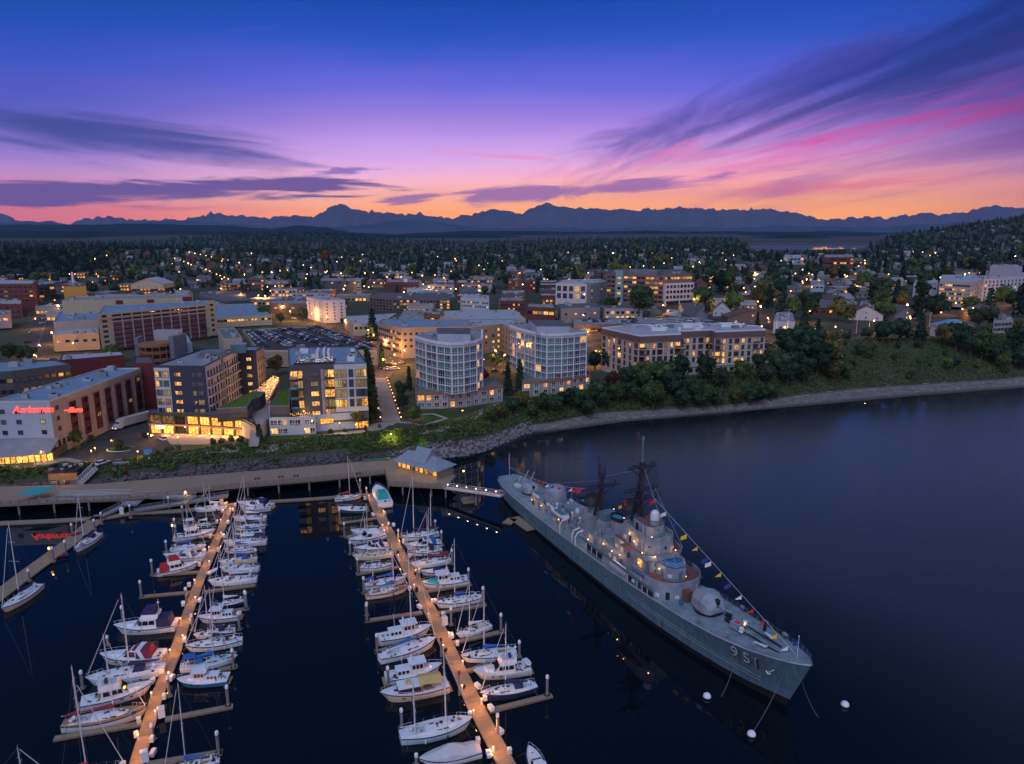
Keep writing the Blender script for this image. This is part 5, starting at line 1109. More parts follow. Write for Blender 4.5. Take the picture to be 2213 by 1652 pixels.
TL = [(160,966,6,'round','leaf_green','round garden tree lit gold from below beside the sign hotel'),(258,975,2.2,'round','leaf_olive','bushy shrub like tree on the oval traffic island'),
 (232,905,9,'round','leaf_dark','dark tree beside the sloping street at the hotel wall, nearer the lorry'),(256,890,12,'cone','leaf_conifer','conifer between the sign hotel and the lorry'),(215,918,7,'round','leaf_dark','low dark tree below the conifer near the lorry'),
 (599,812,9,'round','leaf_olive','olive tree at the top of the golden steps'),(562,958,8,'cone','leaf_conifer','small conifer at the foot of the outdoor stair'),(640,935,3.5,'round','leaf_autumn','small reddish tree in front of the pale podium'),(652,932,3.5,'round','leaf_autumn','second small reddish tree in front of the pale podium'),
 (732,925,4.5,'round','leaf_olive','uplit garden tree nearest the pale podium window'),(755,918,5,'round','leaf_olive','middle uplit garden tree below the charcoal block'),(775,925,5.5,'round','leaf_olive','uplit garden tree closest to the stepped walkway'),
 (800,880,26,'poplar','leaf_dark','tall dark poplar left of the stepped walkway, upper one'),(806,905,24,'poplar','leaf_dark','tall dark poplar left of the stepped walkway, lower one'),(797,860,24,'poplar','leaf_dark','tall dark poplar behind the walkway pair'),
 (826,798,16,'poplar','leaf_dark','dark columnar tree at the street corner by the car park'),(885,845,13,'poplar','leaf_dark','columnar tree hugging the west condominium'),(868,862,3.5,'round','leaf_dark','low dark shrub tree east of the walkway'),(872,890,3.5,'round','leaf_dark','dark shrub tree below it near the plaza'),(893,918,3.5,'round','leaf_green','bright green rounded tree beside the round plaza'),
 (1098,855,17,'poplar','leaf_dark','narrow cypress between the condominiums, left one'),(1123,853,18,'poplar','leaf_dark','narrow cypress between the condominiums, right one'),(1065,790,5,'round','leaf_green','hedge like tree in the courtyard behind the condominiums'),(1075,792,5,'round','leaf_green','second hedge like tree in the condominium courtyard'),(1046,826,3.2,'round','leaf_pink','vivid pink flowering shrub beside the west condominium'),
 (1286,800,9,'round','leaf_dark','dark tree in the gap left of the stone apartment building'),(1302,788,9,'round','leaf_dark','tree lit orange underneath beside the stone apartment building'),(1318,803,9,'round','leaf_dark','dark tree against the stone apartment wall'),
 (806,737,24,'cone','leaf_conifer','single tall fir at the corner of the lamp lined street'),(1190,676,1,'round','leaf_green',''),(1318,680,13,'round','leaf_green','bright green round tree left of the dark tower'),(1380,690,22,'round','leaf_dark','big dark tree in front of the dark tower'),(1405,680,7,'round','leaf_olive','golden lit tree beside the tower entrance'),
 (1635,722,15,'poplar','leaf_green','columnar green tree right of the stone apartment building'),(1735,738,22,'cone','leaf_conifer','tall conifer left of the bank top, taller of two'),(1765,748,17,'cone','leaf_conifer','shorter conifer at the top of the bank'),
 (1908,742,12,'round','leaf_dark','large round tree on the bank top, left of a joined pair'),(1945,740,13,'round','leaf_dark','large round tree on the bank top, right of a joined pair'),(1988,735,18,'cone','leaf_conifer','slender conifer beside the joined pair on the bank'),
 (1985,694,30,'poplar','leaf_green','tall broad poplar beside the right hand street'),(1560,632,20,'round','leaf_dark','very large dark tree mass behind the gabled houses'),(1640,655,13,'round','leaf_green','big round green tree among the houses'),(1668,640,12,'round','leaf_dark','dark round tree behind the sharp gabled house'),
 (1900,676,22,'round','leaf_dark','big dark tree behind the white garage'),(1935,668,26,'cone','leaf_conifer','tall fir behind the brown roofed house'),(1910,690,20,'poplar','leaf_dark','dark columnar tree beside the brown roofed house'),(2110,715,12,'round','leaf_dark','dark tree right of the blue roofed house'),(2135,712,12,'round','leaf_dark','dark tree at the terrace block'),
 (20,784,9,'round','leaf_dark','dark round tree at the far left, leftmost of three by the street'),(45,782,9,'round','leaf_dark','dark round tree, middle of three by the left street'),(68,784,8,'round','leaf_dark','dark round tree, rightmost of three by the left street'),
 (245,784,10,'round','leaf_green','green tree in front of the cream office'),(440,732,10,'round','leaf_dark','dark tree at the right end of the cream office'),(205,664-22,13,'round','leaf_green','broad green tree beside the yellow hall'),(385,634,13,'round','leaf_green','bright green tree right of the gabled hall'),(570,694,10,'round','leaf_green','round tree at the end of the glowing shed'),(607,700,8,'round','leaf_green','round tree beside the car lined street'),
 (660,692,9,'round','leaf_dark','dark tree beside the white seven storey block'),(650,690,8,'round','leaf_dark','smaller dark tree beside the white seven storey block'),(30,800+0,3,'round','leaf_dark',''),(705,560+10,24,'round','leaf_autumn','large golden tree crown standing out among the far houses'),(745,705,6,'round','leaf_dark','small street tree by the pale retail building'),(756,712,6,'round','leaf_dark','second small street tree by the pale retail building')]
for u, v, s_, kd, lm, lab in TL:
 if not lab: continue
 x, y, z = T(u, v); t_ = tree(kd, x, y, s_*(.55 if kd == 'round' and s_ > 4 else 1), lm, True, h=None); t_['label'] = lab
bank = []
for u, v, s_, lm in [(1150,905,3.4,'leaf_green'),(1175,893,4,'leaf_green'),(1200,898,4.2,'leaf_dark'),(1228,888,4.6,'leaf_dark'),(1250,896,4.5,'leaf_dark'),(1270,880,4.5,'leaf_dark'),(1295,868,5.5,'leaf_dark'),(1300,892,4,'leaf_dark'),(1326,850,5,'leaf_maroon'),(1335,878,5,'leaf_green'),(1352,845,5,'leaf_dark'),(1362,870,4.6,'leaf_dark'),(1390,850,6.5,'leaf_green'),(1412,868,6.8,'leaf_green'),(1425,840,6.5,'leaf_green'),(1448,852,6,'leaf_dark'),(1470,838,6.6,'leaf_dark'),(1472,868,4.6,'leaf_dark'),(1500,848,5.6,'leaf_dark'),(1520,866,4.6,'leaf_dark'),(1525,832,6,'leaf_dark'),(1550,862,4.4,'leaf_dark'),(1560,842,5,'leaf_dark'),(1590,848,4,'leaf_olive'),(1600,832,5,'leaf_green'),(1625,838,4.6,'leaf_dark'),(1640,856,4.2,'leaf_dark'),(1655,830,5.5,'leaf_dark'),(1668,848,4.5,'leaf_dark'),(1680,812,6.5,'leaf_dark'),(1700,838,6,'leaf_dark'),(1716,806,7.5,'leaf_dark'),(1736,828,6.5,'leaf_dark'),(1745,786,9,'leaf_dark'),(1765,812,8,'leaf_dark'),(1790,800,7,'leaf_olive'),(1800,828,5.5,'leaf_olive'),(1824,818,4.6,'leaf_green'),(1700,780,8,'leaf_dark'),(1670,790,5,'leaf_olive'),(1690,768,6,'leaf_green'),(1655,775,4,'leaf_olive'),(2040,750,6,'leaf_olive'),(2065,758,7.5,'leaf_dark'),(2095,772,7,'leaf_dark'),(2120,778,7,'leaf_green'),(2150,790,6,'leaf_dark'),(2165,800,5,'leaf_green'),(2200,760,7,'leaf_dark'),(2205,800,6,'leaf_dark'),(1640,800,4,'leaf_dark'),(1085,905,3.2,'leaf_olive'),(1060,915,3.2,'leaf_green'),(1105,893,3.4,'leaf_dark'),(1130,885,3.6,'leaf_olive')]:
 x, y, z = T(u, v); t_ = tree('round', x, y, s_, lm, True); t_.name = 'bank_tree'; t_['group'] = 'trees growing on the shore bank'; bank.append((lm, t_))
for i in range(75):
 x = rnd.uniform(150, 330); f = rnd.random(); y = itp(VG, x)+1+(itp(TP, x)-itp(VG, x))*(f if rnd.random() < .6 else 1.02)
 lm = rnd.choice(['leaf_green','leaf_dark','leaf_olive']); t_ = tree('round', x, y, rnd.uniform(1.2, 3.6), lm, False); t_.name = 'bank_tree'; t_['group'] = 'trees growing on the shore bank'; bank.append((lm, t_))
for lm, adj in (('leaf_green','green'),('leaf_dark','dark green'),('leaf_olive','olive green'),('leaf_maroon','reddish')):
 nm_list([t_ for l, t_ in bank if l == lm], adj+' bushy tree, %s from the left of its colour on the shore bank')
# ================================================================== HOUSES AND TREES OF THE TOWN BEHIND
def lowhouse(wall, roof, seed):
 r_ = random.Random(seed); b = MB(); w, d, h, rh = 12+r_.random()*4, 9+r_.random()*3, 3.4+r_.random()*2.2, 2.4+r_.random()*1.6
 vs = [(-w/2,-d/2,0),(w/2,-d/2,0),(w/2,d/2,0),(-w/2,d/2,0),(-w/2,-d/2,h),(w/2,-d/2,h),(w/2,d/2,h),(-w/2,d/2,h),(-w/2,0,h+rh),(w/2,0,h+rh)]
 b.add(vs, [(0,1,5,4),(2,3,7,6),(1,2,6,9,5),(3,0,4,8,7)], wall); o = .5
 for sg in (-1, 1): b.add([(-w/2-o,sg*(d/2+o),h-.2),(w/2+o,sg*(d/2+o),h-.2),(w/2+o,0,h+rh+.15),(-w/2-o,0,h+rh+.15)], [(0,1,2,3) if sg < 0 else (3,2,1,0)], roof)
 b.box(w*.2, w*.2+.8, .5, 1.3, h+rh*.5, h+rh+.9, 'wall_brick')
 for i in range(3):
  lit = r_.random() < .16; b.box(-w*.36+i*w*.3, -w*.36+i*w*.3+1.5, -d/2-.08, -d/2, h*.35, h*.35+1.4, 'room_warm' if lit else 'glass_dark')
 b.rbox((w*.5, -d*.3, 0), (5, 5, 2.8), 0, wall)
 return b.mesh('house')
for n_, c_ in (('white',(.30,.30,.31)),('cream',(.26,.23,.18)),('grey',(.17,.17,.18)),('tan',(.18,.15,.12)),('lilac',(.22,.20,.23)),('blue',(.20,.23,.27))): mat('siding_'+n_, c_, .85, var=.1)
HM = [('white','grey',lowhouse('siding_white','roof_grey',1)),('cream','dark',lowhouse('siding_cream','roof_dark',2)),('grey','grey',lowhouse('siding_grey','roof_grey',3)),('tan','brown',lowhouse('siding_tan','roof_brown',4)),('brick','dark',lowhouse('wall_brick','roof_dark',5)),('lilac','dark',lowhouse('siding_lilac','roof_dark',6)),('white','brown',lowhouse('siding_white','roof_brown',7)),('pale blue','grey',lowhouse('siding_blue','roof_grey',8)),('terracotta','brown',lowhouse('wall_terracotta','roof_brown',9))]
HP = []; byk = {}
r4 = random.Random(44)
def shop(wall, roof, sd):
 r_ = random.Random(sd); w, d, h = r_.uniform(20, 36), r_.uniform(15, 24), r_.uniform(5.5, 10); b = MB().box(-w/2,w/2,-d/2,d/2,0,h,wall).box(-w/2-.2,w/2+.2,-d/2-.2,d/2+.2,h+.01,h+.5,wall).box(-w/2+.3,w/2-.3,-d/2+.3,d/2-.3,h+.51,h+.6,roof)
 for z in ([1.2] if h < 7.5 else [1.2, 5.2]):
  for i in range(int(w/4)): x = -w/2+2+4*i; b.box(x-1.2, x+1.2, -d/2-.1, -d/2-.01, z, z+2, r_.choice(['room_warm','shop_glow','glass_dark','room_dim']) if z < 2 else r_.choice(['glass_dark','glass_blue','room_amber']))
  for i in range(int(d/5)): y = -d/2+2.5+5*i; b.box(w/2+.01, w/2+.1, y-1.2, y+1.2, z, z+1.9, r_.choice(['room_amber','glass_dark','glass_dark']))
 for i in range(4): b.rbox((r_.uniform(-w*.4,w*.4), r_.uniform(-d*.35,d*.35), h+.61), (r_.uniform(1,3), r_.uniform(1,2.5), r_.uniform(.7,1.8)), 0, r_.choice(['metal_grey','roof_dark','roof_pale']))
 return b.mesh('shop_building')
SHP = [('brown','dark',shop('wall_brown','roof_dark',1)),('tan','grey',shop('wall_tan','roof_grey',2)),('brick','pale',shop('wall_brick','roof_pale',3)),('cream','blue',shop('wall_beige','roof_blue',4)),('grey','dark',shop('wall_grey','roof_dark',5)),('terracotta','grey',shop('wall_terracotta','roof_grey',6))]
sk = {}; SPT = []; tries = 0
while len(SPT) < 95 and tries < 5000:
 tries += 1; u, v = (r4.uniform(-30, 1330), 598+88*r4.random()) if r4.random() < .85 else (r4.uniform(1520, 2200), r4.uniform(595, 650))
 x, y, z = T(u, v); x = round(x/42)*42+r4.uniform(-4, 4); y = round(y/38)*38+r4.uniform(-4, 4)
 if any(abs(x-a) < 34 and abs(y-b_) < 27 for a, b_ in SPT) or in_bld(x, y, 19): continue
 k_ = r4.randrange(6); o = inst(SHP[k_][2], 'shop_building', None, (x, y, gz(x, y)-.5), r4.choice((0, 0, .06, -.06))); o['category'] = 'building'; o['group'] = 'low commercial buildings of downtown'; SPT.append((x, y)); HP.append((x, y)); HP.append((x+13, y)); HP.append((x-13, y)); sk.setdefault(k_, []).append(o)
for k_, l in sk.items(): nm_list(l, 'low '+SHP[k_][0]+' flat roofed shop with a '+SHP[k_][1]+' roof, %s of its kind from the left')
NSH = len(HP)
tries = 0
while len(HP) < 240+NSH and tries < 9000:
 tries += 1
 u = r4.uniform(-40, 2250); v = 545+100*r4.random()**1.15
 if r4.random() < .25: u = r4.uniform(1400, 2230); v = r4.uniform(560, 690)
 if u < 230 and v < 600: continue
 if u > 1840 and v < 585: v = r4.uniform(535, 600)
 if 1600 < u < 1880 and v < 555: continue
 if u > 1780 and v > 655 and u > 1950: continue
 try: x, y, z = T(u, v)
 except Exception: continue
 if z < 3 or y > 3400 or abs(R(x, y, z)[1]-v) > 6: continue
 gr = 24 if y < 1500 else 30
 x = round(x/gr)*gr+r4.uniform(-4, 4); y = round(y/(gr*1.35))*gr*1.35+r4.uniform(-4, 4)
 if any(hypot(x-a, y-b_) < 15 for a, b_ in HP) or in_bld(x, y, 12): continue
 k_ = r4.randrange(len(HM)); o = inst(HM[k_][2], 'town_house', None, (x, y, gz(x, y)-.4), r4.choice((0, pi/2, .1, pi/2+.1))+r4.uniform(-.05, .05), (1+.25*r4.random(),)*3)
 o['category'] = 'house'; o['group'] = 'houses of the town behind downtown'; HP.append((x, y)); byk.setdefault(k_, []).append(o)
for k_, l in byk.items(): nm_list(l, HM[k_][0]+' house with a '+HM[k_][1]+' roof, %s from the left of its kind beyond downtown')
tr = {'r': [], 'c': [], 'o': [], 'd': []}; n_t = 0; tries = 0; TP_ = []
while n_t < 285 and tries < 9000:
 tries += 1; q = r4.random()
 if q < .70: u = r4.uniform(-30, 2230); v = 537+85*r4.random()**1.2
 else: u = r4.uniform(1420, 2230); v = r4.uniform(555, 700)
 if u > 1600 and v < 556 and u < 1860: continue
 x, y, z = T(u, v)
 if z < 3 or y > 3600 or in_bld(x, y, 9) or any(hypot(x-a, y-b_) < 9 for a, b_ in HP): continue
 if y < 620 and u < 1500: continue
 con = r4.random() < (.5 if y > 1100 else .35); s_ = r4.uniform(15, 30) if con else r4.uniform(5.5, 10)
 lm = r4.choice(['leaf_green','leaf_dark','leaf_dark','leaf_olive'])
 t_ = tree('cone' if con else 'round', x, y, s_, lm, False); t_['group'] = 'trees of the town behind downtown'; n_t += 1
 tr['c' if con else {'leaf_green':'r','leaf_dark':'d','leaf_olive':'o'}[lm]].append(t_)
nm_list(tr['c'], 'pointed dark conifer, %s conifer from the left in the town'); nm_list(tr['r'], 'rounded green tree, %s of the mid green ones from the left in the town')
nm_list(tr['d'], 'rounded dark tree, %s of the dark ones from the left in the town'); nm_list(tr['o'], 'rounded olive tree, %s of the olive ones from the left in the town')
def woods(name, n, sampler, seed, lab, hs=(14, 26), mats_=('leaf_conifer','leaf_dark')):
 r_ = np.random.RandomState(seed); pc = crown_cone(33, 5, 5, .24, .09); pr_ = sph((0,0,.55), .42, 1.1, 7, 4, r_, .25); Vs = []; Fs = []; Ms = []; o = 0
 for i in range(n):
  x, y = sampler(r_); z = gz(x, y)
  if y > 1700 and .325 < x/y < .505: continue
  if z < 2: continue
  con = r_.rand() < .62; V_, F_ = pc if con else pr_; s_ = r_.uniform(*hs)*(1 if con else .62); a = r_.uniform(0, 6.28); c_, s2 = cos(a), sin(a)
  W_ = V_*s_*np.array([1.15, 1.15, 1]); W_ = np.stack([W_[:,0]*c_-W_[:,1]*s2+x, W_[:,0]*s2+W_[:,1]*c_+y, W_[:,2]+z-.5], 1)
  Vs.append(W_); Fs.append(F_+o); Ms.append(np.full(len(F_), 0 if con else 1)); o += len(W_)
 ob = inst(npmesh(name, np.concatenate(Vs), np.concatenate(Fs), list(mats_), np.concatenate(Ms)), name, kind='stuff'); ob['label'] = lab; ob['category'] = 'forest'
def smp_uv(u0, u1, v0, v1):
 def f(r_):
  u, v = r_.uniform(u0, u1), r_.uniform(v0, v1); x, y, z = T(u, v); return x, min(y, 5200)
 return f
woods('forest', 2600, lambda r_: ((lambda y: (r_.uniform(-.78, .80)*y, y))(r_.uniform(2000, 4300))), 5, 'dark mixed forest filling the far plain behind the town', (14, 27))
woods('forest', 500, smp_uv(-60, 235, 553, 603), 6, 'dark forest at the left edge behind the town')
woods('forest', 1500, lambda r_: (r_.normal(1900, 420), abs(r_.normal(2350, 380))), 7, 'trees covering the hill on the right', (12, 22))
woods('forest', 700, lambda r_: (r_.normal(-1300, 330), r_.normal(4300, 260)), 8, 'forest on the low mound at the left horizon', (16, 28))
woods('forest', 3800, lambda r_: ((lambda y: (r_.uniform(-.70, .76)*y, y))(800+1500*r_.rand()**.8)) , 9, 'scattered street and garden trees between the far houses', (8, 18))
V_, F_, M_ = [], [], []; r5 = np.random.RandomState(17); o = 0; hc = np.array([(-.5,-.5,0),(.5,-.5,0),(.5,.5,0),(-.5,.5,0),(-.5,-.5,.5),(.5,-.5,.5),(.5,.5,.5),(-.5,.5,.5),(-.5,0,.85),(.5,0,.85)]); hf = [(0,1,5,4),(2,3,7,6),(1,2,6,5),(3,0,4,7),(4,5,9,8),(6,7,8,9)]
for i in range(430):
 y = 1100+1500*r5.rand()**1.5; x = r5.uniform(-.62, .76)*y
 if r5.rand() < .22: x, y = r5.normal(1850, 300), r5.normal(2150, 260)
 x = round(x/28)*28+r5.uniform(-9, 9); y = round(y/44)*44+r5.uniform(-9, 9); z = gz(x, y)
 if z < 4 or (x < -380 and y < 2000 and x/y < -.5) or any(abs(x-a) < 14 and abs(y-b_) < 14 for a, b_ in HP): continue
 s_ = np.array([r5.uniform(10, 17), r5.uniform(8, 11), r5.uniform(6, 10)]); w_ = hc*s_
 if r5.rand() < .5: w_ = w_[:, [1, 0, 2]]*np.array([1, -1, 1])
 V_.append(w_+np.array([x, y, z-.5])); F_ += [tuple(o+j for j in f) for f in hf]; k_ = r5.randint(0, 4); M_ += [k_]*4+[4+k_ % 2]*2; o += 10
hs_ = inst(npmesh('far_houses', np.concatenate(V_), np.array(F_), ['wall_grey','wall_brown','wall_slate','wall_tan','roof_dark','roof_grey'], np.array(M_)), 'far_houses', kind='stuff')
hs_['label'] = 'carpet of tiny houses on the far plain and the right hill'; hs_['category'] = 'houses'
# ================================================================== BANK VEGETATION AND RIPRAP
rb = np.random.RandomState(21)
def fbm(x, y, s_, seed):
 rr2 = np.random.RandomState(seed); v = 0
 for o_ in range(5): a, b_, p = rr2.randn(3); v = v+np.sin((x*a+y*b_)/s_+p*3)/(1+.3*o_)
 return v/3
nB = 70000; xs = rb.uniform(-165, 330, nB); t_ = rb.uniform(0, 1, nB)
yv, yt = itp(VG, xs), itp(TP, xs); ys = yv+.3+(yt+1.5-yv)*t_; hh = hgt(xs, ys)
cl = fbm(xs, ys, 2.2, 4)+.5*fbm(xs, ys, .9, 5); rocky = (xs < -58)&(t_ < .40)&(fbm(xs, ys, 5, 8) > -.2) | (xs < 2)&(t_ < .12)
keep = (~rocky)&(rb.rand(nB) < np.where(xs > 150, .8, 1.)); amp = np.where(xs > 150, 1.7, 1.6)*np.clip(1.15-t_*.75, .2, 1)
zz = hh+.1+np.clip(cl+.5, 0, 2)*amp*rb.uniform(.4, 1, nB); C_ = np.stack([xs, ys, zz], -1)[keep]
Vq, Fq = quads(C_, rb.uniform(.22, .62, len(C_)), rb)
ug = inst(npmesh('undergrowth', Vq, Fq, ['bank_green']), 'undergrowth', kind='stuff'); ug['label'] = 'bushes and undergrowth covering the shore bank'; ug['category'] = 'undergrowth'
mat('rock_riprap', (.20,.18,.195), .95, var=.45, scale=.9, bump=.3); mat('rock_dark', (.085,.072,.085), .95, var=.5, scale=.7, bump=.3)
ico = sph((0,0,0), 1, .7, 6, 3); Vs = []; Fs = []; Ms = []; o = 0
for i in range(5200):
 x = rb.uniform(-160, 8); a = rb.rand()
 y0_, y1_, y2_ = itp(SH, x), itp(VG, x), itp(TP, x)
 if x < -56: y = y0_-1.0+(y1_+(y2_-y1_)*.42-y0_)*a
 else: y = y0_-1.2+(y1_+1.6-y0_+1.2)*a
 s_ = rb.uniform(.28, .8)*(1.25 if x < -90 else 1); z = float(hgt(np.array([x]), np.array([y]))[0])
 W_ = ico[0]*s_*(1+rb.uniform(-.3, .3, (len(ico[0]), 1)))*np.array([rb.uniform(.8, 1.4), rb.uniform(.8, 1.4), 1]); an = rb.uniform(0, 6.28); c_, s2 = cos(an), sin(an)
 W_ = np.stack([W_[:,0]*c_-W_[:,1]*s2+x, W_[:,0]*s2+W_[:,1]*c_+y, W_[:,2]+z+s_*.2], 1); Vs.append(W_); Fs.append(ico[1]+o); Ms.append(np.full(len(ico[1]), 1 if x < -45 else int(rb.rand() < .35))); o += len(W_)
rk = inst(npmesh('riprap_rocks', np.concatenate(Vs), np.concatenate(Fs), ['rock_riprap','rock_dark'], np.concatenate(Ms)), 'riprap_rocks', kind='stuff'); rk['label'] = 'loose grey riprap rocks along the waterline'; rk['category'] = 'rocks'
for i in range(15):
 x = rb.uniform(120, 270); y = itp(VG, x)-rb.uniform(-.3, 2.5); a = rb.uniform(-1.2, 1.4); L_ = rb.uniform(1.5, 4.5)
 o = MB().tube((-L_/2,0,0), (L_/2,0,.15), .2, 'driftwood' if mat('driftwood', (.28,.26,.24), .9) else '', .16, 6).build('driftwood_log', None, (x, y, gz(x, y)+.25), a)
 o['category'] = 'driftwood'; o['group'] = 'driftwood logs on the beach'; BANKL = globals().setdefault('BANKL', []); BANKL.append(o)
nm_list(BANKL, 'bleached driftwood log, %s from the left along the beach')
shr = []
for u, v, s_ in [(318,986,2),(330,992,2),(342,985,1.8),(360,975,1.6),(372,972,1.5),(388,972,1.6),(462,960,2.2),(480,958,2.2),(500,954,2.4),(520,955,2.4),(535,962,2.2),(470,975,2),(500,972,2.2),(530,974,2),(570,972,2),(610,963,1.5),(672,955,1.4),(690,962,1.2),(700,950,1.3),(715,938,2),(745,935,1.8),(790,928,1.6),(820,925,1.6),(868,900,1.8),(878,905,1.8),(1020,868,1.6),(1000,872,1.5),(1140,866,1.3),(1240,850,1.6),(1275,842,2),(168,975,2),(185,965,2),(200,952,2.2),(345,930,2.5),(20,1018,2),(0,1022,2.6),(-20,1020,2.6)]:
 x, y, z = T(u, v); t_ = tree('round', x, y, s_*.62, 'leaf_green' if rnd.random() < .6 else 'leaf_olive', False, z=z-.75*s_*.5); t_.name = 'shrub'; t_['category'] = 'shrub'; t_['group'] = 'garden shrubs along the promenade'; shr.append(t_)
nm_list(shr, 'rounded garden shrub, %s from the left along the promenade and forecourts')
# ================================================================== STREET LAMPS
pole9 = MB().tube((0,0,0), (0,0,8.4), .10, 'dark_metal', .06, 6).tube((0,0,8.3), (1.1,0,8.6), .05, 'dark_metal', n=5).mesh('pole')
headw = MB().ball((1.1,0,8.45), .5, 'lamp_bulb').mesh('lamp_head'); headf = MB().tube((0,0,0), (0,0,8), .12, 'dark_metal', n=4).ball((0,0,8.3), .85, 'lamp_far', 6).mesh('street_lamp'); headfw = MB().tube((0,0,0), (0,0,8), .12, 'dark_metal', n=4).ball((0,0,8.3), .8, 'lamp_far_white', 6).mesh('street_lamp')
lampN = []
for u, v in [(677-0,695),(706,706),(745,717),(768,722),(795,741),(809,751),(828,765),(848,778),(858,800),(834,812),(560,656),(573,658),(602,678),(612,682),(628,694),(674,700),(695,702),(875,790),(112,745),(92,775),(83,800),(76,712),(130,680),(118,668),(163,770),(365,870),(1285,792),(1272,745),(1290,725),(1262,705),(1074,790),(1088,800),(1430,682),(1640,735),(1690,738),(1760,745),(1805,738),(1882,722),(1968,716),(1967,712),(2027,702),(2078,694),(2103,692),(2116,672),(2140,666),(2165,662),(2190,658),(2048,682),(1660,716),(1700,704),(1745,698),(1500,668),(1555,676),(1835,698),(1250,690),(1175,676),(640,665),(520,652),(480,640)]:
 x, y, z = T(u, v); t_ = thing('street_lamp', '', 'street lamp', (x, y, z), rnd.uniform(0, 6.28), 'street lamps of downtown'); inst(pole9, 'pole', t_); inst(headw, 'lamp_head', t_); lampN.append(t_)
 ptlight('lamp_glow', (1.1, 0, 7.7), (9000 if v > 700 else 13000)*(.35 if u > 1580 else 1), (1,.40,.09), .35, t_)
nm_list(lampN, 'orange street lamp, %s from the left among the downtown street lamps')
pole4 = MB().tube((0,0,0), (0,0,3.6), .07, 'dark_metal', .05, 6).mesh('pole'); head4 = MB().ball((0,0,3.85), .24, 'lamp_bulb').mesh('lamp_head'); lp = []
for u, v in [(92,1000),(51,1016),(208,992),(300,1000),(243,975),(322,960),(386,968),(660,950),(846,960),(455,960),(500,958),(735,936),(770,940),(905,905),(1000,908),(1046,792),(1130,790),(200,998)]:
 x, y, z = T(u, v); t_ = thing('path_lamp', '', 'lamp', (x, y, z), 0, 'short path lamps near the waterfront'); inst(pole4, 'pole', t_); inst(head4, 'lamp_head', t_); lp.append(t_); ptlight('lamp_glow', (0,0,3.3), 620 if (u, v) != (846,960) else 2600, (1,.52,.12) if (u, v) != (846,960) else (.9,.75,.08), .2, t_)
nm_list(lp, 'short glowing path lamp, %s from the left near the waterfront')
ll = []; r6 = random.Random(5)
def farlamp(u, v, w_=False):
 x, y, z = T(u, v)
 if z < 3: return
 o = inst(headfw if w_ else headf, 'street_lamp', None, (x, y, z), 0, .55+y/1500*.7); o['category'] = 'street lamp'; o['group'] = 'distant street lamps of the town'; ll.append(o)
 if len(ll) % 4 == 0: ptlight('lamp_glow', (0,-.5,7.2), 9000, (1,.42,.12), .5, o)
for i in range(16): farlamp(*[(Q('a', 795+70*(i/16)**1.4+r6.uniform(-4, 4), 235-190*(i/16))[j])+(8 if j else 0) for j in (0, 1)])
for i in range(14): farlamp(380+i*9+r6.uniform(-3, 3), 570+i*3.6)
for i in range(12): farlamp(410+i*12, 556+i*2.6)
for i in range(105):
 u = r6.uniform(60, 2200); v = 556+85*r6.random()**1.2
 if 1600 < u < 1870 and v < 575: v += 25
 farlamp(u, v, r6.random() < .35)
for i in range(40): farlamp(r6.uniform(560, 1200), r6.uniform(595, 650), r6.random() < .2)
for i in range(34): farlamp(r6.uniform(1600, 2200), r6.uniform(600, 690), r6.random() < .3)
nm_list(ll, 'distant street lamp, %s from the left across the town')
fp = []
for u, v, h in [(1676,735,16),(1700,735,18),(1850,722,13),(1877,722,16),(1992,708,12),(2008,706,9),(1502,686,12),(1500,686,9)]:
 x, y, z = T(u, v); o = MB().tube((0,0,0), (0,0,h), .14, 'trim_white', .07, 6).tube((0,0,h), (1.6,0,h+.1), .06, 'trim_white', n=4).build('light_mast', None, (x, y, z)); tag(o, '', 'light mast', 'pale unlit masts along the right hand street'); fp.append(o)
nm_list(fp, 'tall pale unlit mast, %s from the left by the right hand street')
# ================================================================== CARS
PAINTS = [('silver',(.45,.46,.48)),('white',(.7,.7,.7)),('black',(.012,.012,.014)),('dark grey',(.08,.085,.09)),('dark blue',(.02,.035,.09)),('red',(.30,.015,.015))]
mat('car_glass', (.012,.013,.016), .4, var=0, spec=.3)
def carmesh(pname, col):
 m = 'paint_'+pname.replace(' ', '_'); mat(m, col, .4, .1, var=0, coat=.15); b = MB(); L_, W_ = 4.5, 1.8
 pr = [(-L_/2,.35),(-L_/2,.85),(-L_/2+.15,.95),(-.9,1.0),(L_/2-1.1,.95),(L_/2-.1,.75),(L_/2,.35)]
 b.loft([[(x, -W_/2, z) for x, z in pr], [(x, W_/2, z) for x, z in pr]], m)
 gh = [(-1.75,1.0),(-1.3,1.42),(.35,1.46),(1.15,.98)]
 b.loft([[(x, -W_/2+.06, z) if z < 1.1 else (x, -W_/2+.28, z) for x, z in gh], [(x, W_/2-.06, z) if z < 1.1 else (x, W_/2-.28, z) for x, z in gh]], 'car_glass')
 b.box(-1.25, .3, -.62, .62, 1.44, 1.49, m)
 for x in (-1.45, 1.4):
  for y in (-.92, .92): b.tube((x, y-.1, .34), (x, y+.1, .34), .34, 'dark_metal', n=8)
 return b.mesh('car')
CM = [(n_, carmesh(n_, c_)) for n_, c_ in PAINTS]
pkc = [[tuple(P(u, v, 16.6)) for u, v in seg] for seg in [((534,724),(566,752)),((559,714.5),(640,750)),((614,712),(728,752)),((673,708),(803,755))]]
nmrow = ['westernmost','second','third','easternmost']
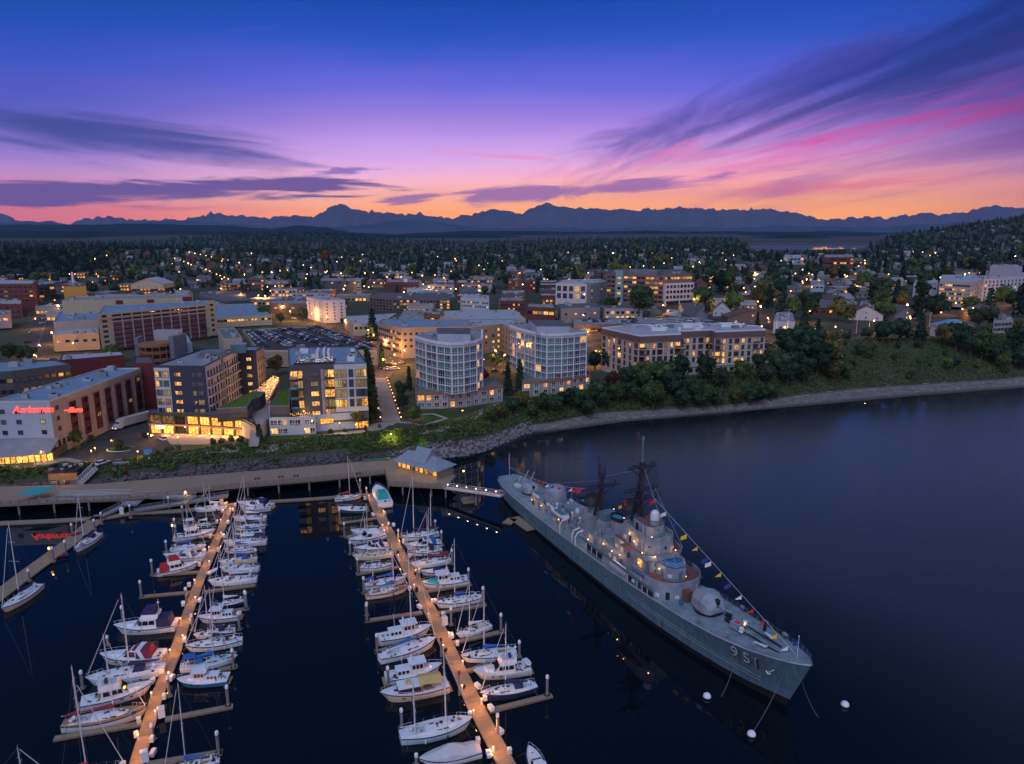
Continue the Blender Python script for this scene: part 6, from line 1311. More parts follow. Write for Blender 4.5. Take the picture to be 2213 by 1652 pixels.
for ri, (a, b_) in enumerate(pkc):
 L_ = hypot(b_[0]-a[0], b_[1]-a[1]); ux, uy = (b_[0]-a[0])/L_, (b_[1]-a[1])/L_; n = int(L_/2.9); ang = atan2(uy, ux)+pi/2
 for side in (-1, 1):
  if ri == 0 and side < 0: continue
  for i in range(n):
   if rnd.random() < .06: continue
   x, y = a[0]+ux*2.9*i-uy*side*2.7, a[1]+uy*2.9*i+ux*side*2.7
   pn, me = rnd.choices(CM, (5, 4, 5, 4, 2, 1.6))[0]
   o = inst(me, 'parked_car', None, (x, y, 17.4-.92+.02), ang+(0 if side < 0 else pi)); o['category'] = 'car'; o['group'] = 'cars on the rooftop car park'
   o['label'] = '%s car, %s from the far end of the %s car park row, %s side' % (pn, ordi(i+1), nmrow[ri], 'left' if side < 0 else 'right')
sc_ = []
for u, v, a, pi_ in [(838,800,.2,1),(846,801,.2,0),(854,800,.1,0),(830,797,.2,1),(840,792,.3,2),(848,790,.3,1),(70,720,1.2,1),(92,700,1.2,1),(96,690,1.2,1),(60,742,.1,2),(105,808-25,.1,1),(115,780,.1,2),(125,782,.1,2),(612,665+15,2.6,0),(622,676,2.6,2),(635,690,2.6,1),(600,672,2.6,3),(700,700,2.6,1),(1700,729,.1,1),(1715,728,.1,0),(1730,727,.1,3),(1745,727,.1,1),(1760,727,.1,2),(1690,722,.1,2),(1790,724,.1,1),(1740,716,.1,3),(1660,745,.1,0),(545,656,1.9,1),(1070,805,.3,2),(1092,808,.3,3),(868,786,1.2,0),(1900,717,.2,3),(2100,684,.2,1)]:
 x, y, z = T(u, v); o = inst(CM[pi_][1], 'street_car', None, (x, y, gz(x, y)+.2), a); o['category'] = 'car'; o['pp'] = pi_; sc_.append(o)
for k_, (n_, _) in enumerate(CM): nm_list([o for o in sc_ if o['pp'] == k_], n_+' car in the streets of the town, %s of its colour from the left')
roofc = []
for i in range(26):
 u = 1262+r6.random()*240; x, y = P(u, 689+r6.random()*8, 21.9); o = inst(CM[rnd.randrange(5)][1], 'parked_car', None, (x, y, 21.55), rnd.choice((0, pi/2))); o['category'] = 'car'; o['group'] = 'cars on the long dark flat roof'; roofc.append(o)
nm_list(roofc, 'car parked on the long dark flat roof, %s from the left')
def bigcar(label, x, y, z, rz, body, suv=False):
 mat(body, {'paint_pearl': (.75,.76,.78), 'paint_gun': (.2,.21,.23), 'paint_ink': (.02,.015,.03)}[body], .25, .2, var=0, coat=.6)
 t_ = thing('parked_car', label, 'car', (x, y, z), rz); L_, W_, h = (4.8, 1.9, 1.1) if suv else (4.7, 1.85, .95); b = MB()
 rings = []
 for x_, wk, zb, zt_ in ((-L_/2,.80,.45,h-.15),(-L_/2+.35,.96,.32,h),(-1,1,.28,h+.02),(.6,1,.28,h),(L_/2-1.0,.97,.3,h-.1),(L_/2-.2,.86,.35,h-.28),(L_/2,.7,.42,h-.42)):
  w_ = W_/2*wk; rings.append([(x_,-w_,zb),(x_,-w_,zt_-.15),(x_,-w_*.86,zt_),(x_,w_*.86,zt_),(x_,w_,zt_-.15),(x_,w_,zb)])
 b.loft(rings, body); b.build('body', t_, smooth=False)
 hh = h+(.62 if suv else .48); b = MB(); pr = [(-L_/2+.25,h-.02),(-L_/2+.75,hh),(.5,hh+.02),(1.35,h-.06)]
 b.loft([[(a, -W_/2*(.92 if c < h+.1 else .70), c) for a, c in pr], [(a, W_/2*(.92 if c < h+.1 else .70), c) for a, c in pr]], 'glass_dark'); b.build('window', t_)
 MB().box(-L_/2+.8, .45, -W_*.34, W_*.34, hh, hh+.06, body).build('roof', t_)
 for a in (-1.45, 1.45):
  for c in (-W_/2+.08, W_/2-.08):
   w_ = MB().tube((a, c-.12, .34), (a, c+.12, .34), .35, 'dark_metal', n=12).build('wheel', t_); MB().tube((a, c-.13, .34), (a, c+.13, .34), .2, 'metal_grey', n=8).build('rim', w_)
 for c in (-.65, .65): MB().box(L_/2-.12, L_/2-.01, c-.2, c+.2, .5, .66, 'trim_white').build('headlight', t_); MB().box(-L_/2-.02, -L_/2+.08, c-.2, c+.2, .6, .75, 'paint_red').build('tail_light', t_)
 return t_
for u, v, a, lab, bd, sv in [(222,1004,1.2,'white saloon parked at the kerb of the turning circle','paint_pearl',False),(262,1003,.25,'grey estate car with silver roof rails beside the white saloon','paint_gun',True),(318,946,-.2,'dark car with glowing red tail lights at the market forecourt','paint_ink',False),(352,952,2.4,'white car pulled up on the market forecourt','paint_pearl',False)]:
 x, y, z = T(u, v); q = bigcar(lab, x, y, gz(x, y)+.14, a, bd, sv)
 if 'tail' in lab: MB().box(-2.45, -2.37, -.8, .8, .6, .75, 'tail_red').build('tail_glow', q)
x, y, z = T(262, 928); tk = thing('lorry', 'white lorry with a long pale box trailer beside the sign hotel', 'lorry', (x, y, gz(x, y)+.15), 1.15+pi)
mat('trailer_pale', (.50,.47,.45), .6, .1, var=.08)
MB().box(-13.5, -.6, -1.3, 1.3, 1.1, 4.1, 'trailer_pale').build('trailer', tk)
for i in range(14): MB().box(-13.4+i*.92, -13.34+i*.92, -1.34, 1.34, 1.15, 4.05, 'metal_grey').build('trailer_rib', tk)
MB().loft([[(-.4,-1.2,.6),(-.4,-1.2,4.0),(-.4,1.2,4.0),(-.4,1.2,.6)],[(.9,-1.2,.6),(.9,-1.2,3.7),(.9,1.2,3.7),(.9,1.2,.6)],[(1.5,-1.2,.6),(1.5,-1.2,2.4),(1.5,1.2,2.4),(1.5,1.2,.6)],[(3,-1.1,.6),(3,-1.05,1.7),(3,1.05,1.7),(3,1.1,.6)]], 'paint_pearl').build('cab', tk)
MB().add([(.95,-1.1,3.5),(1.52,-1.1,2.45),(1.52,1.1,2.45),(.95,1.1,3.5)], [(0,1,2,3),(3,2,1,0)], 'glass_dark').build('windscreen', tk)
for a in (-12.5, -11.2, -1.6, -.3, 2.1):
 for c in (-1.1, 1.1): MB().tube((a, c-.2, .5), (a, c+.2, .5), .5, 'dark_metal', n=10).build('wheel', tk)
for c in (-.85, .85): MB().box(3.0, 3.06, c-.18, c+.18, .8, 1.05, 'lamp_far_white').build('headlight', tk)
x, y, z = T(322, 990); ib = thing('information_board', 'tilted blue information board at the edge of the turning circle', 'sign', (x, y, z), .4)
MB().tube((-.9,0,0), (-.9,0,1.6), .07, 'metal_grey').tube((.9,0,0), (.9,0,1.6), .07, 'metal_grey').build('post', ib)
MB().rbox((0,0,.9), (2.6,.14,2.2), 0, 'paint_blue_board' if mat('paint_blue_board', (.03,.16,.5), .5) else '').build('panel', ib)
# ================================================================== BOATS
for n_, c_, r_ in [('gel_white',(.70,.73,.78),.3),('gel_cream',(.70,.62,.46),.35),('gel_blue',(.03,.16,.34),.3),('gel_navy',(.02,.03,.08),.3),('gel_green',(.03,.16,.14),.3),('gel_grey',(.45,.50,.56),.35),('gel_paleblue',(.40,.58,.68),.35),
                   ('canvas_blue',(.02,.12,.42),.85),('canvas_navy',(.02,.022,.09),.85),('canvas_maroon',(.20,.02,.045),.85),('canvas_teal',(.01,.30,.32),.85),('canvas_tan',(.55,.38,.14),.85),('canvas_grey',(.50,.50,.54),.85),('canvas_red',(.40,.02,.03),.85),('canvas_white',(.72,.72,.74),.85),('teak',(.34,.19,.10),.7),('mahogany',(.16,.05,.03),.5),('mast_alu',(.62,.64,.68),.4),('rope',(.10,.10,.11),.8),('boot_dark',(.015,.018,.03),.5),('antifoul_red',(.20,.02,.02),.6)]:
 mat(n_, c_, r_, var=.07, scale=.8)
def hull_rings(L_, B_, free, sheer, full=.9, tr=.72, n=14, rake=.10, flare=0.):
 rings = []
 for i in range(n+1):
  t_ = i/n; x = -L_/2+L_*t_                              # stern to bow
  w = (tr+(1-tr)*sin(min(1, t_/.45)*pi/2)) if t_ < .45 else max(0.0, (1-((t_-.45)/.55)**2.4))**full
  hw = B_/2*w+.02; zt_ = free+sheer*max(0, (t_-.3)/.7)**2+sheer*.25*max(0, (.3-t_)/.3)
  xo = x-(1-t_)*0; k_ = L_*rake*t_**6
  wl = hw*(.88-flare*t_)
  rings.append([(xo-k_, -hw*.12, -.35), (xo-k_*.8, -wl, 0.0), (xo-k_*.4, -hw*(.97-flare*.4*t_), zt_*.55), (xo, -hw, zt_), (xo, 0, zt_+.05), (xo, hw, zt_), (xo-k_*.4, hw*(.97-flare*.4*t_), zt_*.55), (xo-k_*.8, wl, 0.0), (xo-k_, hw*.12, -.35)])
 return rings
def build_hull(t_, L_, B_, free, sheer, hullm, deckm, stripe=None, **kw):
 rs2 = hull_rings(L_, B_, free, sheer, **kw); n = len(rs2); b = MB()
 b.loft([r[0:4] for r in rs2], hullm, closed=False); b.loft([r[5:9] for r in rs2], hullm, closed=False)
 b.add(rs2[0], [tuple(range(9))], hullm); b.build('hull', t_, smooth=False)
 MB().loft([[r[3], r[4], r[5]] for r in rs2], deckm, closed=False).build('deck', t_)
 b = MB()
 for sg in (-1, 1):
  rr2 = [[(r[3][0], sg*abs(r[3][1])-0*sg, r[3][2]-.10), (r[3][0], sg*(abs(r[3][1])+.05), r[3][2]-.04), (r[3][0], sg*(abs(r[3][1])+.02), r[3][2]+.07), (r[3][0], sg*abs(abs(r[3][1])-.09), r[3][2]+.07)] for r in rs2]; b.loft(rr2, stripe or hullm, closed=True)
 b.build('toe_rail', t_)
 b = MB()
 for sg in (-1, 1):
  b.loft([[(r[1][0], sg*(abs(r[1][1])+.015), .02), (r[1][0], sg*(abs(r[1][1])*1.01+.03), .18)] for r in rs2], 'boot_dark', closed=False)
 b.build('boot_stripe', t_); return rs2
def deck_z(L_, free, sheer, x):
 t_ = x/L_+.5; return free+sheer*max(0, (t_-.3)/.7)**2+.03
def half_w(L_, B_, x, full=.9, tr=.72):
 t_ = x/L_+.5; return B_/2*((tr+(1-tr)*sin(min(1, max(0, t_)/.45)*pi/2)) if t_ < .45 else max(0, 1-((t_-.45)/.55)**2.4)**full)
def rail(t_, L_, B_, free, sheer, x0, x1, m='mast_alu', h=.6, name='pulpit'):
 b = MB()
 for sg in (-1, 1):
  pts = []
  for i in range(8): x = x0+(x1-x0)*i/7; pts.append((x, sg*max(.05, half_w(L_, B_, x)-.08), deck_z(L_, free, sheer, x)+h))
  b.path(pts, .025, m, 4)
  for p in pts[::2]: b.tube((p[0], p[1], p[2]-h), p, .02, m, n=4)
 b.build(name, t_)
def gear(t_, L_, B_, zf, seed, x0=-.45, x1=.38, n=16, w=.30):
 r_ = random.Random(seed+99); b = MB(); cs = ['canvas_navy','gel_grey','teak','boot_dark','canvas_white','mast_alu','canvas_red','canvas_teal','rope']
 for i in range(n):
  x, y = r_.uniform(x0, x1)*L_, r_.uniform(-w, w)*B_; q = r_.random(); z = zf(x)+(.5 if -.1*L_ < x < .2*L_ and abs(y) < .24*B_ else .04)
  if q < .5: b.rbox((x,y,z), (r_.uniform(.2,.8), r_.uniform(.15,.5), r_.uniform(.1,.35)), r_.uniform(0,3), r_.choice(cs))
  elif q < .75: b.lathe([(r_.uniform(.15,.3),0),(.2,.12)], (x,y,z), r_.choice(cs), 8)
  else: b.tube((x,y,z), (x+r_.uniform(-1,1),y+r_.uniform(-.4,.4),z+r_.uniform(.1,1.1)), .04, r_.choice(cs), n=4)
 b.build('deck_gear', t_, kind='stuff'); b = MB()
 for sg in (-1, 1):
  for x in (-.42, .34): b.path([(x*L_, sg*half_w(L_, B_, x*L_)*.9, zf(x*L_)), (x*L_*1.06, sg*(B_*.5+.5), .75), (x*L_*1.1, sg*(B_*.5+.9), .5)], .03, 'rope', 3)
 b.build('mooring_line', t_)
def sailboat(t_, L_, hullm='gel_white', cover='canvas_blue', stripe=None, mh=None, mizzen=False, dodger=None, deckm='gel_white', wood=False, mx=.08, jib=False, bimini=None, furl=True, heel=0, B_=None, cover_on=True, seed=0):
 r_ = random.Random(seed); B_ = B_ or L_*.30; free, sh = .075*L_+.25, .03*L_; mh = mh or 1.22*L_
 build_hull(t_, L_, B_, free, sh, hullm, 'teak' if wood else deckm, stripe or ('boot_dark' if r_.random() < .5 else hullm), tr=.55, full=.85)
 dz = lambda x: deck_z(L_, free, sh, x)
 xs = [-.16*L_, -.10*L_, .05*L_, .18*L_, .27*L_]; ww = [.56, .60, .56, .42, .2]; hh = [.50, .52, .48, .36, .08]
 b = MB(); b.loft([[(x, -B_/2*w, dz(x)-.06), (x, -B_/2*w*.86, dz(x)+h_), (x, 0, dz(x)+h_+.06), (x, B_/2*w*.86, dz(x)+h_), (x, B_/2*w, dz(x)-.06)] for x, w, h_ in zip(xs, ww, hh)], deckm if not wood else 'gel_white')
 b.build('coachroof', t_)
 for sg in (-1, 1):
  for x in (-.09*L_, .01*L_, .10*L_):
   b = MB(); b.rbox((x, sg*(B_/2*.53), dz(x)+.10), (.075*L_, .05, .20), 0, 'glass_dark'); b.build('window', t_)
 MB().rbox((.21*L_, 0, dz(.21*L_)+.30), (.55, .5, .12), 0, 'glass_grey').build('hatch', t_); MB().rbox((.0*L_, 0, dz(0)+.53), (.5, .45, .08), 0, 'glass_grey').build('hatch', t_)
 b = MB(); b.box(-.40*L_, -.17*L_, -B_*.20, B_*.20, dz(-.3*L_)-.02, dz(-.3*L_)+.05, 'teak' if r_.random() < .4 else 'gel_grey')
 for sg in (-1, 1): b.box(-.42*L_, -.165*L_, sg*B_*.23-.09, sg*B_*.23+.09, dz(-.3*L_)-.02, dz(-.3*L_)+.30, deckm)
 b.tube((-.34*L_, 0, dz(-.3*L_)), (-.34*L_, 0, dz(-.3*L_)+.8), .07, 'gel_white'); b.build('cockpit', t_)
 MB().tube((-.345*L_, 0, dz(-.3*L_)+.75), (-.375*L_, 0, dz(-.3*L_)+.77), .38, 'mast_alu', n=10).build('wheel', t_)
 if dodger:
  b = MB(); x = -.15*L_; b.loft([[(x-.09*L_, -B_*.27, dz(x)+.4), (x-.09*L_, -B_*.22, dz(x)+1.25), (x-.09*L_, B_*.22, dz(x)+1.25), (x-.09*L_, B_*.27, dz(x)+.4)], [(x+.06*L_, -B_*.27, dz(x)+.4), (x+.03*L_, -B_*.20, dz(x)+1.15), (x+.03*L_, B_*.20, dz(x)+1.15), (x+.06*L_, B_*.27, dz(x)+.4)]], dodger); b.build('dodger', t_)
 if bimini:
  b = MB(); x = -.33*L_; b.box(x-.11*L_, x+.10*L_, -B_*.30, B_*.30, dz(x)+1.75, dz(x)+1.84, bimini)
  for sx in (-.1*L_, .09*L_):
   for sg in (-1, 1): b.tube((x+sx, sg*B_*.28, dz(x)), (x+sx, sg*B_*.29, dz(x)+1.75), .025, 'mast_alu', n=4)
  b.build('bimini', t_)
 def spar(xm, h_, bl, nm='mast', cv=cover):
  b = MB(); z0 = dz(xm)+.4; rr2 = .0075*L_+.035; b.tube((xm, 0, z0-.4), (xm-.01*h_, 0, z0+h_), rr2, 'mast_alu', rr2*.7, 7); b.tube((xm-.01*h_, 0, z0+h_), (xm-.01*h_, 0, z0+h_+.5), .02, 'mast_alu', n=4); b.build(nm, t_)
  b = MB()
  for f, w in ((.48, .36), (.74, .26)): b.tube((xm-.01*h_*f, -B_*w, z0+h_*f), (xm-.01*h_*f, B_*w, z0+h_*f), .03, 'mast_alu', n=4)
  b.build('spreader', t_)
  b = MB()
  for sg in (-1, 1):
   b.path([(xm-.2, sg*half_w(L_, B_, xm)*.95, dz(xm)), (xm-.01*h_*.5, sg*B_*.34, z0+h_*.48), (xm-.01*h_, 0, z0+h_)], .018, 'rope', 3)
  if nm == 'mast': b.tube((L_*.47, 0, dz(L_*.47)), (xm-.01*h_, 0, z0+h_), .02, 'rope', n=3); b.tube((-L_*.49, 0, dz(-L_*.49)), (xm-.01*h_, 0, z0+h_), .018, 'rope', n=3)
  b.build('rigging', t_)
  if nm == 'mast' and furl: MB().tube((L_*.465, 0, dz(L_*.46)+.5), (xm+(L_*.465-xm)*.06, 0, z0+h_*.94), .05, cv if jib else 'canvas_white', .04, 6).build('furled_jib', t_)
  b = MB(); zb = z0+.75+.2; b.tube((xm, 0, zb), (xm-bl, 0, zb+.05), .07, 'mast_alu', n=6); b.build('boom', t_)
  if cover_on:
   b = MB(); n_ = 6; b.loft([[(xm+.15-(bl+.0)*i/n_, yy*(.05+.15*(1-i/n_)), zb+.06+zz*(.14+.62*(1-i/n_)**1.6)) for yy, zz in ((-1,-.1),(-1,.35),(-.3,1),(.3,1),(1,.35),(1,-.1))] for i in range(n_+1)], cv); b.build('sail_cover', t_)
 spar(mx*L_, mh, .40*L_)
 if mizzen: spar(-.30*L_, mh*.68, .20*L_, 'mizzen_mast')
 rail(t_, L_, B_, free, sh, .30*L_, .49*L_, name='pulpit'); rail(t_, L_, B_, free, sh, -.49*L_, -.32*L_, name='pushpit')
 b = MB()
 for sg in (-1, 1):
  pts = [(x*L_, sg*(half_w(L_, B_, x*L_)-.05), dz(x*L_)+.55) for x in (-.32, -.15, 0, .15, .30)]; b.path(pts, .012, 'rope', 3)
  for p in pts: b.tube((p[0], p[1], p[2]-.55), p, .02, 'mast_alu', n=4)
 b.build('lifeline', t_)
 gear(t_, L_, B_, dz, seed)
 if r_.random() < .6:
  for sg in (-1, 1):
   for x in (-.2, .1): MB().lathe([(.02,0),(.14,.1),(.14,.55),(.02,.65)], (x*L_, sg*(half_w(L_, B_, x*L_)+.12), .25), 'canvas_white' if r_.random() < .7 else 'canvas_navy', 7).build('fender', t_)
def cruiser(t_, L_, hullm='gel_white', canvas='canvas_navy', fly=True, stripe='gel_navy', style='fly', top=None, tarp=None, seed=0, bowcover=None, tower=False, win='glass_dark'):
 r_ = random.Random(seed); B_ = L_*.34; free, sh = .095*L_+.1, .055*L_
 build_hull(t_, L_, B_, free, sh, hullm, 'gel_white', stripe, tr=.90, full=.75, rake=.14, flare=.18)
 dz = lambda x: deck_z(L_, free, sh, x)
 def block(x0, x1, w0, w1, z, h_, rf, ra, m, name, tw=.86):
  b = MB(); b.loft([[(x0, -w0, z), (x0+ra, -w0*tw, z+h_), (x0+ra, w0*tw, z+h_), (x0, w0, z)], [(x1, -w1, z), (x1-rf, -w1*tw, z+h_), (x1-rf, w1*tw, z+h_), (x1, w1, z)]], m); return b.build(name, t_)
 z0 = dz(-.1*L_)-.05; hb = B_/2
 if style != 'classic': block(.02*L_, .36*L_, hb*.72, hb*.30, dz(.1*L_)-.15, .085*L_*.8, .10*L_, 0, 'gel_white', 'trunk_cabin')
 if style in ('fly', 'tower'):
  h_ = .16*L_; block(-.22*L_, .16*L_, hb*.82, hb*.70, z0, h_, .13*L_, .01*L_, 'gel_white', 'deckhouse')
  for sg in (-1, 1):
   for a, c in ((-.19, -.10), (-.09, .0), (.01, .07)): MB().add([(a*L_, sg*hb*.80, z0+h_*.42), (c*L_, sg*hb*.775, z0+h_*.42), (c*L_-.01*L_, sg*hb*.735, z0+h_*.86), (a*L_, sg*hb*.755, z0+h_*.86)], [(0,1,2,3),(3,2,1,0)], win).build('side_window', t_)
  MB().add([(.148*L_, -hb*.66, z0+h_*.30), (.148*L_, hb*.66, z0+h_*.30), (.062*L_, hb*.60, z0+h_*.92), (.062*L_, -hb*.60, z0+h_*.92)], [(0,1,2,3),(3,2,1,0)], win).build('windscreen', t_)
  zf = z0+h_+.0; block(-.24*L_, .06*L_, hb*.74, hb*.60, zf+.01, .07*L_, .05*L_, -.01*L_, 'gel_white', 'flybridge')
  MB().box(-.20*L_, .0, -hb*.52, hb*.52, zf+.07*L_+.02, zf+.07*L_+.05, 'gel_grey').build('flybridge_floor', t_)
  if canvas:
   b = MB(); zz = zf+.072*L_; b.loft([[(-.21*L_, -hb*.58, zz), (-.20*L_, -hb*.50, zz+.105*L_), (-.20*L_, hb*.50, zz+.105*L_), (-.21*L_, hb*.58, zz)], [(.04*L_, -hb*.52, zz), (-.03*L_, -hb*.45, zz+.10*L_), (-.03*L_, hb*.45, zz+.10*L_), (.04*L_, hb*.52, zz)]], canvas); b.build('flybridge_canvas', t_)
   block(-.44*L_, -.235*L_, hb*.80, hb*.80, z0+.1, .15*L_, .01, .03*L_, canvas, 'cockpit_canvas')
  else:
   b = MB()
   for sg in (-1, 1): b.path([(-.22*L_, sg*hb*.7, zf), (-.25*L_, sg*hb*.62, zf+.15*L_), (-.25*L_, 0, zf+.17*L_)], .06, 'gel_white', 5)
   b.build('radar_arch', t_); MB().box(-.42*L_, -.24*L_, -hb*.6, hb*.6, z0+.02, z0+.08, 'teak').build('cockpit_floor', t_)
   MB().box(-.16*L_, -.12*L_, -hb*.3, hb*.3, zf+.07*L_+.05, zf+.07*L_+.55, 'canvas_navy').build('seat', t_)
  if tower:
   b = MB()
   for sx in (-.2, -.02):
    for sg in (-1, 1): b.tube((sx*L_, sg*hb*.55, zf+.06*L_), (sx*L_*.8-.02*L_, sg*hb*.42, zf+.24*L_), .05, 'gel_white', n=5)
   b.box(-.20*L_, .0, -hb*.5, hb*.5, zf+.24*L_, zf+.25*L_, 'gel_white'); b.build('hardtop', t_)
  b = MB(); b.tube((-.24*L_, 0, zf+.10*L_), (-.24*L_, 0, zf+.30*L_), .04, 'gel_white'); b.ball((-.24*L_, 0, zf+.24*L_), .28, 'gel_white', sz=.6); b.build('radar_mast', t_)
 elif style == 'sport':
  h_ = .13*L_
  block(-.12*L_, .17*L_, hb*.80, hb*.62, z0+.02, h_, .19*L_, 0, 'gel_white', 'deckhouse', .80)
  MB().add([(.165*L_, -hb*.56, z0+h_*.2), (.165*L_, hb*.56, z0+h_*.2), (.0, hb*.60, z0+h_*1.0), (.0, -hb*.60, z0+h_*1.0)], [(0,1,2,3),(3,2,1,0)], win).build('windscreen', t_)
  for sg in (-1, 1): MB().add([(-.11*L_, sg*hb*.79, z0+h_*.35), (.08*L_, sg*hb*.70, z0+h_*.35), (-.0*L_, sg*hb*.63, z0+h_*.95), (-.10*L_, sg*hb*.66, z0+h_*.95)], [(0,1,2,3),(3,2,1,0)], win).build('side_window', t_)
  b = MB()
  for sg in (-1, 1): b.loft([[(-.28*L_, sg*hb*.92, z0), (-.22*L_, sg*hb*.92, z0), (-.22*L_, sg*hb*.84, z0), (-.28*L_, sg*hb*.84, z0)], [(-.20*L_, sg*hb*.76, z0+.15*L_), (-.13*L_, sg*hb*.76, z0+.15*L_), (-.13*L_, sg*hb*.68, z0+.15*L_), (-.20*L_, sg*hb*.68, z0+.15*L_)]], 'gel_white')
  b.box(-.20*L_, -.12*L_, -hb*.72, hb*.72, z0+.145*L_, z0+.16*L_, 'gel_white'); b.build('radar_arch', t_)
  if canvas: block(-.36*L_, -.0*L_, hb*.78, hb*.66, z0+.06, .155*L_, .06*L_, .05*L_, canvas, 'cockpit_canvas', .72)
  MB().box(-.44*L_, -.13*L_, -hb*.66, hb*.66, z0-.02, z0+.05, 'gel_grey').build('cockpit_floor', t_); MB().box(-.42*L_, -.37*L_, -hb*.6, hb*.6, z0+.05, z0+.5, 'canvas_white').build('seat', t_)
 elif style in ('tug', 'pilot'):
  h_ = .20*L_; wm = 'mahogany' if style == 'tug' else win
  block(-.06*L_, .16*L_, hb*.62, hb*.55, dz(0)-.05, h_, .0, 0, 'gel_white', 'wheelhouse', .96); MB().box(-.10*L_, .20*L_, -hb*.70, hb*.70, dz(0)+h_-.05, dz(0)+h_+.06, 'gel_white').build('wheelhouse_roof', t_)
  block(-.32*L_, -.065*L_, hb*.60, hb*.60, dz(-.1*L_)-.05, .12*L_, 0, 0, 'gel_white', 'aft_cabin', .95)
  for sg in (-1, 1):
   for x in (-.02, .045, .11): MB().rbox((x*L_, sg*hb*.60, dz(0)+h_*.5), (.05*L_, .10, h_*.34), 0, wm).build('side_window', t_)
   for x in (-.27, -.2, -.13): MB().rbox((x*L_, sg*hb*.60, dz(0)+.05*L_), (.045*L_, .10, .05*L_), 0, wm).build('side_window', t_)
  for y in (-.35, 0, .35): MB().rbox((.161*L_, hb*y, dz(0)+h_*.5), (.08, hb*.28, h_*.34), 0, 'glass_dark').build('windscreen', t_)
  MB().tube((-.05*L_, 0, dz(0)+h_), (-.05*L_, 0, dz(0)+h_+.12*L_), .16, 'gel_white', n=8).build('funnel', t_)
  MB().tube((-.2*L_, 0, dz(0)), (-.22*L_, 0, dz(0)+.42*L_), .05, 'mast_alu').build('mast', t_)
 elif style == 'classic':
  h_ = .10*L_; block(-.10*L_, .26*L_, hb*.66, hb*.50, dz(0)-.1, h_, .05*L_, 0, 'mahogany', 'deckhouse', .95); MB().box(-.12*L_, .25*L_, -hb*.66, hb*.66, dz(0)-.1+h_, dz(0)+h_-.0, 'gel_white').build('roof', t_)
  for sg in (-1, 1):
   for i in range(7): x = (-.07+.045*i)*L_; MB().rbox((x, sg*hb*(.645-.02*i), dz(0)+h_*.15), (.035*L_, .10, h_*.5), 0, 'glass_dark').build('side_window', t_)
  for y in (-.35, 0, .35): MB().rbox((.245*L_, hb*y, dz(0)+h_*.1), (.1, hb*.26, h_*.5), 0, 'glass_dark').build('windscreen', t_)
  MB().box(-.44*L_, -.14*L_, -hb*.55, hb*.55, dz(-.3*L_), dz(-.3*L_)+.05, 'teak').build('cockpit_floor', t_)
  b = MB(); b.add([(-.40*L_, -hb*.85, dz(0)+.11*L_), (-.06*L_, -hb*.8, dz(0)+.13*L_), (-.06*L_, 0, dz(0)+.18*L_), (-.40*L_, 0, dz(0)+.16*L_), (-.06*L_, hb*.8, dz(0)+.13*L_), (-.40*L_, hb*.85, dz(0)+.11*L_)], [(0,1,2,3),(3,2,4,5),(3,2,1,0),(5,4,2,3)], top or 'canvas_tan'); b.build('awning', t_)
  for x, y in ((-.39,-.8),(-.39,.8),(-.08,-.75),(-.08,.75)): MB().tube((x*L_, y*hb, dz(0)-.1), (x*L_, y*hb, dz(0)+.115*L_), .03, 'mast_alu').build('awning_post', t_)
  MB().box(.05*L_, .12*L_, -.5, .5, dz(0)+h_, dz(0)+h_+.5, 'canvas_tan').build('deck_box', t_)
 elif style == 'cuddy':
  h_ = .09*L_; MB().add([(.05*L_, -hb*.62, z0+.05), (.05*L_, hb*.62, z0+.05), (-.04*L_, hb*.58, z0+h_), (-.04*L_, -hb*.58, z0+h_)], [(0,1,2,3),(3,2,1,0)], win).build('windscreen', t_)
  MB().box(-.42*L_, -.03*L_, -hb*.62, hb*.62, z0-.02, z0+.06, 'gel_grey').build('cockpit_floor', t_)
  for y in (-.35, .35): MB().rbox((-.12*L_, y*hb, z0+.06), (.06*L_, .5, .5), 0, 'canvas_white').build('seat', t_)
  if canvas: block(-.30*L_, .0, hb*.66, hb*.60, z0+.08, .13*L_, .04*L_, .04*L_, canvas, 'cockpit_canvas', .75)
  MB().rbox((-.47*L_, 0, z0-.2), (.5, .45, .9), 0, 'canvas_navy', .8).build('outboard_motor', t_)
 if style == 'covered' or tarp:
  b = MB(); n_ = 12; pr_ = [.55, 1.0, 1.05, .95, 1.5, 1.95, 2.05, 1.6, 1.15, .8, .5, .2, .0]
  b.loft([[(x, -hw_*1.04, dz(x)-.35), (x, -hw_*.9, dz(x)+h_*.45), (x, 0, dz(x)+h_+.12), (x, hw_*.9, dz(x)+h_*.45), (x, hw_*1.04, dz(x)-.35)] for x, hw_, h_ in [(-.5*L_+L_*i/n_*.98, max(.06, half_w(L_, B_, -.5*L_+L_*i/n_*.98, .75, .9)), pr_[i]*.85) for i in range(n_+1)]], tarp or 'canvas_grey'); b.build('boat_cover', t_)
 if bowcover: block(.14*L_, .40*L_, hb*.78, hb*.28, dz(.2*L_)-.05, .07*L_, .08*L_, .0, bowcover, 'bow_cover', .6)
 if style not in ('covered',):
  gear(t_, L_, B_, dz, seed, -.46, -.26 if style != 'classic' else .2, 12, .33)
  rail(t_, L_, B_, free, sh, .02*L_, .49*L_, h=.65); MB().rbox((.27*L_, 0, dz(.27*L_)+.02), (.06*L_, .5, .1), 0, 'glass_dark').build('hatch', t_)
  MB().box(-.55*L_, -.49*L_, -hb*.75, hb*.75, .25, .35, 'teak').build('swim_platform', t_)
  for sg in (-1, 1):
   for x in (.05, .18): MB().rbox((x*L_, sg*(half_w(L_, B_, x*L_, .75, .9)+.0), free*.75), (.05*L_, .06, .16), 0, 'glass_dark').build('porthole', t_)
def cA(x, y): return (x*.2686, 999.5+y*.2686)
def cB(x, y): return (x*.248, 1242.7+y*.248)
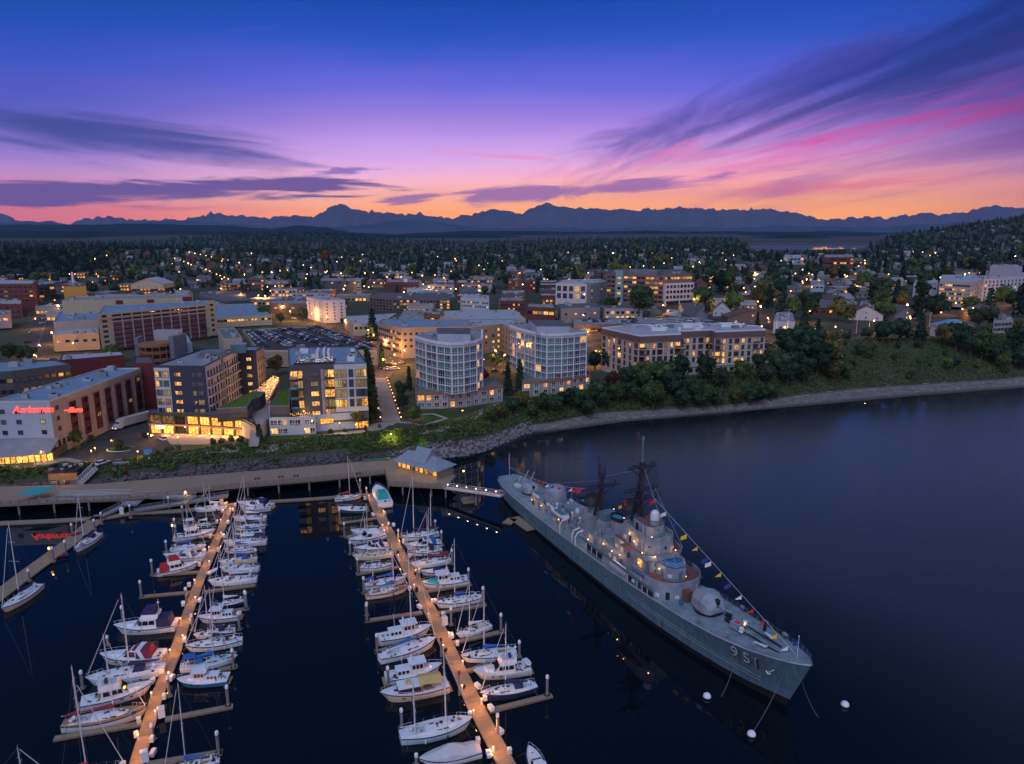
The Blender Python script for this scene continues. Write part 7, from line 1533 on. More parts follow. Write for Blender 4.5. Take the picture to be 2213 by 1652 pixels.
def cC(x, y): return (702.4+x*.2126, 972.5+y*.2126)
def cD(x, y): return (702.4+x*.2442, 1269.7+y*.2442)
def cE(x, y): return (378.2+x*.1799, 1053.6+y*.1799)
BOATS = [
 ('s', cA(10,1185), cA(325,985), 'cream hulled sloop with dark waterline, lowest boat on the slanted left walkway', dict(hullm='gel_cream', cover='canvas_navy', stripe='boot_dark', mt=cA(50,490)[1], mx=.05)),
 ('s', cA(597,700), cA(803,572), 'white sloop with black dodger moored halfway up the slanted left walkway', dict(dodger='canvas_navy', cover='canvas_navy', stripe='boot_dark', mt=cA(630,265)[1], mx=.12)),
 ('s', cA(1560,372), cA(1825,350), 'white motor sailer with short mast at the top left of the west dock', dict(dodger='canvas_white', mh=6, cover='canvas_white', mx=0)),
 ('s', cA(1745,486), cA(1575,498), 'sloop with green hull tied bow to the west dock', dict(hullm='gel_green', cover='canvas_white', mt=cA(1620,165)[1], mx=.03)),
 ('m', cA(1740,548), cA(1400,600), 'white cabin cruiser with a tall hardtop, west dock upper left', dict(style='tower', tower=True, canvas=None)),
 ('s', cA(1660,662), cA(1370,692), 'white sloop under a bright blue sail cover, west dock left side', dict(cover='canvas_blue', mt=cA(1500,315)[1], mx=.06)),
 ('m', cA(1310,752), cA(1645,752), 'white sport cruiser with wraparound dark windows, west dock left side', dict(style='sport', canvas=None, win='glass_blue')),
 ('m', cA(1608,802), cA(1262,880), 'white flybridge cruiser with a red bridge cover, beside a finger pier', dict(style='fly', canvas='canvas_red')),
 ('m', cB(990,462), cB(1540,425), 'large white cruiser with navy flybridge canvas, alone in its slip', dict(style='fly', canvas='canvas_navy', stripe='gel_navy')),
 ('m', cB(870,712), cB(1425,700), 'white express cruiser with a maroon cockpit canvas', dict(style='sport', canvas='canvas_maroon')),
 ('s', cB(745,912), cB(1440,808), 'long white sloop with dark canopy behind the trawler yacht', dict(cover='canvas_navy', dodger='canvas_navy', mt=cB(950,178)[1], mx=-.05)),
 ('m', cB(1345,950), cB(705,1120), 'big white trawler yacht with a row of dark side windows', dict(style='fly', canvas=None, stripe='gel_navy')),
 ('s', cB(1290,1165), cB(545,1310), 'old wooden ketch with maroon sail covers at the lower left', dict(hullm='gel_grey', cover='canvas_maroon', wood=True, mizzen=True, mt=cB(880,540)[1], mx=.10, bimini=None)),
 ('s', (275,1655), (130,1682), 'boat with two very tall masts cut by the bottom edge, lower left', dict(cover='canvas_red', wood=True, mizzen=False, mt=cB(490,905)[1], mx=-.1)),
 ('s', (105,1668), (-30,1700), 'sloop of which only the rig shows at the bottom left corner', dict(cover='canvas_grey', mt=cB(190,1560)[1])),
 ('m', cA(1905,328), cA(2190,352), 'white cruiser with blue enclosed canvas, top right of the west dock', dict(style='sport', canvas='canvas_navy')),
 ('m', cE(780,255), cE(1150,235), 'white sedan cruiser right behind the one with blue enclosed canvas', dict(style='cuddy', canvas='canvas_grey')),
 ('s', cE(695,355), cE(1095,360), 'white sloop with tall mast, second down on the west dock right side', dict(cover='canvas_white', mt=cA(1995,110)[1], mx=.1)),
 ('s', cE(700,470), cE(1085,450), 'sloop with cluttered deck, third down on the west dock right side', dict(cover='canvas_navy', mt=cA(1915,185)[1])),
 ('s', cE(700,555), cE(1075,545), 'sloop with a bright blue hull, fourth down on the west dock right side', dict(hullm='gel_blue', cover='canvas_blue', mt=cA(1905,280)[1])),
 ('s', cE(580,650), cE(1100,640), 'long white sloop, fifth down on the west dock right side', dict(cover='canvas_white', mt=cA(1870,400)[1], bimini='canvas_navy')),
 ('s', cE(585,735), cE(955,735), 'white sloop with blue boom tent, sixth down on the west dock right side', dict(cover='canvas_blue', mt=cA(1842,382)[1], stripe='gel_blue')),
 ('s', cE(525,885), cE(985,850), 'white sloop with blue canvas, seventh down on the west dock right side', dict(cover='canvas_blue', dodger='canvas_blue', mt=cA(1835,490)[1])),
 ('s', cE(535,955), cE(1010,960), 'white sloop with a tan hatch cover, eighth down on the west dock right side', dict(cover='canvas_tan', bimini='canvas_tan', mh=10)),
 ('s', cE(395,1125), cE(985,1085), 'long white sloop beside the finger pier, ninth down on the west dock right side', dict(cover='canvas_grey', mt=cE(640,530)[1], mx=.05)),
 ('s', cE(430,1410), cE(850,1345), 'navy hulled sloop with a white boom, upper of two above the cabin boat', dict(hullm='gel_navy', cover='canvas_white', mt=cE(510,750)[1], mx=.12)),
 ('m', cE(262,1560), cE(790,1520), 'white pocket cruiser with blue cockpit top and black oval windows', dict(style='pilot', canvas='canvas_blue')),
 ('s', cB(1685,515), cB(2050,470), 'white sloop with black canopy, just behind the yacht with navy sail cover', dict(cover='canvas_navy', dodger='canvas_navy', mt=cB(1755,90)[1], mx=.15)),
 ('s', cB(1608,622), cB(2112,560), 'white centre cockpit yacht with navy sail cover and tan stripe', dict(cover='canvas_navy', mt=cB(1810,120)[1], mx=0, stripe='boot_dark')),
 ('s', cB(2070,702), cB(1570,800), 'pale blue and white sailboat with bright blue tarpaulin, bow away from the west dock', dict(hullm='gel_white', cover='canvas_blue', deckm='gel_paleblue', mh=8, dodger='canvas_blue', bimini='canvas_blue')),
 ('m', cB(1543,915), cB(1992,890), 'little white tug style yacht with blue hull and maroon window frames', dict(style='tug', hullm='gel_blue', stripe='gel_white')),
 ('s', (352,1664), cB(1912,1610), 'white sloop with rolled blue sail cover at the bottom of the west dock', dict(cover='canvas_blue', mt=cB(1430,942)[1], mx=.10, bimini=None)),
 ('s', cC(378,452), cC(100,495), 'white sloop with a red sail cover at the head of the east dock', dict(cover='canvas_red', mt=cC(218,60)[1], mx=.05)),
 ('m', cC(122,592), cC(432,596), 'low white runabout with dark green hull at the head of the east dock', dict(style='cuddy', hullm='gel_green', canvas=None, stripe='gel_white')),
 ('m', cC(525,385), cC(615,560), 'white motorboat with turquoise canopy, stern towards the marina', dict(style='cuddy', canvas='canvas_teal')),
 ('s', cC(258,815), cC(610,825), 'white boat with an open frame canopy, third down on the east dock left side', dict(cover='canvas_maroon', mh=3.5, cover_on=False, furl=False)),
 ('m', cC(228,925), cC(610,850), 'white cruiser with a pale canopy, fourth down on the east dock left side', dict(style='sport', canvas='canvas_white')),
 ('m', cC(285,1005), cC(645,960), 'white cruiser with black sunroof, fifth down on the east dock left side', dict(style='sport', canvas='canvas_navy', stripe='gel_navy')),
 ('s', cC(278,1075), cC(695,1045), 'cream double ended sloop, sixth down on the east dock left side', dict(hullm='gel_cream', cover='canvas_white', mt=cC(433,548)[1], mx=.12, deckm='gel_cream')),
 ('s', cC(705,1150), cC(352,1195), 'small white open sailing boat beside a finger pier, east dock left side', dict(cover='canvas_white', mt=cC(525,840)[1], cover_on=False)),
 ('s', cC(830,1292), cC(405,1375), 'white and brown ketch, upper of the pair above the wooden decked sloop', dict(cover='canvas_blue', wood=False, mt=cC(655,960)[1], mx=.18, mizzen=True, stripe='mahogany')),
 ('s', cC(850,1380), cC(415,1475), 'sloop with varnished wooden deck and blue cover, east dock left side', dict(hullm='gel_cream', cover='canvas_blue', wood=True, mt=cC(612,1070)[1], mx=.15, stripe='mahogany')),
 ('m', cD(948,350), cD(478,455), 'white trawler with blue side curtains, next to the white yacht with blue sail cover', dict(style='pilot', canvas='canvas_blue', stripe='boot_dark')),
 ('s', cD(988,450), cD(482,625), 'white yacht with a long blue sail cover, east dock left side', dict(cover='canvas_blue', mt=1150, mx=.06, B_=3.9)),
 ('m', cD(1038,690), cD(535,800), 'white hardtop pilot cruiser behind the cream classic launch', dict(style='pilot', canvas='canvas_navy')),
 ('m', cD(488,960), cD(1085,850), 'cream hulled classic motor launch with a mustard awning', dict(style='classic', hullm='gel_cream', stripe='mahogany', top='canvas_tan')),
 ('s', cD(1310,1160), cD(665,1320), 'large pale ketch with bare booms near the bottom of the east dock', dict(hullm='gel_paleblue', cover='canvas_grey', mt=cD(1045,570)[1], mx=.12, mizzen=True, stripe='gel_navy', cover_on=False, B_=4.4)),
 ('m', cD(830,1530), cD(1370,1420), 'boat entirely wrapped under a pale grey cover at the bottom of the east dock', dict(style='covered', canvas=None)),
 ('m', cD(1805,1400), (1180,1690), 'white boat pointing up at the bottom edge, right of the east dock', dict(style='sport', canvas='canvas_white')),
 ('s', cC(758,885), cC(1155,840), 'long white ketch with two tall masts, first on the east dock right side', dict(cover='canvas_navy', mt=cC(893,280)[1], mx=.14, mizzen=True)),
 ('m', cC(798,975), cC(1180,935), 'white cruiser under royal blue canvas, second on the east dock right side', dict(style='sport', canvas='canvas_blue')),
 ('s', cC(852,1035), cC(1192,1010), 'white sloop with navy cockpit cover, third on the east dock right side', dict(cover='canvas_navy', mt=cC(1057,590)[1], mx=-.1, dodger='canvas_navy')),
 ('s', cC(870,1155), cC(1280,1110), 'white sloop with maroon sail cover, fourth on the east dock right side', dict(cover='canvas_maroon', mh=12, jib=True, bimini='canvas_maroon')),
 ('m', cC(965,1225), cC(1242,1215), 'small white cruiser with round dark hatch, fifth on the east dock right side', dict(style='cuddy', canvas='canvas_navy')),
 ('m', cC(978,1365), cC(1452,1310), 'white pilothouse cruiser with a teal bow cover', dict(style='pilot', canvas=None, bowcover='canvas_teal')),
 ('s', cC(1118,1560), cC(1592,1490), 'white racing sloop with blue mainsail cover, east dock right side', dict(cover='canvas_blue', mt=cC(1305,915)[1], mx=.08)),
 ('s', cD(1160,405), cD(1468,325), 'short white classic sailboat with canvas over its cabin, east dock right side', dict(cover='canvas_white', mt=cD(1270,-60)[1], mx=.12, dodger='canvas_grey')),
 ('s', cD(1198,610), cD(1690,560), 'white sloop with a royal blue boom tent and blue hull stripe', dict(cover='canvas_blue', stripe='gel_blue', mt=cD(1405,0)[1], mx=.08)),
 ('m', cD(1312,755), cD(1812,700), 'white flybridge motor yacht with a dinghy hung on its stern', dict(style='fly', canvas=None, stripe='gel_cream')),
 ('s', cD(1365,940), cD(1872,865), 'dark hulled racing sloop beside the lowest right finger pier', dict(hullm='gel_navy', cover='canvas_navy', mt=cD(1587,325)[1], mx=.05, dodger='canvas_navy'))]
for i_, (kd, pb, ps, lab, kw) in enumerate(BOATS):
 (xb, yb), (xs_, ys_) = P(*pb, 1.2), P(*ps, 1.0); L_ = hypot(xb-xs_, yb-ys_); cx, cy = (xb+xs_)/2, (yb+ys_)/2; a = atan2(yb-ys_, xb-xs_)
 if kd == 'm': L_ *= 1.0
 t_ = thing('sailboat' if kd == 's' else 'motorboat', lab, 'sailboat' if kd == 's' else 'motorboat', (cx, cy, 0), a)
 kw = dict(kw)
 if kd == 's':
  mt = kw.pop('mt', None); mx = kw.get('mx', .08)
  if mt is not None: kw['mh'] = min(24, max(5, ZV(cx+cos(a)*L_*mx, cy+sin(a)*L_*mx, mt)-1.6))
  sailboat(t_, L_, seed=i_, **kw)
 else: cruiser(t_, L_, seed=i_, **kw)
dg_ = thing('dinghy', 'small white dinghy hung on the stern of the flybridge motor yacht', 'dinghy', (*P(*cD(1790,660), 1.6), 1.2), -1.1)
build_hull(dg_, 2.6, 1.2, .35, .1, 'gel_white', 'gel_white', tr=.8)
dg2 = thing('dinghy', 'small dinghy tied in the narrow gap beside the west dock', 'dinghy', (*P(*cE(450,1010), .3), .05), 1.1); build_hull(dg2, 3.4, 1.4, .4, .12, 'gel_grey', 'gel_white', tr=.8)
for j_, (u, v) in enumerate((cA(610,577), cA(505,752))):
 kk_ = thing('kayak', 'upturned maroon kayak on the slanted walkway, %s one' % ('upper' if j_ == 0 else 'lower'), 'kayak', (*P(u, v, .8), .62), .9); MB().lathe([(.02,-1.6),(.25,-1.1),(.34,0),(.25,1.1),(.02,1.6)], (0,0,0), 'canvas_maroon', 8).build('hull', kk_).rotation_euler = (0, pi/2, 0); kk_.children[0].location = (0,0,.3)
# ================================================================== DOCKS
mat('dock_wood', (.25,.19,.135), .9, var=.16, scale=2.2, bump=.15, stretch=(6, .6, 1)); mat('dock_edge', (.16,.13,.11), .9, var=.2); mat('pile_wood', (.20,.19,.19), .9, var=.35, scale=1.2, stretch=(1, 1, .3)); mat('cap_white', (.72,.74,.80), .5, var=.05)
def dock(name, label, cat, pxs, w, z=.5, seg=5.5, world=None, planks=True):
 pts = world or [P(u, v, z) for u, v in pxs]; t_ = thing(name, label, cat, (pts[0][0], pts[0][1], 0))
 ox, oy = pts[0]; segs = []
 for (xa, ya), (xb, yb) in zip(pts, pts[1:]):
  n = max(1, int(round(hypot(xb-xa, yb-ya)/seg))); a = atan2(yb-ya, xb-xa); Ls = hypot(xb-xa, yb-ya)/n
  for i in range(n):
   b = MB(); b.box(.03, Ls-.03, -w/2, w/2, z-.22, z, 'dock_wood'); b.box(.03, Ls-.03, -w/2-.08, -w/2-.005, z-.30, z+.03, 'dock_edge'); b.box(.03, Ls-.03, w/2+.005, w/2+.08, z-.30, z+.03, 'dock_edge'); b.box(.2, Ls-.2, -w/2+.1, w/2-.1, -.1, z-.23, 'boot_dark')
   for k_ in range(1, int(Ls/1.1)): b.box(k_*1.1-.02, k_*1.1+.02, -w/2+.02, w/2-.02, z+.002, z+.008, 'dock_edge')
   b.build('dock_section', t_, (xa+(xb-xa)*i/n-ox, ya+(yb-ya)*i/n-oy, 0), a)
 return pts
DA = dock('west_dock', 'long main dock walkway lit by amber lights, left of the two marina docks', 'dock', [(497,1092),(480,1140),(430,1258),(405,1328),(375,1420),(340,1502),(298,1640),(283,1700)], 2.1)
DB = dock('east_dock', 'long main dock walkway lit by amber lights, right of the two marina docks', 'dock', [(800,1066),(815,1100),(850,1170),(880,1224),(905,1270),(938,1335),(985,1435),(1040,1550),(1078,1620),(1120,1700)], 2.7)
dock('shore_dock', 'floating dock running under the boardwalk ramps to the west dock', 'dock', [(-30,1132),(110,1126),(225,1119),(290,1108),(400,1103),(497,1091),(505,1090)], 2.6)
dock('shore_dock', 'straight floating dock linking the west dock to the east dock', 'dock', [(580,1084),(680,1078),(790,1069)], 2.0)
dock('slanted_walkway', 'wide pale floating walkway slanting down the left side', 'dock', [(222,1112),(150,1172),(60,1238),(-60,1330)], 4.4)
FING = [(cA(1385,625),cA(1740,585)),(cA(1225,905),cA(1620,880)),(cA(1122,1080),cA(1560,1040)),(cB(470,1425),cB(1240,1290)),(cA(1640,1040),cA(2055,985)),(cA(1740,1215),cA(2005,1170)),(cB(1900,830),cB(2070,790)),(cB(1440,1255),cB(2030,1140)),(cB(1270,1650),cB(1940,1540)),(cC(140,745),cC(548,690)),(cC(195,885),cC(350,860)),(cC(315,1262),cC(740,1190)),(cC(375,1455),cC(470,1440)),(cD(350,295),cD(862,218)),(cD(440,570),cD(560,545)),(cC(1005,1440),cC(1490,1360)),(cD(985,230),cD(1425,148)),(cD(1130,488),cD(1582,385)),(cD(1250,740),cD(1480,680)),(cD(1450,1090),cD(2008,950)),(cC(1130,968),cC(1210,960)),(cD(530,870),cD(620,850)),(cD(650,1265),cD(740,1250))]
fl2 = []
for a, b_ in FING:
 pts = [P(*a, .4), P(*b_, .4)]; (xa, ya), (xb, yb) = pts; Ls = hypot(xb-xa, yb-ya); t_ = thing('finger_pier', '', 'pier', (xa, ya, 0), atan2(yb-ya, xb-xa), 'finger piers of the marina')
 MB().box(0, Ls, -.55, .55, .22, .42, 'dock_wood').build('deck', t_); b = MB(); b.box(0, Ls, -.63, -.56, .10, .44, 'dock_edge').box(0, Ls, .56, .63, .10, .44, 'dock_edge').box(.2, Ls-.1, -.45, .45, -.1, .21, 'boot_dark'); b.build('edge_beam', t_); fl2.append(t_)
nm_list(fl2, 'narrow finger pier, %s from the left by its outer end')
PL = [(cA,1228,905,780),(cA,1138,1082,940),(cA,1342,730,622),(cA,1503,1140,995),(cA,990,1275,1152),(cA,238,955,858),(cA,533,745,625),(cA,762,540,448),(cA,820,497,395),(cA,1052,445,328),(cA,1362,378,275),(cA,585,590,482),(cA,1410,560,442),(cA,1473,455,350),(cA,433,800,640),(cB,940,610,515),(cB,722,985,835),(cB,2150,290,133),(cB,2088,475,320),(cB,2035,810,640),(cB,1990,1140,955),(cB,1905,1555,1338),(cB,1478,1055,868),(cB,1335,1435,1275),(cB,1680,475,338),(cC,152,735,600),(cC,200,880,738),(cC,258,1060,920),(cC,335,1252,1090),(cC,396,1455,1275),(cC,428,1680,1545),(cC,748,950,785),(cC,1122,800,712),(cC,1186,965,815),(cC,1292,1160,982),(cC,1460,1362,1185),(cC,942,1320,1160),(cC,1606,1560,1388),(cC,360,420,272),(cC,424,505,365),(cC,650,790,728),(cD,372,295,125),(cD,462,575,388),(cD,560,875,700),(cD,680,1260,1070),(cD,810,1570,1462),(cD,1117,330,168),(cD,1558,385,218),(cD,1720,615,455),(cD,1966,955,762),(cD,1528,1305,1080),(cE,15,620,360),(cE,1095,460,330),(cE,1040,640,500),(cE,975,850,735),(cE,925,1130,980),(cE,850,1440,1235)]
pm_ = {}; pls = []
for cf, x_, yb, yt_ in PL:
 (u, v) = cf(x_, yb); px, py = P(u, v, .3); h_ = round(min(4.6, max(2.2, ZV(px, py, cf(x_, yt_)[1])))*2)/2
 if h_ not in pm_: pm_[h_] = MB().lathe([(.27,-1.5),(.27,1.0),(.25,1.02),(.25,h_-.75)], (0,0,0), 'pile_wood', 9).lathe([(.30,0),(.30,.45),(.22,.62),(.02,.78)], (0,0,h_-.76), 'cap_white', 9).box(-.5,.5,-.5,.5,.25,.42,'dock_edge').mesh('mooring_pile')
 o = inst(pm_[h_], 'mooring_pile', None, (px, py, 0), rnd.uniform(0, 1.5)); o['category'] = 'pile'; o['group'] = 'white capped mooring piles'; pls.append(o)
nm_list(pls, 'mooring pile with a white conical cap, %s from the left in the marina')
for u, v, vt, lab in ((*cD(1190,940), cD(0,748)[1], 'dark pile with a rusty red cap at the edge of the east dock'),(*cD(1030,600), cD(0,455)[1], 'short dark square pile beside the east dock')):
 px, py = P(u, v, .3); h_ = ZV(px, py, vt); o = MB().lathe([(.26,-1.5),(.26,h_)], (0,0,0), 'pile_wood', 9).lathe([(.28,0),(.26,.5),(.05,.6)], (0,0,h_-.4), 'antifoul_red' if 'red' in lab else 'boot_dark', 9).build('mooring_pile', None, (px, py, 0)); tag(o, lab, 'pile')
box_me = [MB().rbox((0,0,0), (1.3,.7,.55), 0, 'gel_white').rbox((0,0,.56), (1.4,.8,.22), 0, 'gel_white', .82).mesh('chest'), MB().rbox((0,0,0), (.7,.7,.8), 0, 'gel_cream', .85).rbox((0,0,.81), (.75,.75,.18), 0, 'gel_white', .7).mesh('chest')]
ped_me = MB().rbox((0,0,0), (.28,.28,.95), 0, 'gel_white', .9).mesh('post'); pedh = MB().rbox((0,0,.96), (.24,.24,.18), 0, 'lamp_bulb').rbox((0,0,1.15), (.3,.3,.06), 0, 'gel_white', .7).mesh('lamp_head')
bx, pd_ = [], []
def along(pts, s_):
 for (xa, ya), (xb, yb) in zip(pts, pts[1:]):
  L_ = hypot(xb-xa, yb-ya)
  if s_ <= L_: return xa+(xb-xa)*s_/L_, ya+(yb-ya)*s_/L_, atan2(yb-ya, xb-xa)
  s_ -= L_
 return pts[-1][0], pts[-1][1], 0
for pts, w, vs_ in ((DA, 2.1, [1093,1108,1130,1160,1190,1222,1262,1302,1345,1385,1412,1466,1505,1552,1600,1640]), (DB, 2.7, [1078,1112,1142,1178,1205,1240,1272,1305,1335,1378,1402,1440,1490,1525,1545,1590,1625])):
 for j_, v_ in enumerate(vs_):
  best = min((abs(R(*along(pts, s_)[:2], .5)[1]-v_), s_) for s_ in np.arange(0, 125, .8))[1]; x, y, a = along(pts, best); sd = 1 if j_ % 2 else -1
  nx_, ny_ = -sin(a)*sd, cos(a)*sd
  t_ = thing('lamp_pedestal', '', 'lamp', (x+nx_*(w/2-.25), y+ny_*(w/2-.25), .5), a, 'amber lamp pedestals on the docks'); inst(ped_me, 'post', t_); inst(pedh, 'lamp_head', t_); pd_.append(t_); ptlight('lamp_glow', (0, -sd*.6, 2.0), 330, (1,.34,.035), .25, t_)
  for sg in (1, -1):
   if rnd.random() < .8:
    o = inst(box_me[rnd.randrange(2)], 'dock_box', None, (x-nx_*0+sg*(-sin(a))*(w/2+.55)+cos(a)*rnd.uniform(-1.2, 1.2), y+sg*cos(a)*(w/2+.55)+sin(a)*rnd.uniform(-1.2, 1.2), .45), a+rnd.uniform(-.4, .4)); o['category'] = 'dock box'; o['group'] = 'dock boxes along the marina docks'; bx.append(o)
nm_list(bx, 'white dock storage box, %s from the left along the docks'); nm_list(pd_, 'amber lit lamp pedestal, %s from the left on the docks')
for u, v, lab in ((*cA(980,415), 'white ticket box standing on the shore dock'),(*cD(1060,330), 'tall white pump out cabinet on the east dock'),(*cA(1783,330), 'white utility cabinet by the top of the west dock'),(*cB(1410,1235), 'white gear locker by the lowest right finger of the west dock'),(*cB(1265,1620), 'white gear locker at the bottom of the west dock')):
 x, y = P(u, v, .5); t_ = thing('utility_cabinet', lab, 'cabinet', (x, y, .5), .5); MB().rbox((0,0,0), (1.1,.9,1.7), 0, 'gel_white', .95).build('body', t_); MB().rbox((0,0,1.71), (1.2,1.0,.2), 0, 'gel_white', .8).build('lid', t_)
x, y = P(*cD(1440,1500), .5); q = thing('swan_lamp', 'curved white lamp glowing on the lower east dock', 'lamp', (x, y, .5)); MB().path([(0,0,0),(.1,0,.7),(.3,0,1.1),(.5,0,1.0),(.45,0,.7)], .12, 'gel_white', 6).build('stem', q); MB().ball((.6,0,.35), .22, 'lamp_bulb').build('bulb', q); ptlight('lamp_glow', (.6,0,1.2), 120, (1,.45,.1), .2, q)
wl = []
for u, v in (cD(940,880-10) , cD(830-22,30), cC(740,1060), cC(932,1450), cC(920,1275), cD(1065,575), cD(1225,900)):
 x, y = P(u, v, .5); o = MB().lathe([(.42,-.12),(.5,0),(.42,.12)], (0,0,0), 'boot_dark', 12).build('tyre_fender', None, (x, y, 1.0), 0); o.rotation_euler = (pi/2, 0, .8); o['category'] = 'tyre'; o['group'] = 'black tyres propped on the east dock'; wl.append(o)
nm_list(wl, 'black tyre propped up, %s from the left on the east dock')
# ================================================================== BOARDWALK, RAMPS AND SHORE STATION
mat('deck_planks', (.235,.18,.14), .9, var=.12, scale=1.5, bump=.1, stretch=(.5, 5, 1))
bw = [(-80,1056),(0,1052),(210,1046),(400,1030),(600,1014),(848,992),(890,984),(985,1028),(962,1054),(838,1047),(832,1022),(700,1036),(500,1053),(300,1076),(-80,1096)]
wp = [P(u, v, 3.5) for u, v in bw]; ox, oy = wp[0]; bwk = thing('boardwalk', 'long plank boardwalk on piles along the rocky shore', 'boardwalk', (ox, oy, 0)); b = MB(); b.prism([(x-ox, y-oy) for x, y in wp], 2.9, 3.5, 'dock_edge', 'deck_planks', bottom=True); b.build('deck', bwk)
rr7 = random.Random(2)
for (a, b_) in zip(wp[8:], wp[9:]+[]):
 L_ = hypot(b_[0]-a[0], b_[1]-a[1]); n = max(1, int(L_/2.4)); r_ = MB(); ang = atan2(b_[1]-a[1], b_[0]-a[0])
 for i in range(n+1): r_.box(L_*i/n-.04, L_*i/n+.04, -.12, -.04, 3.5, 4.6, 'dark_metal')
 for z in (3.85, 4.2, 4.55): r_.box(0, L_, -.11, -.06, z, z+.05, 'dark_metal')
 r_.build('railing', bwk, (a[0]-ox, a[1]-oy, 0), ang)
 for i in range(max(1, int(L_/9))): MB().tube((L_*(i+.5)/max(1, int(L_/9)), -.6, -1.5), (L_*(i+.5)/max(1, int(L_/9)), -.6, 2.9), .3, 'pile_wood', n=8).build('pile', bwk, (a[0]-ox, a[1]-oy, 0), ang)
xa, ya = P(859,1014,3.5); xb, yb = P(944,1037,3.5); L_ = hypot(xb-xa, yb-ya); a = atan2(yb-ya, xb-xa); a_cab = a; cab = thing('pier_cabin', 'small glazed cabin with slate roof and a big dormer at the end of the boardwalk', 'cabin', (xa, ya, 3.5), a); D_ = 8.0
MB().box(0, L_, 0, D_, 0, .8, 'timber').box(0, L_, .3, D_, .8, 3.0, 'wall_tan').build('wall', cab)
for i in range(9): inst(panemesh(L_/9-.25, 1.9, 'shop_glow' if i in (1, 2, 5, 8) else 'room_dim' if i % 2 else 'room_amber'), 'pane', inst(winmesh(L_/9-.25, 1.9, 1, 1, 'frame_brown'), 'window', cab, (L_*(i+.5)/9, .25, .85)), (0,0,0))
b = MB(); o_ = 1.0; rz_ = 6.0; p = [(-o_,-o_,2.9),(L_+o_,-o_,2.9),(L_+o_,D_+o_,2.9),(-o_,D_+o_,2.9),(1.2,D_/2,rz_),(L_-3.6,D_/2,rz_)]; b.add(p, [(0,1,5,4),(1,2,5),(2,3,4,5),(3,0,4),(3,2,1,0)], 'roof_slate' if mat('roof_slate', (.20,.25,.31), .6, var=.12, scale=.6) else ''); b.build('roof', cab)
b = MB(); x0, x1 = L_*.34, L_*.68; b.add([(x0,.3,3.9),(x1,.3,3.9),(x1+.3,D_/2,8.2),(x0-.3,D_/2,8.2),(x0,D_-.3,3.9),(x1,D_-.3,3.9)], [(0,1,2,3),(3,2,5,4)], 'roof_slate'); b.add([(x1,.3,3.8),(x1,D_-.3,3.8),(x1,D_/2,8.1)], [(0,1,2)], 'wall_lilac'); b.add([(x0,.3,3.8),(x0,D_-.3,3.8),(x0,D_/2,8.1)], [(0,2,1)], 'wall_lilac'); b.build('dormer', cab)
for fx_ in (.2, .6, .9): ptlight('cabin_light', (L_*fx_, -1.2, 2.4), 140, (1,.5,.14), .2, cab)
ga, gb = P(962,1052,3.5), P(1086,1070,5.4); L_ = hypot(gb[0]-ga[0], gb[1]-ga[1]); gw = thing('ship_gangway', 'lit steel gangway bridging from the cabin to the ship', 'gangway', (ga[0], ga[1], 3.3), atan2(gb[1]-ga[1], gb[0]-ga[0])); dzg = 1.9
mat('gangway_steel', (.50,.46,.46), .6, .2, var=.1)
b = MB(); b.add([(0,-1,0),(L_,-1,dzg),(L_,1,dzg),(0,1,0),(0,-1,-.3),(L_,-1,dzg-.3),(L_,1,dzg-.3),(0,1,-.3)], [(0,1,2,3),(7,6,5,4),(4,5,1,0),(6,7,3,2)], 'gangway_steel'); b.build('walkway', gw)
for sg in (-1, 1):
 b = MB(); b.tube((0,sg,1.15), (L_,sg,dzg+1.15), .05, 'gangway_steel'); b.tube((0,sg,.6), (L_,sg,dzg+.6), .03, 'gangway_steel'); n = 16
 for i in range(n+1): b.tube((L_*i/n,sg,dzg*i/n), (L_*i/n,sg,dzg*i/n+1.15), .03, 'gangway_steel', n=4)
 for i in range(n): b.tube((L_*i/n,sg,dzg*i/n+(1.15 if i % 2 else 0)), (L_*(i+1)/n,sg,dzg*(i+1)/n+(0 if i % 2 else 1.15)), .02, 'gangway_steel', n=3)
 b.build('railing', gw)
for i in range(6): q = MB().ball((L_*(i+.5)/6, -.9, dzg*(i+.5)/6+1.35), .17, 'lamp_white').build('lamp', gw); ptlight('gangway_light', (L_*(i+.5)/6, -.4, dzg*(i+.5)/6+1.7), 38, (1,.66,.40), .15, gw)
for s_ in (.2, L_*.55): MB().tube((s_,0,-6), (s_,0,dzg*s_/L_-.3), .3, 'pile_wood').build('pile', gw)
for u0, v0, u1, v1, w, lab in ((1092,1124,1112,1128,4,'short wooden float nearest the gangway beside the ship'),(1110,1118,1150,1145,3.2,'long grey float alongside the ship')):
 dock('work_float', lab, 'float', [(u0,v0),(u1,v1)], w, .55, 20)
x, y = P(1012,1082,.4); q = thing('work_float', 'small square float stacked with planks under the gangway', 'float', (x, y, 0), .3); MB().box(-2,2,-1.6,1.6,0,.7,'dock_wood').build('hull', q); MB().box(-1.8,1.8,-1.2,1.2,.71,1.1,'dock_edge').box(-1.8,1.8,-1.1,1.1,1.11,1.4,'dock_wood').build('plank_stack', q)
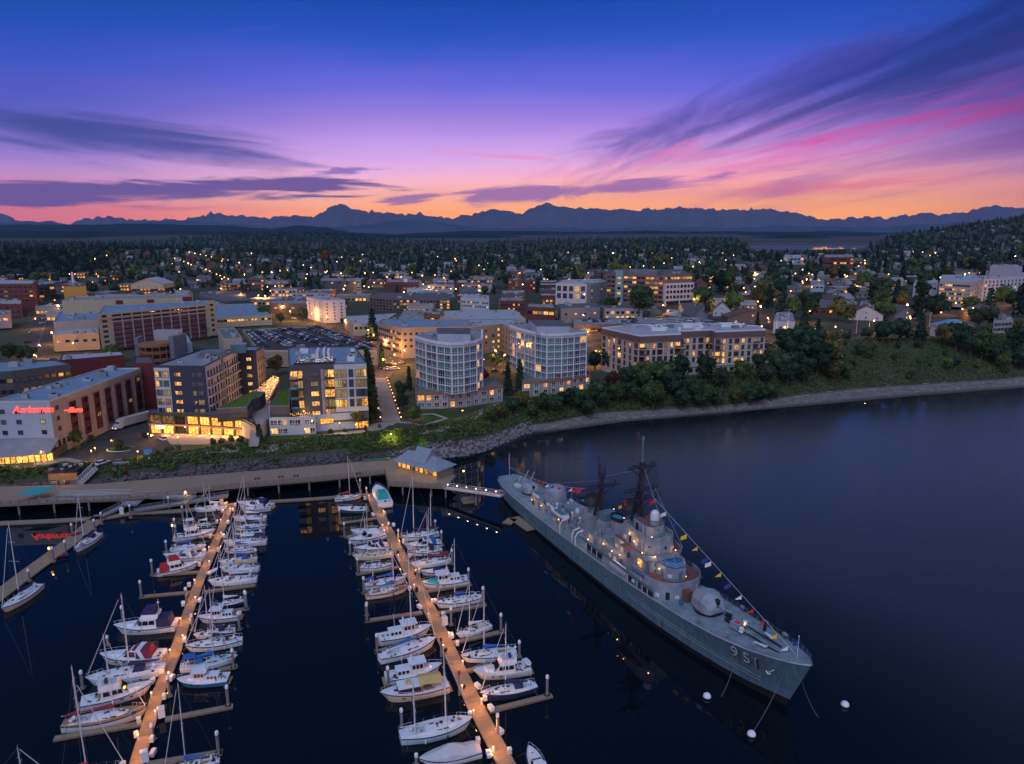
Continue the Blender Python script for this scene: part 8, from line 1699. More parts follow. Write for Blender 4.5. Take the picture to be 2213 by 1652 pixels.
def ramp(lab, p0, p1, z0, z1, w=2.4, side=1.1, lit=False):
 a_, b_ = P(*p0, z0), P(*p1, z1); L_ = hypot(b_[0]-a_[0], b_[1]-a_[1]); t_ = thing('access_ramp', lab, 'ramp', (a_[0], a_[1], 0), atan2(b_[1]-a_[1], b_[0]-a_[0]))
 b = MB(); b.add([(0,-w/2,z0),(L_,-w/2,z1),(L_,w/2,z1),(0,w/2,z0),(0,-w/2,z0-.3),(L_,-w/2,z1-.3),(L_,w/2,z1-.3),(0,w/2,z0-.3)], [(0,1,2,3),(7,6,5,4),(4,5,1,0),(6,7,3,2),(5,6,2,1),(7,4,0,3)], 'metal_grey'); b.build('walkway', t_)
 for sg in (-1, 1):
  b = MB(); n = max(3, int(L_/2)); y_ = sg*w/2
  for zz in (.35, .7, side): b.tube((0,y_,z0+zz), (L_,y_,z1+zz), .05 if zz == side else .03, 'metal_grey', n=5)
  for i in range(n+1): b.tube((L_*i/n,y_,z0+(z1-z0)*i/n), (L_*i/n,y_,z0+(z1-z0)*i/n+side), .04, 'metal_grey', n=4)
  b.build('railing', t_)
  MB().add([(0,y_,z0-.3),(L_,y_,z1-.3),(L_,y_,z1+.35),(0,y_,z0+.35)], [(0,1,2,3),(3,2,1,0)], 'metal_grey').build('side_panel', t_)
 return t_
ramp('long grey ramp descending along the boardwalk edge, upper of the two parallel ones', cA(460,270), cA(1050,255), 3.6, 3.0)
ramp('long grey ramp along the boardwalk edge, lower of the two parallel ones', cA(330,308), cA(1060,295), 3.2, 2.6, 3)
ramp('grey ramp landing where the walkways meet', cA(1020,320), cA(1130,318), 2.6, 2.6, 5.5)
ramp('grey gangway dropping from the landing to the slanted walkway', cA(1035,330), cA(830,430), 2.5, .8, 2)
ramp('grey ramp from the boardwalk towards the landing, right of it', cA(1130,275), cA(1560,282), 2.8, 3.2, 2.6)
ramp('long gangway sloping from the boardwalk to the shore dock, warmly lit', cA(1835,270), cA(1075,392), 3.4, .8, 2.2)
x, y = P(*cA(1522,262), 3.5); q = thing('twin_pile', 'pair of tall wooden piles topped by a glowing amber lamp', 'pile', (x, y-2, 0)); MB().tube((-.4,0,-1), (-.4,0,5), .28, 'pile_wood', n=9).build('pile', q); MB().tube((.4,0,-1), (.4,0,5), .28, 'pile_wood', n=9).build('pile', q); MB().ball((0,-.2,5.3), .3, 'lamp_bulb').build('bulb', q); ptlight('lamp_glow', (0,-.8,5.2), 260, (1,.46,.12), .2, q)
for (x_, y_), lab in ((cA(405,700), 'lamp post with a glowing lantern on the slanted walkway, upper one'),(cA(1393,510), 'glowing lantern on a pile beside the hardtop cruiser')):
 x, y = P(x_, y_+20, .5); q = thing('lantern_post', lab, 'lamp', (x, y, .4)); MB().tube((0,0,-1), (0,0,2.6), .1, 'pile_wood').build('post', q); MB().rbox((0,0,2.6), (.35,.35,.6), 0, 'lamp_bulb').build('lantern', q); ptlight('lamp_glow', (.5,-.5,3.3), 60, (1,.5,.15), .2, q)
x, y = P(*cA(268,300), 3.5); q = thing('teal_canopy', 'sloping turquoise canopy over the head of the boardwalk ramps', 'canopy', (x, y, 3.5), .1)
MB().add([(-3.6,-1.6,2.3),(2.8,-1.6,2.3),(5.6,2.8,2.9),(-1.2,2.8,2.9),(-3.6,-1.6,2.2),(2.8,-1.6,2.2),(5.6,2.8,2.8),(-1.2,2.8,2.8)], [(0,1,2,3),(7,6,5,4),(0,4,5,1)], 'canvas_teal').build('roof', q)
for a, c in ((-3.4,-1.5),(2.6,-1.5),(5.2,2.6),(-1.2,2.6)): MB().tube((a,c,0), (a,c,2.4), .07, 'metal_grey').build('post', q)
x, y = P(*cA(470,180), 3.5); q = thing('waterfront_kiosk', 'dark flat roofed kiosk with an amber lit plank wall by the boardwalk', 'kiosk', (x, y+1, 3.5), .12)
MB().box(-4.5,4.5,2,9,0,3.4,'wall_dark').build('wall', q); MB().box(-4.9,4.9,-.2,9.3,3.41,3.9,'dark_metal').build('roof', q); MB().box(-4.3,4.3,1.9,1.99,.1,3.2,'timber').build('plank_wall', q); MB().box(-2.6,1.6,-.5,.5,0,.8,'timber').build('bench', q)
MB().ball((-1.2,1.2,3.2), .22, 'lamp_bulb').build('lamp', q)
for a in (-3, 0, 3): ptlight('kiosk_light', (a,-.3,2.9), 110, (1,.47,.1), .2, q)
b = MB()
for i in range(24): b.rbox((rr7.uniform(-4.4,4.4), rr7.uniform(.5,8.5), 3.91), (rr7.uniform(.3,1.4), rr7.uniform(.3,1), rr7.uniform(.2,.9)), rr7.uniform(0,1), rr7.choice(['metal_grey','gel_grey','dark_metal']))
b.build('roof_equipment', q)
a_, b_ = P(*cA(640,175), 3.5), P(*cA(770,45), 7); L_ = hypot(b_[0]-a_[0], b_[1]-a_[1]); q = thing('truss_bridge', 'pale trussed footbridge climbing from the boardwalk to the turning circle', 'footbridge', (a_[0], a_[1], 3.5), atan2(b_[1]-a_[1], b_[0]-a_[0]))
for sg in (-1, 1):
 b = MB(); y_ = sg*1.2
 for zz in (0, 1.6): b.tube((0,y_,zz), (L_,y_,zz+3.4), .11, 'gel_grey', n=5)
 for i in range(8): b.tube((L_*i/8,y_,3.4*i/8), (L_*i/8,y_,3.4*i/8+1.6), .07, 'gel_grey', n=4).tube((L_*i/8,y_,3.4*i/8), (L_*(i+1)/8,y_,3.4*(i+1)/8+1.6), .06, 'gel_grey', n=4)
 b.build('truss', q)
MB().add([(0,-1.1,.05),(L_,-1.1,3.45),(L_,1.1,3.45),(0,1.1,.05)], [(0,1,2,3)], 'deck_planks').build('walkway', q)
def person(lab, x, y, z, rz, coat, legs='canvas_navy'):
 mat('skin', (.45,.28,.2), .6, var=0); t_ = thing('person', lab, 'person', (x, y, z), rz)
 b = MB()
 for sg, f in ((-1, .12), (1, -.12)): b.tube((sg*.10,f,.05), (sg*.11,f*.3,.48), .06, legs, .075, 7).tube((sg*.11,f*.3,.48), (sg*.10,0,.92), .075, legs, .10, 7); b.rbox((sg*.10,f-.05,0), (.1,.26,.08), 0, 'boot_dark')
 b.loft([[(w*cos(t_2), d_*sin(t_2), z_) for t_2 in np.linspace(0, 2*pi, 10, endpoint=False)] for z_, w, d_ in ((.88,.17,.12),(1.05,.16,.11),(1.35,.21,.13),(1.48,.17,.10),(1.53,.06,.06),(1.60,.055,.055))], coat)
 for sg in (-1, 1): b.tube((sg*.21,0,1.42), (sg*.26,.02,1.12), .055, coat, .045, 6).tube((sg*.26,.02,1.12), (sg*.25,-.08,.86), .045, coat, .035, 6).ball((sg*.25,-.09,.80), .05, 'skin', 6)
 b.lathe([(.02,0),(.085,.05),(.10,.13),(.085,.21),(.02,.25)], (0,0,1.57), 'skin', 10); b.build('body', t_); MB().lathe([(.105,0),(.108,.07),(.06,.13),(.01,.145)], (0,.015,1.69), 'boot_dark', 10).build('hair', t_)
x, y = P(*cA(472,180), 3.5); person('person in dark clothes standing beside the amber lit kiosk', x+.6, y-.8, 3.5, .2, 'canvas_navy')
x, y, z = T(324, 999); person('person in a pale top walking past the blue information board', x, y, z+.15, 1.2, 'canvas_white')
rp = []
for x_, yb in ((1042,170),(1530,140),(1948,95)):
 (u, v) = cA(x_, yb); x, y = P(u, v, 3.5); o = MB().tube((0,0,0), (0,0,5.4), .07, 'canvas_maroon', n=6).box(-.06,.06,-.5,.0,3.6,5.3,'canvas_maroon').build('banner_pole', None, (x, y, 3.5)); tag(o, '', 'banner pole', 'maroon banner poles on the boardwalk'); rp.append(o)
(u, v) = (1279*.4519+600, 1300+1270*.4519); x, y = P(u*.5403, v*.5403, 3.5); o = MB().tube((0,0,0), (0,0,5.4), .07, 'canvas_maroon', n=6).build('banner_pole', None, (x, y, 3.5)); tag(o, '', 'banner pole', 'maroon banner poles on the boardwalk'); rp.append(o); nm_list(rp, 'slim maroon banner pole, %s from the left on the boardwalk')
x, y = P(815,995,3.5); tag(MB().box(-4.5,4.5,-.4,.4,0,.6,'bench_green' if mat('bench_green', (.04,.16,.08), .6) else '').build('green_planter', None, (x, y-.3, 3.5), .22), 'long low green planter at the back of the boardwalk', 'planter')
bk = []
for x_, y_ in ((2070,155),):
 pass
for u, v in ((556,1037),(607,1033),(830-55,1026),(640,1031)):
 x, y = P(u, v, 3.5); t_ = thing('bicycle', '', 'bicycle', (x, y, 3.5), .2, 'bicycles leaning on the boardwalk railing')
 for w_ in (-.52, .52): o = MB().lathe([(.30,-.02),(.33,0),(.30,.02)], (0,0,0), 'boot_dark', 12).build('wheel', t_, (w_,0,.33)); o.rotation_euler = (pi/2,0,0)
 MB().path([(-.52,0,.33),(-.15,0,.8),(.35,0,.8),(.52,0,.33)], .03, 'gel_navy', 4).path([(-.15,0,.8),(0,0,.33),(.35,0,.8)], .03, 'gel_navy', 4).path([(.35,0,.8),(.4,0,1.0),(.2,.2,1.05)], .02, 'dark_metal', 4).build('frame', t_); MB().rbox((-.2,0,.95), (.25,.12,.06), 0, 'boot_dark').build('saddle', t_); bk.append(t_)
nm_list(bk, 'dark bicycle by the boardwalk railing, %s from the left')
# ================================================================== WARSHIP
for n_, c_, r_ in [('ship_side',(.085,.165,.21),.5),('ship_grey',(.23,.27,.32),.55),('ship_deck',(.18,.24,.28),.7),('ship_black',(.010,.010,.014),.6),('ship_red_deck',(.16,.06,.05),.8),('ship_blue',(.02,.13,.30),.7),('ship_white',(.62,.65,.70),.5),('ship_mast',(.016,.019,.032),.6),('flag_yellow',(.8,.55,.02),.8),('flag_blue',(.02,.06,.30),.8),('flag_white',(.75,.75,.78),.8),('flag_red',(.55,.02,.04),.8),('funnel_blue',(.01,.25,.42),.6)]: mat(n_, c_, r_, var=.26 if n_ in ('ship_side','ship_deck','ship_grey') else .12, scale=1.1 if n_ == 'ship_side' else .5, stretch=(1.1,1.1,.14) if n_ == 'ship_side' else None, bump=.12 if n_ == 'ship_side' else 0)
BX, BY = 49.19, 108.81; SX_, SY_ = P(1080,1028,4.5); AX, AY = SX_+1.3-BX, SY_+.7-BY; q_ = hypot(AX, AY); AX /= q_; AY /= q_
SH_ = thing('warship', 'long grey destroyer numbered 951 moored bow towards the viewer, dressed with signal flags', 'warship', (BX, BY, 0), atan2(-AY, -AX))
ST = [-2.5,-.5,2.5,7.5,14.5,23,33,48,68,88,103,113,118,120.5]; HW = [.15,1.9,3.1,4.4,5.5,6.2,6.6,6.8,6.8,6.6,6.1,5.2,4.0,2.2]; ZD = [10.7,10.4,9.9,9.0,8.1,7.4,6.8,6.0,5.4,5.0,4.9,4.9,4.9,4.9]; WL = [.02,.2,.8,2.0,3.5,4.9,5.9,6.5,6.6,6.3,5.6,4.5,3.2,1.6]
I_ = lambda a, s_: float(np.interp(s_, ST, a))
def wat(s_, z): f = z/I_(ZD, s_); return I_(WL, s_)+(I_(HW, s_)-I_(WL, s_))*float(np.interp(f, [0,.5,1], [0,.36,1]))
RK = lambda s_, f: -4.6*max(0, 1-(s_+2.5)/15)**1.5*(1-f)+(1.5*max(0, (s_-110)/10)*(1-f))
rg = []
for s_ in np.unique(np.concatenate([np.linspace(-2.5, 20, 18), np.linspace(20, 120.5, 38)])):
 zd = I_(ZD, s_); rg.append([(-s_+RK(s_, f), wat(s_, f*zd) if f > 0 else I_(WL, s_)*(.97 if f == 0 else .9), f*zd if f > 0 else (0 if f == 0 else -1)) for f in (-1, 0, .17, .35, .6, .85, 1)])
for sg, nm in ((-1, 's'), (1, 'p')):
 b = MB(); R2 = [[(x, sg*y, z) for x, y, z in r] for r in rg]
 b.loft([r[0:3] for r in R2], 'ship_black', closed=False); b.loft([r[2:] for r in R2], 'ship_side', closed=False); b.build('hull_side', SH_, smooth=False)
MB().loft([[(r[-1][0], -r[-1][1], r[-1][2]), (r[-1][0], 0, r[-1][2]+.08), (r[-1][0], r[-1][1], r[-1][2])] for r in rg], 'ship_deck', closed=False).build('deck', SH_)
MB().loft([[(r[-1][0], sg*(r[-1][1]+.0), r[-1][2]) for sg in (-1,1)] for r in rg[-1:]]+[[(r[1][0], sg*r[1][1], 0) for sg in (-1,1)] for r in rg[-1:]], 'ship_side', closed=False).build('transom', SH_)
for sg in (-1, 1):
 MB().loft([[(r[-1][0], sg*(r[-1][1]-.02), r[-1][2]-.05), (r[-1][0], sg*(r[-1][1]+.16), r[-1][2]+.02), (r[-1][0], sg*(r[-1][1]-.02), r[-1][2]+.22)] for r in rg], 'ship_grey').build('gunwale', SH_)
 b = MB(); ss = list(np.arange(-1, 30, 1.5))+list(np.arange(62, 119, 2.0)); prev = None
 for s_ in ss:
  y = sg*(I_(HW, s_)-.12); z = I_(ZD, s_)+.1; p = (-s_, y, z); b.tube(p, (-s_, y, z+1.1), .035, 'ship_grey', n=4)
  if prev and s_-prev[0] < 3:
   for h in (.4, .75, 1.1): b.tube((-prev[0], prev[1], prev[2]+h), (-s_, y, z+h), .02, 'ship_grey', n=3)
  prev = (s_, y, z)
 b.build('guard_rail', SH_)
 for s_ in (22, 30, 41, 52, 66, 80): MB().box(-s_-.03, -s_+.03, -.03, .03, 1.2, I_(ZD, s_)-.2, 'ship_black').build('hull_seam', SH_, (0, sg*(wat(s_, 3)+.06), 0))
PRE = set(SH_.children)
def pr(name, pts, z0, z1, m, mt=None, cap=True):
 for i in range(len(pts)-1):
  (sa, ta), (sb, tb) = pts[i], pts[i+1]; L_ = hypot(sb-sa, tb-ta)
  if L_ > 1.6 and z1-z0 > 1.6: DET.append((sa, ta, sb, tb, L_, z0, z1))
 b = MB(); b.prism([(-s_, t_) for s_, t_ in pts], z0, z1, m, mt); return b.build(name, SH_)
def bulw(name, pts, z0, z1, m='ship_grey', th=.14, openb=True):
 b = MB(); n = len(pts)
 for i in range(n-1 if openb else n):
  (sa, ta), (sb, tb) = pts[i], pts[(i+1) % n]; d = hypot(sb-sa, tb-ta) or 1; nx_, ny_ = (tb-ta)/d*th, -(sb-sa)/d*th
  b.prism([(-sa, ta), (-sb, tb), (-(sb+nx_), tb+ny_), (-(sa+nx_), ta+ny_)], z0, z1, m)
 return b.build(name, SH_)
DET = []
sym = lambda pts: [(s_, -t_) for s_, t_ in pts]+[(s_, t_) for s_, t_ in pts[::-1]]
for sg in (-1, 1):
 y = 6.62*sg
 MB().box(-62, -33, min(y, y-.12*sg), max(y, y-.12*sg), 7.3, 7.9, 'ship_side').build('side_screen', SH_)
 for a, c, op in ((61.8,59.5,0),(59.5,52.5,1),(52.5,42,0),(42,39.2,1),(39.2,38.4,0),(38.4,32.9,1)):
  if not op and a > 43: continue
  if not op: MB().box(-a, -c, min(y, y-.12*sg), max(y, y-.12*sg), 5.3, 7.29, 'ship_side').build('side_screen', SH_)
  else:
   n = 3 if a-c > 4 else 1; w = (a-c)/n
   for i in range(n):
    x0 = -a+w*i; MB().box(x0, x0+.14, min(y, y-.14*sg), max(y, y-.14*sg), 5.4, 7.29, 'ship_white').build('screen_post', SH_)
    MB().box(x0+.15, x0+w-.02, min(y-.1*sg, y-.16*sg), max(y-.1*sg, y-.16*sg), 5.95, 7.25, 'ship_black').build('screen_opening', SH_)
    MB().box(x0+.15, x0+w-.02, min(y, y-.1*sg), max(y, y-.1*sg), 5.3, 5.94, 'ship_side').build('screen_sill', SH_)
 MB().box(-52.4, -42, min(y, y-.1*sg), max(y, y-.1*sg), 5.35, 6.2, 'ship_grey').build('bulwark', SH_)
f1 = [(29.6,0),(29.7,1.6),(30.3,3.3),(31.6,4.9),(33.6,6.0),(36,6.4),(41,6.5)]; F1 = sym(f1[1:][::-1])
pr('deckhouse', F1, 5.6, 8.7, 'ship_grey', 'ship_red_deck'); bulw('bulwark', F1[1:-1], 8.7, 9.8, 'ship_grey')
pr('deckhouse', sym([(68,3.6),(41.1,3.8)]), 5.2, 8.6, 'ship_grey', 'ship_deck'); bulw('bulwark', sym([(61,3.8),(41.2,4.4)])[1:-1], 8.6, 9.0, 'ship_grey')
pr('director_house', sym([(39,2.5),(34.2,2.4),(32.2,1.4)]), 8.71, 11.6, 'ship_grey', 'ship_blue'); b = MB(); pts = sym([(36.6,2.3),(34.2,2.2),(32.4,1.2)])
for (sa, ta), (sb, tb) in zip(pts, pts[1:]):
 for h in (.4, .75, 1.1): b.tube((-sa,ta,11.6+h), (-sb,tb,11.6+h), .03, 'ship_white', n=4)
 b.tube((-sa,ta,11.6), (-sa,ta,12.7), .035, 'ship_white', n=4)
b.build('guard_rail', SH_)
pr('bridge_base', sym([(52,3.6),(39.4,4.2),(37.6,3.4)]), 8.72, 11.8, 'ship_grey', 'ship_red_deck'); g2 = sym([(47,5.6),(42,5.9),(38.4,5.2),(36.6,3.0)]); pr('bridge_wing', g2, 11.81, 12.05, 'ship_grey', 'ship_red_deck'); bulw('bulwark', g2[1:-1], 12.05, 12.9, 'ship_grey')
g3 = sym([(49,3.3),(40,3.6),(38.4,2.6),(37.7,1.4)]); pr('bridge', g3, 12.06, 15.2, 'ship_grey', 'ship_deck'); bulw('bulwark', g3, 15.2, 16.4, 'ship_grey', openb=False)
pr('pilot_house', sym([(46.5,2.1),(41.5,2.3),(40.4,1.5)]), 15.21, 17.9, 'ship_grey', 'ship_red_deck')
for t_ in (-1.6,-.8,0,.8,1.6): MB().box(-38.2+.02*abs(t_), -38.05, t_-.2, t_+.2, 13.7, 14.2, 'ship_black').build('bridge_window', SH_, ((-abs(t_)*.55+.58),0,0))
MB().lathe([(1.2,0),(1.1,.9),(1.25,1.0)], (-41.8,0,17.92), 'ship_grey', 10).build('director_mount', SH_); MB().lathe([(1.0,0),(1.05,.9),(.9,1.7),(.5,2.1),(.05,2.2)], (-41.8,0,18.95), 'ship_white', 12).build('radome', SH_)
def turret(s_, z, r, h, bare, cover=False, tilt=.05):
 if cover: MB().lathe([(r*1.05,0),(r*1.05,.25),(r,.4),(r,h*.62),(r*.93,h*.8),(r*.72,h*.94),(r*.35,h),(.25,h+.02),(.3,h+.5)], (-s_,0,z), 'ship_grey', 18).build('covered_mount', SH_, smooth=False); MB().lathe([(r*1.15,0),(r*1.15,.18)], (-s_,0,z-.19), 'ship_black', 18).build('mount_ring', SH_); return
 MB().lathe([(r*1.02,0),(r*1.05,.35),(r*.98,.5)], (-s_,0,z), 'ship_black', 20).build('mount_ring', SH_); k_ = 9; rings = []
 for x_, w, zt_, zb in ((-r*1.1,.60,.62,.2),(-r*.95,.80,.85,.08),(-r*.3,.94,1.,0),(r*.25,.96,1.,0),(r*.75,.86,.80,0),(r*1.02,.66,.5,.04),(r*1.1,.5,.3,.1)):
  w_ = r*w; H_ = h*zt_; rings.append([(-s_+x_, -w_, z+.5+zb*h), (-s_+x_, -w_*.98, z+.5+H_*.55), (-s_+x_, -w_*.72, z+.5+H_*.88), (-s_+x_, -w_*.25, z+.5+H_), (-s_+x_, w_*.25, z+.5+H_), (-s_+x_, w_*.72, z+.5+H_*.88), (-s_+x_, w_*.98, z+.5+H_*.55), (-s_+x_, w_, z+.5+zb*h)])
 MB().loft(rings, 'ship_grey').build('gun_shield', SH_); MB().box(-s_+r*.3, -s_+r*1.06, -.35, .35, z+.9, z+.5+h*.80, 'ship_black').build('gun_port', SH_)
 MB().tube((-s_+r*.8,0,z+.5+h*.48), (-s_+r+1.2,.15,z+.5+h*.48+tilt), .22, 'ship_grey', .17, 8).tube((-s_+r+1.2,.15,z+.5+h*.48+tilt), (-s_+r+4.2,.6,z+.5+h*.48+tilt*4), .15, 'ship_grey', .10, 8).build('gun_barrel', SH_)
turret(23.2, 6.75, 2.75, 3.7, True); turret(87, 7.7, 3.0, 5.0, False, True); turret(103, 5.0, 2.4, 2.8, True)
for s_, z0, z1 in ((55.5, 8.6, 13.6), (70.5, 7.8, 13.2)):
 e = [(cos(a)*2.3, sin(a)*1.5) for a in np.linspace(0, 2*pi, 16, endpoint=False)]
 b = MB(); b.loft([[(-s_+x*1.1, y*1.1, z0) for x, y in e], [(-s_-.4+x, y, z1) for x, y in e]], 'ship_grey', cap1=False); b.build('funnel', SH_)
 b = MB(); b.loft([[(-s_-.4+x*1.03, y*1.05, z1-.1) for x, y in e], [(-s_-.5+x*1.02, y*1.03, z1+.9) for x, y in e]], 'ship_black', cap0=False, cap1=False); b.build('funnel_cap', SH_); b = MB(); b.prism([(-s_-.45+x*.9, y*.9) for x, y in e], z1-.4, z1+.35, 'funnel_blue'); b.build('funnel_cover', SH_)
 MB().box(-s_-2.6, -s_+2.4, -2.2, 2.2, 8.62 if s_ < 60 else 5.2, z0+2.2, 'ship_grey').build('funnel_casing', SH_)
pr('aft_deckhouse', sym([(95,3.6),(77,4.2)]), 4.9, 7.5, 'ship_grey', 'ship_deck'); bulw('bulwark', sym([(95,3.6),(77,4.2)]), 7.5, 7.9, 'ship_grey', openb=False); pr('aft_deckhouse', sym([(76.9,4.0),(68.1,3.8)]), 5.0, 7.8, 'ship_grey', 'ship_deck'); pr('torpedo_house', sym([(79,2),(75,2)]), 7.82, 10.2, 'ship_grey', 'ship_deck')
MB().lathe([(1.3,0),(1.4,1.0),(1.3,2.6),(1.0,3.0)], (-73.4,-.2,10.22-2.4), 'ship_white', 12).build('aft_director', SH_)
def lat(b, p, q, r, m='ship_mast'): b.tube(p, q, r*1.55, m, n=5)
def mast(s_, z0, z1, yz, yw, legs, top, nm):
 b = MB(); lat(b, (-s_,0,z0), (-s_,0,z1), .42 if top else .34)
 for dx, dy in legs: lat(b, (-s_+dx,dy,z0), (-s_+dx*.12,dy*.12,z1*.86), .24)
 for i in range(9): z = z0+(z1*.8-z0)*i/9; f = 1-i/9*.8; b.path([(-s_+dx*f, dy*f, z) for dx, dy in legs+[legs[0]]], .07, 'ship_mast', 4)
 b.build(nm, SH_)
 for z, w in zip(yz, yw):
  b = MB(); lat(b, (-s_,-w,z), (-s_,w,z), .13); lat(b, (-s_,-w*.8,z), (-s_,0,z-2.4), .08); lat(b, (-s_,w*.8,z), (-s_,0,z-2.4), .08); lat(b, (-s_-.9,-w*.7,z+.1), (-s_-.9,w*.7,z+.1), .06)
  for i in range(-5, 6): y = w*i/5.2; lat(b, (-s_,y,z), (-s_,y,z+.5+.5*(i % 2)), .05); lat(b, (-s_,y,z), (-s_-.9,y*.8,z+.1), .04)
  b.rbox((-s_,0,z), (2.2,2.2,.18), 0, 'ship_mast'); b.ball((-s_,-w*.55,z+.7), .35, 'ship_mast', 6).ball((-s_,w*.75,z+.8), .35, 'ship_mast', 6); b.build('yard', SH_)
mast(47.2, 12.1, 30.5, (21.8, 24.0, 29.3), (5.6, 4.6, 3.8), [(-2.6,-1.6),(-2.6,1.6),(1.8,0)], True, 'main_mast'); MB().tube((-47.2,0,30.5), (-47.2,0,35.6), .26, 'ship_side', .2, 8).lathe([(.34,0),(.34,.9)], (-47.2,0,35.6), 'ship_side', 8).build('topmast', SH_)
mast(63.5, 7.9, 22.5, (20.2,), (5.0,), [(-2.6,-1.4),(-2.6,1.4),(1.6,0)], False, 'mizzen_mast'); b = MB()
for i in range(6): a = i*pi/3; lat(b, (-63.5+.7*cos(a),.7*sin(a),23.6), (-63.5+.7*cos(a),.7*sin(a),25.8), .05)
b.lathe([(.8,0),(.8,1.1)], (-63.5,0,22.5), 'ship_mast', 10); lat(b, (-61.8,-2.2,20.2), (-61.8,-2.2,29), .09); b.build('antenna_cluster', SH_)
b = MB()
for i in range(10): lat(b, (-49.5+.2*sin(i),.4+i*.62,24.4), (-49.5,.4+i*.62,28.0-.03*(i-4)**2), .035)
for z in np.linspace(24.4, 28, 8): b.path([(-49.5,.4+i*.8,z) for i in range(8)], .035, 'ship_mast', 3)
b.build('search_radar', SH_)
for s_, z, r in ((50.8,18.4,1.9),(67.5,15.0,1.9)):
 b = MB(); b.lathe([(.1,0),(r*.6,.25),(r*.9,.6),(r,1.0),(r*.9,.75),(r*.5,.4)], (0,0,0), 'ship_black', 16); o = b.build('dish_antenna', SH_, (-s_,-.2,z)); o.rotation_euler = (.9,.5,.4); MB().tube((-s_,0,z-6), (-s_,0,z), .5, 'ship_grey', n=8).build('dish_pedestal', SH_)
rs8 = random.Random(88)
for s_, t_, z, dx, dy, dz_, m in [(60,0,8.6,3.4,5,3.2,'ship_grey'),(60.5,0,11.8,3.0,3.6,2.0,'ship_side'),(66,-.5,7.8,3,4,4.4,'ship_grey'),(51,0,11.8,3.6,4.4,2.2,'ship_grey'),(50.6,0,14.1,2.2,2.6,2.0,'ship_side'),(58.5,-3,5.3,3,1.6,1.9,'ship_grey'),(47.5,-5.4,5.35,5.2,1.2,1.5,'ship_white'),(56,-3,8.6,1.8,1.2,1.2,'ship_grey'),(28.6,-.9,6.2,1.6,1.5,2.3,'ship_red_deck'),(62.5,2.5,8,2,1.5,2,'ship_grey'),(82,2.8,7.5,1.5,1,1.1,'ship_white')]: MB().rbox((-s_,t_,z), (dx,dy,dz_), 0, m, .94).build('deck_house', SH_)
MB().tube((-41.3,-5.9,9.1), (-33.8,-5.4,9.1), .42, 'ship_blue', n=8).build('hose_roll', SH_); MB().lathe([(.42,0),(.42,1.1)], (-27.8,-3.1,6.3), 'ship_blue', 10).build('barrel', SH_)
for i in range(190):
 s_, t_ = rs8.uniform(42, 84), rs8.choice((-1,1))*rs8.uniform(.5, 3.8); z = 8.62 if 42 < s_ < 61 else 7.85 if s_ > 61 else 7.6
 if s_ < 52: z = 11.83; t_ *= .85
 b = MB(); q = rs8.random()
 if q < .4: b.rbox((-s_,t_,z), (rs8.uniform(.4,1.3), rs8.uniform(.4,.9), rs8.uniform(.5,1.5)), rs8.uniform(0,1.5), rs8.choice(['ship_grey','ship_side','ship_white','ship_grey']))
 elif q < .7: h = rs8.uniform(.8, 2.2); b.lathe([(.22,0),(.22,h),(.4,h+.1),(.36,h+.4),(.1,h+.5)], (-s_,t_,z), rs8.choice(['ship_grey','ship_white','ship_side']), 8)
 else: h = rs8.uniform(2, 5); b.tube((-s_,t_,z), (-s_+rs8.uniform(-1.5,1.5),t_+rs8.uniform(-1,1),z+h), .07, 'ship_grey', n=5)
 b.build('deck_fitting', SH_)
for s_ in (78, 80.2, 82.4, 84.6, 91, 93):
 for sg in (-1, 1): MB().tube((-s_-.6,sg*3.6,8.4), (-s_+.6,sg*3.6,8.4), .4, 'ship_white', n=10).build('life_raft', SH_)
for (sa,ta,za),(sb,tb,zb) in [((49,-3.5,15),(66,-3.7,9)),((49,-3.7,14.5),(60,-3.8,9.2)),((44,-5.8,12.9),(30,-6.4,6.3)),((47,0,30),(34,0,12)),((47,0,29),(63,0,22)),((63,0,22),(88,0,12.9)),((72,-3,8),(70.5,0,13)),((48,4,24),(38,5,12.9))]: MB().tube((-sa,ta,za), (-sb,tb,zb), .05, 'ship_grey', n=4).build('stay', SH_)
for s_ in (72.6, 66.3, 64.6): MB().path([(-s_,-6.6,5.2),(-s_,-6.7,7.6),(-s_+.1,-6.2,8.7),(-s_+.6,-4.8,9.4)], .16, 'ship_white', 6).build('davit', SH_)
wb = bpy.data.objects.new('whaleboat', None); wb = thing('whaleboat', 'pale grey boat with cover hung in davits amidships on the warship', 'boat', (0,0,0)); wb.location = (BX+AX*75.2-AY*-0, BY+AY*75.2, 8.7); vx = Vector((-AY, AX)) if False else None
c_, s2 = cos(SH_.rotation_euler.z), sin(SH_.rotation_euler.z); wb.location = (BX-75.6*c_+4.6*s2, BY-75.6*s2-4.6*c_, 8.7); wb.rotation_euler = (0,0,SH_.rotation_euler.z); build_hull(wb, 8.2, 2.5, .7, .25, 'ship_white', 'ship_white', tr=.75); MB().box(-2.6,1.5,-.7,.7,.85,1.15,'ship_side').build('engine_box', wb)
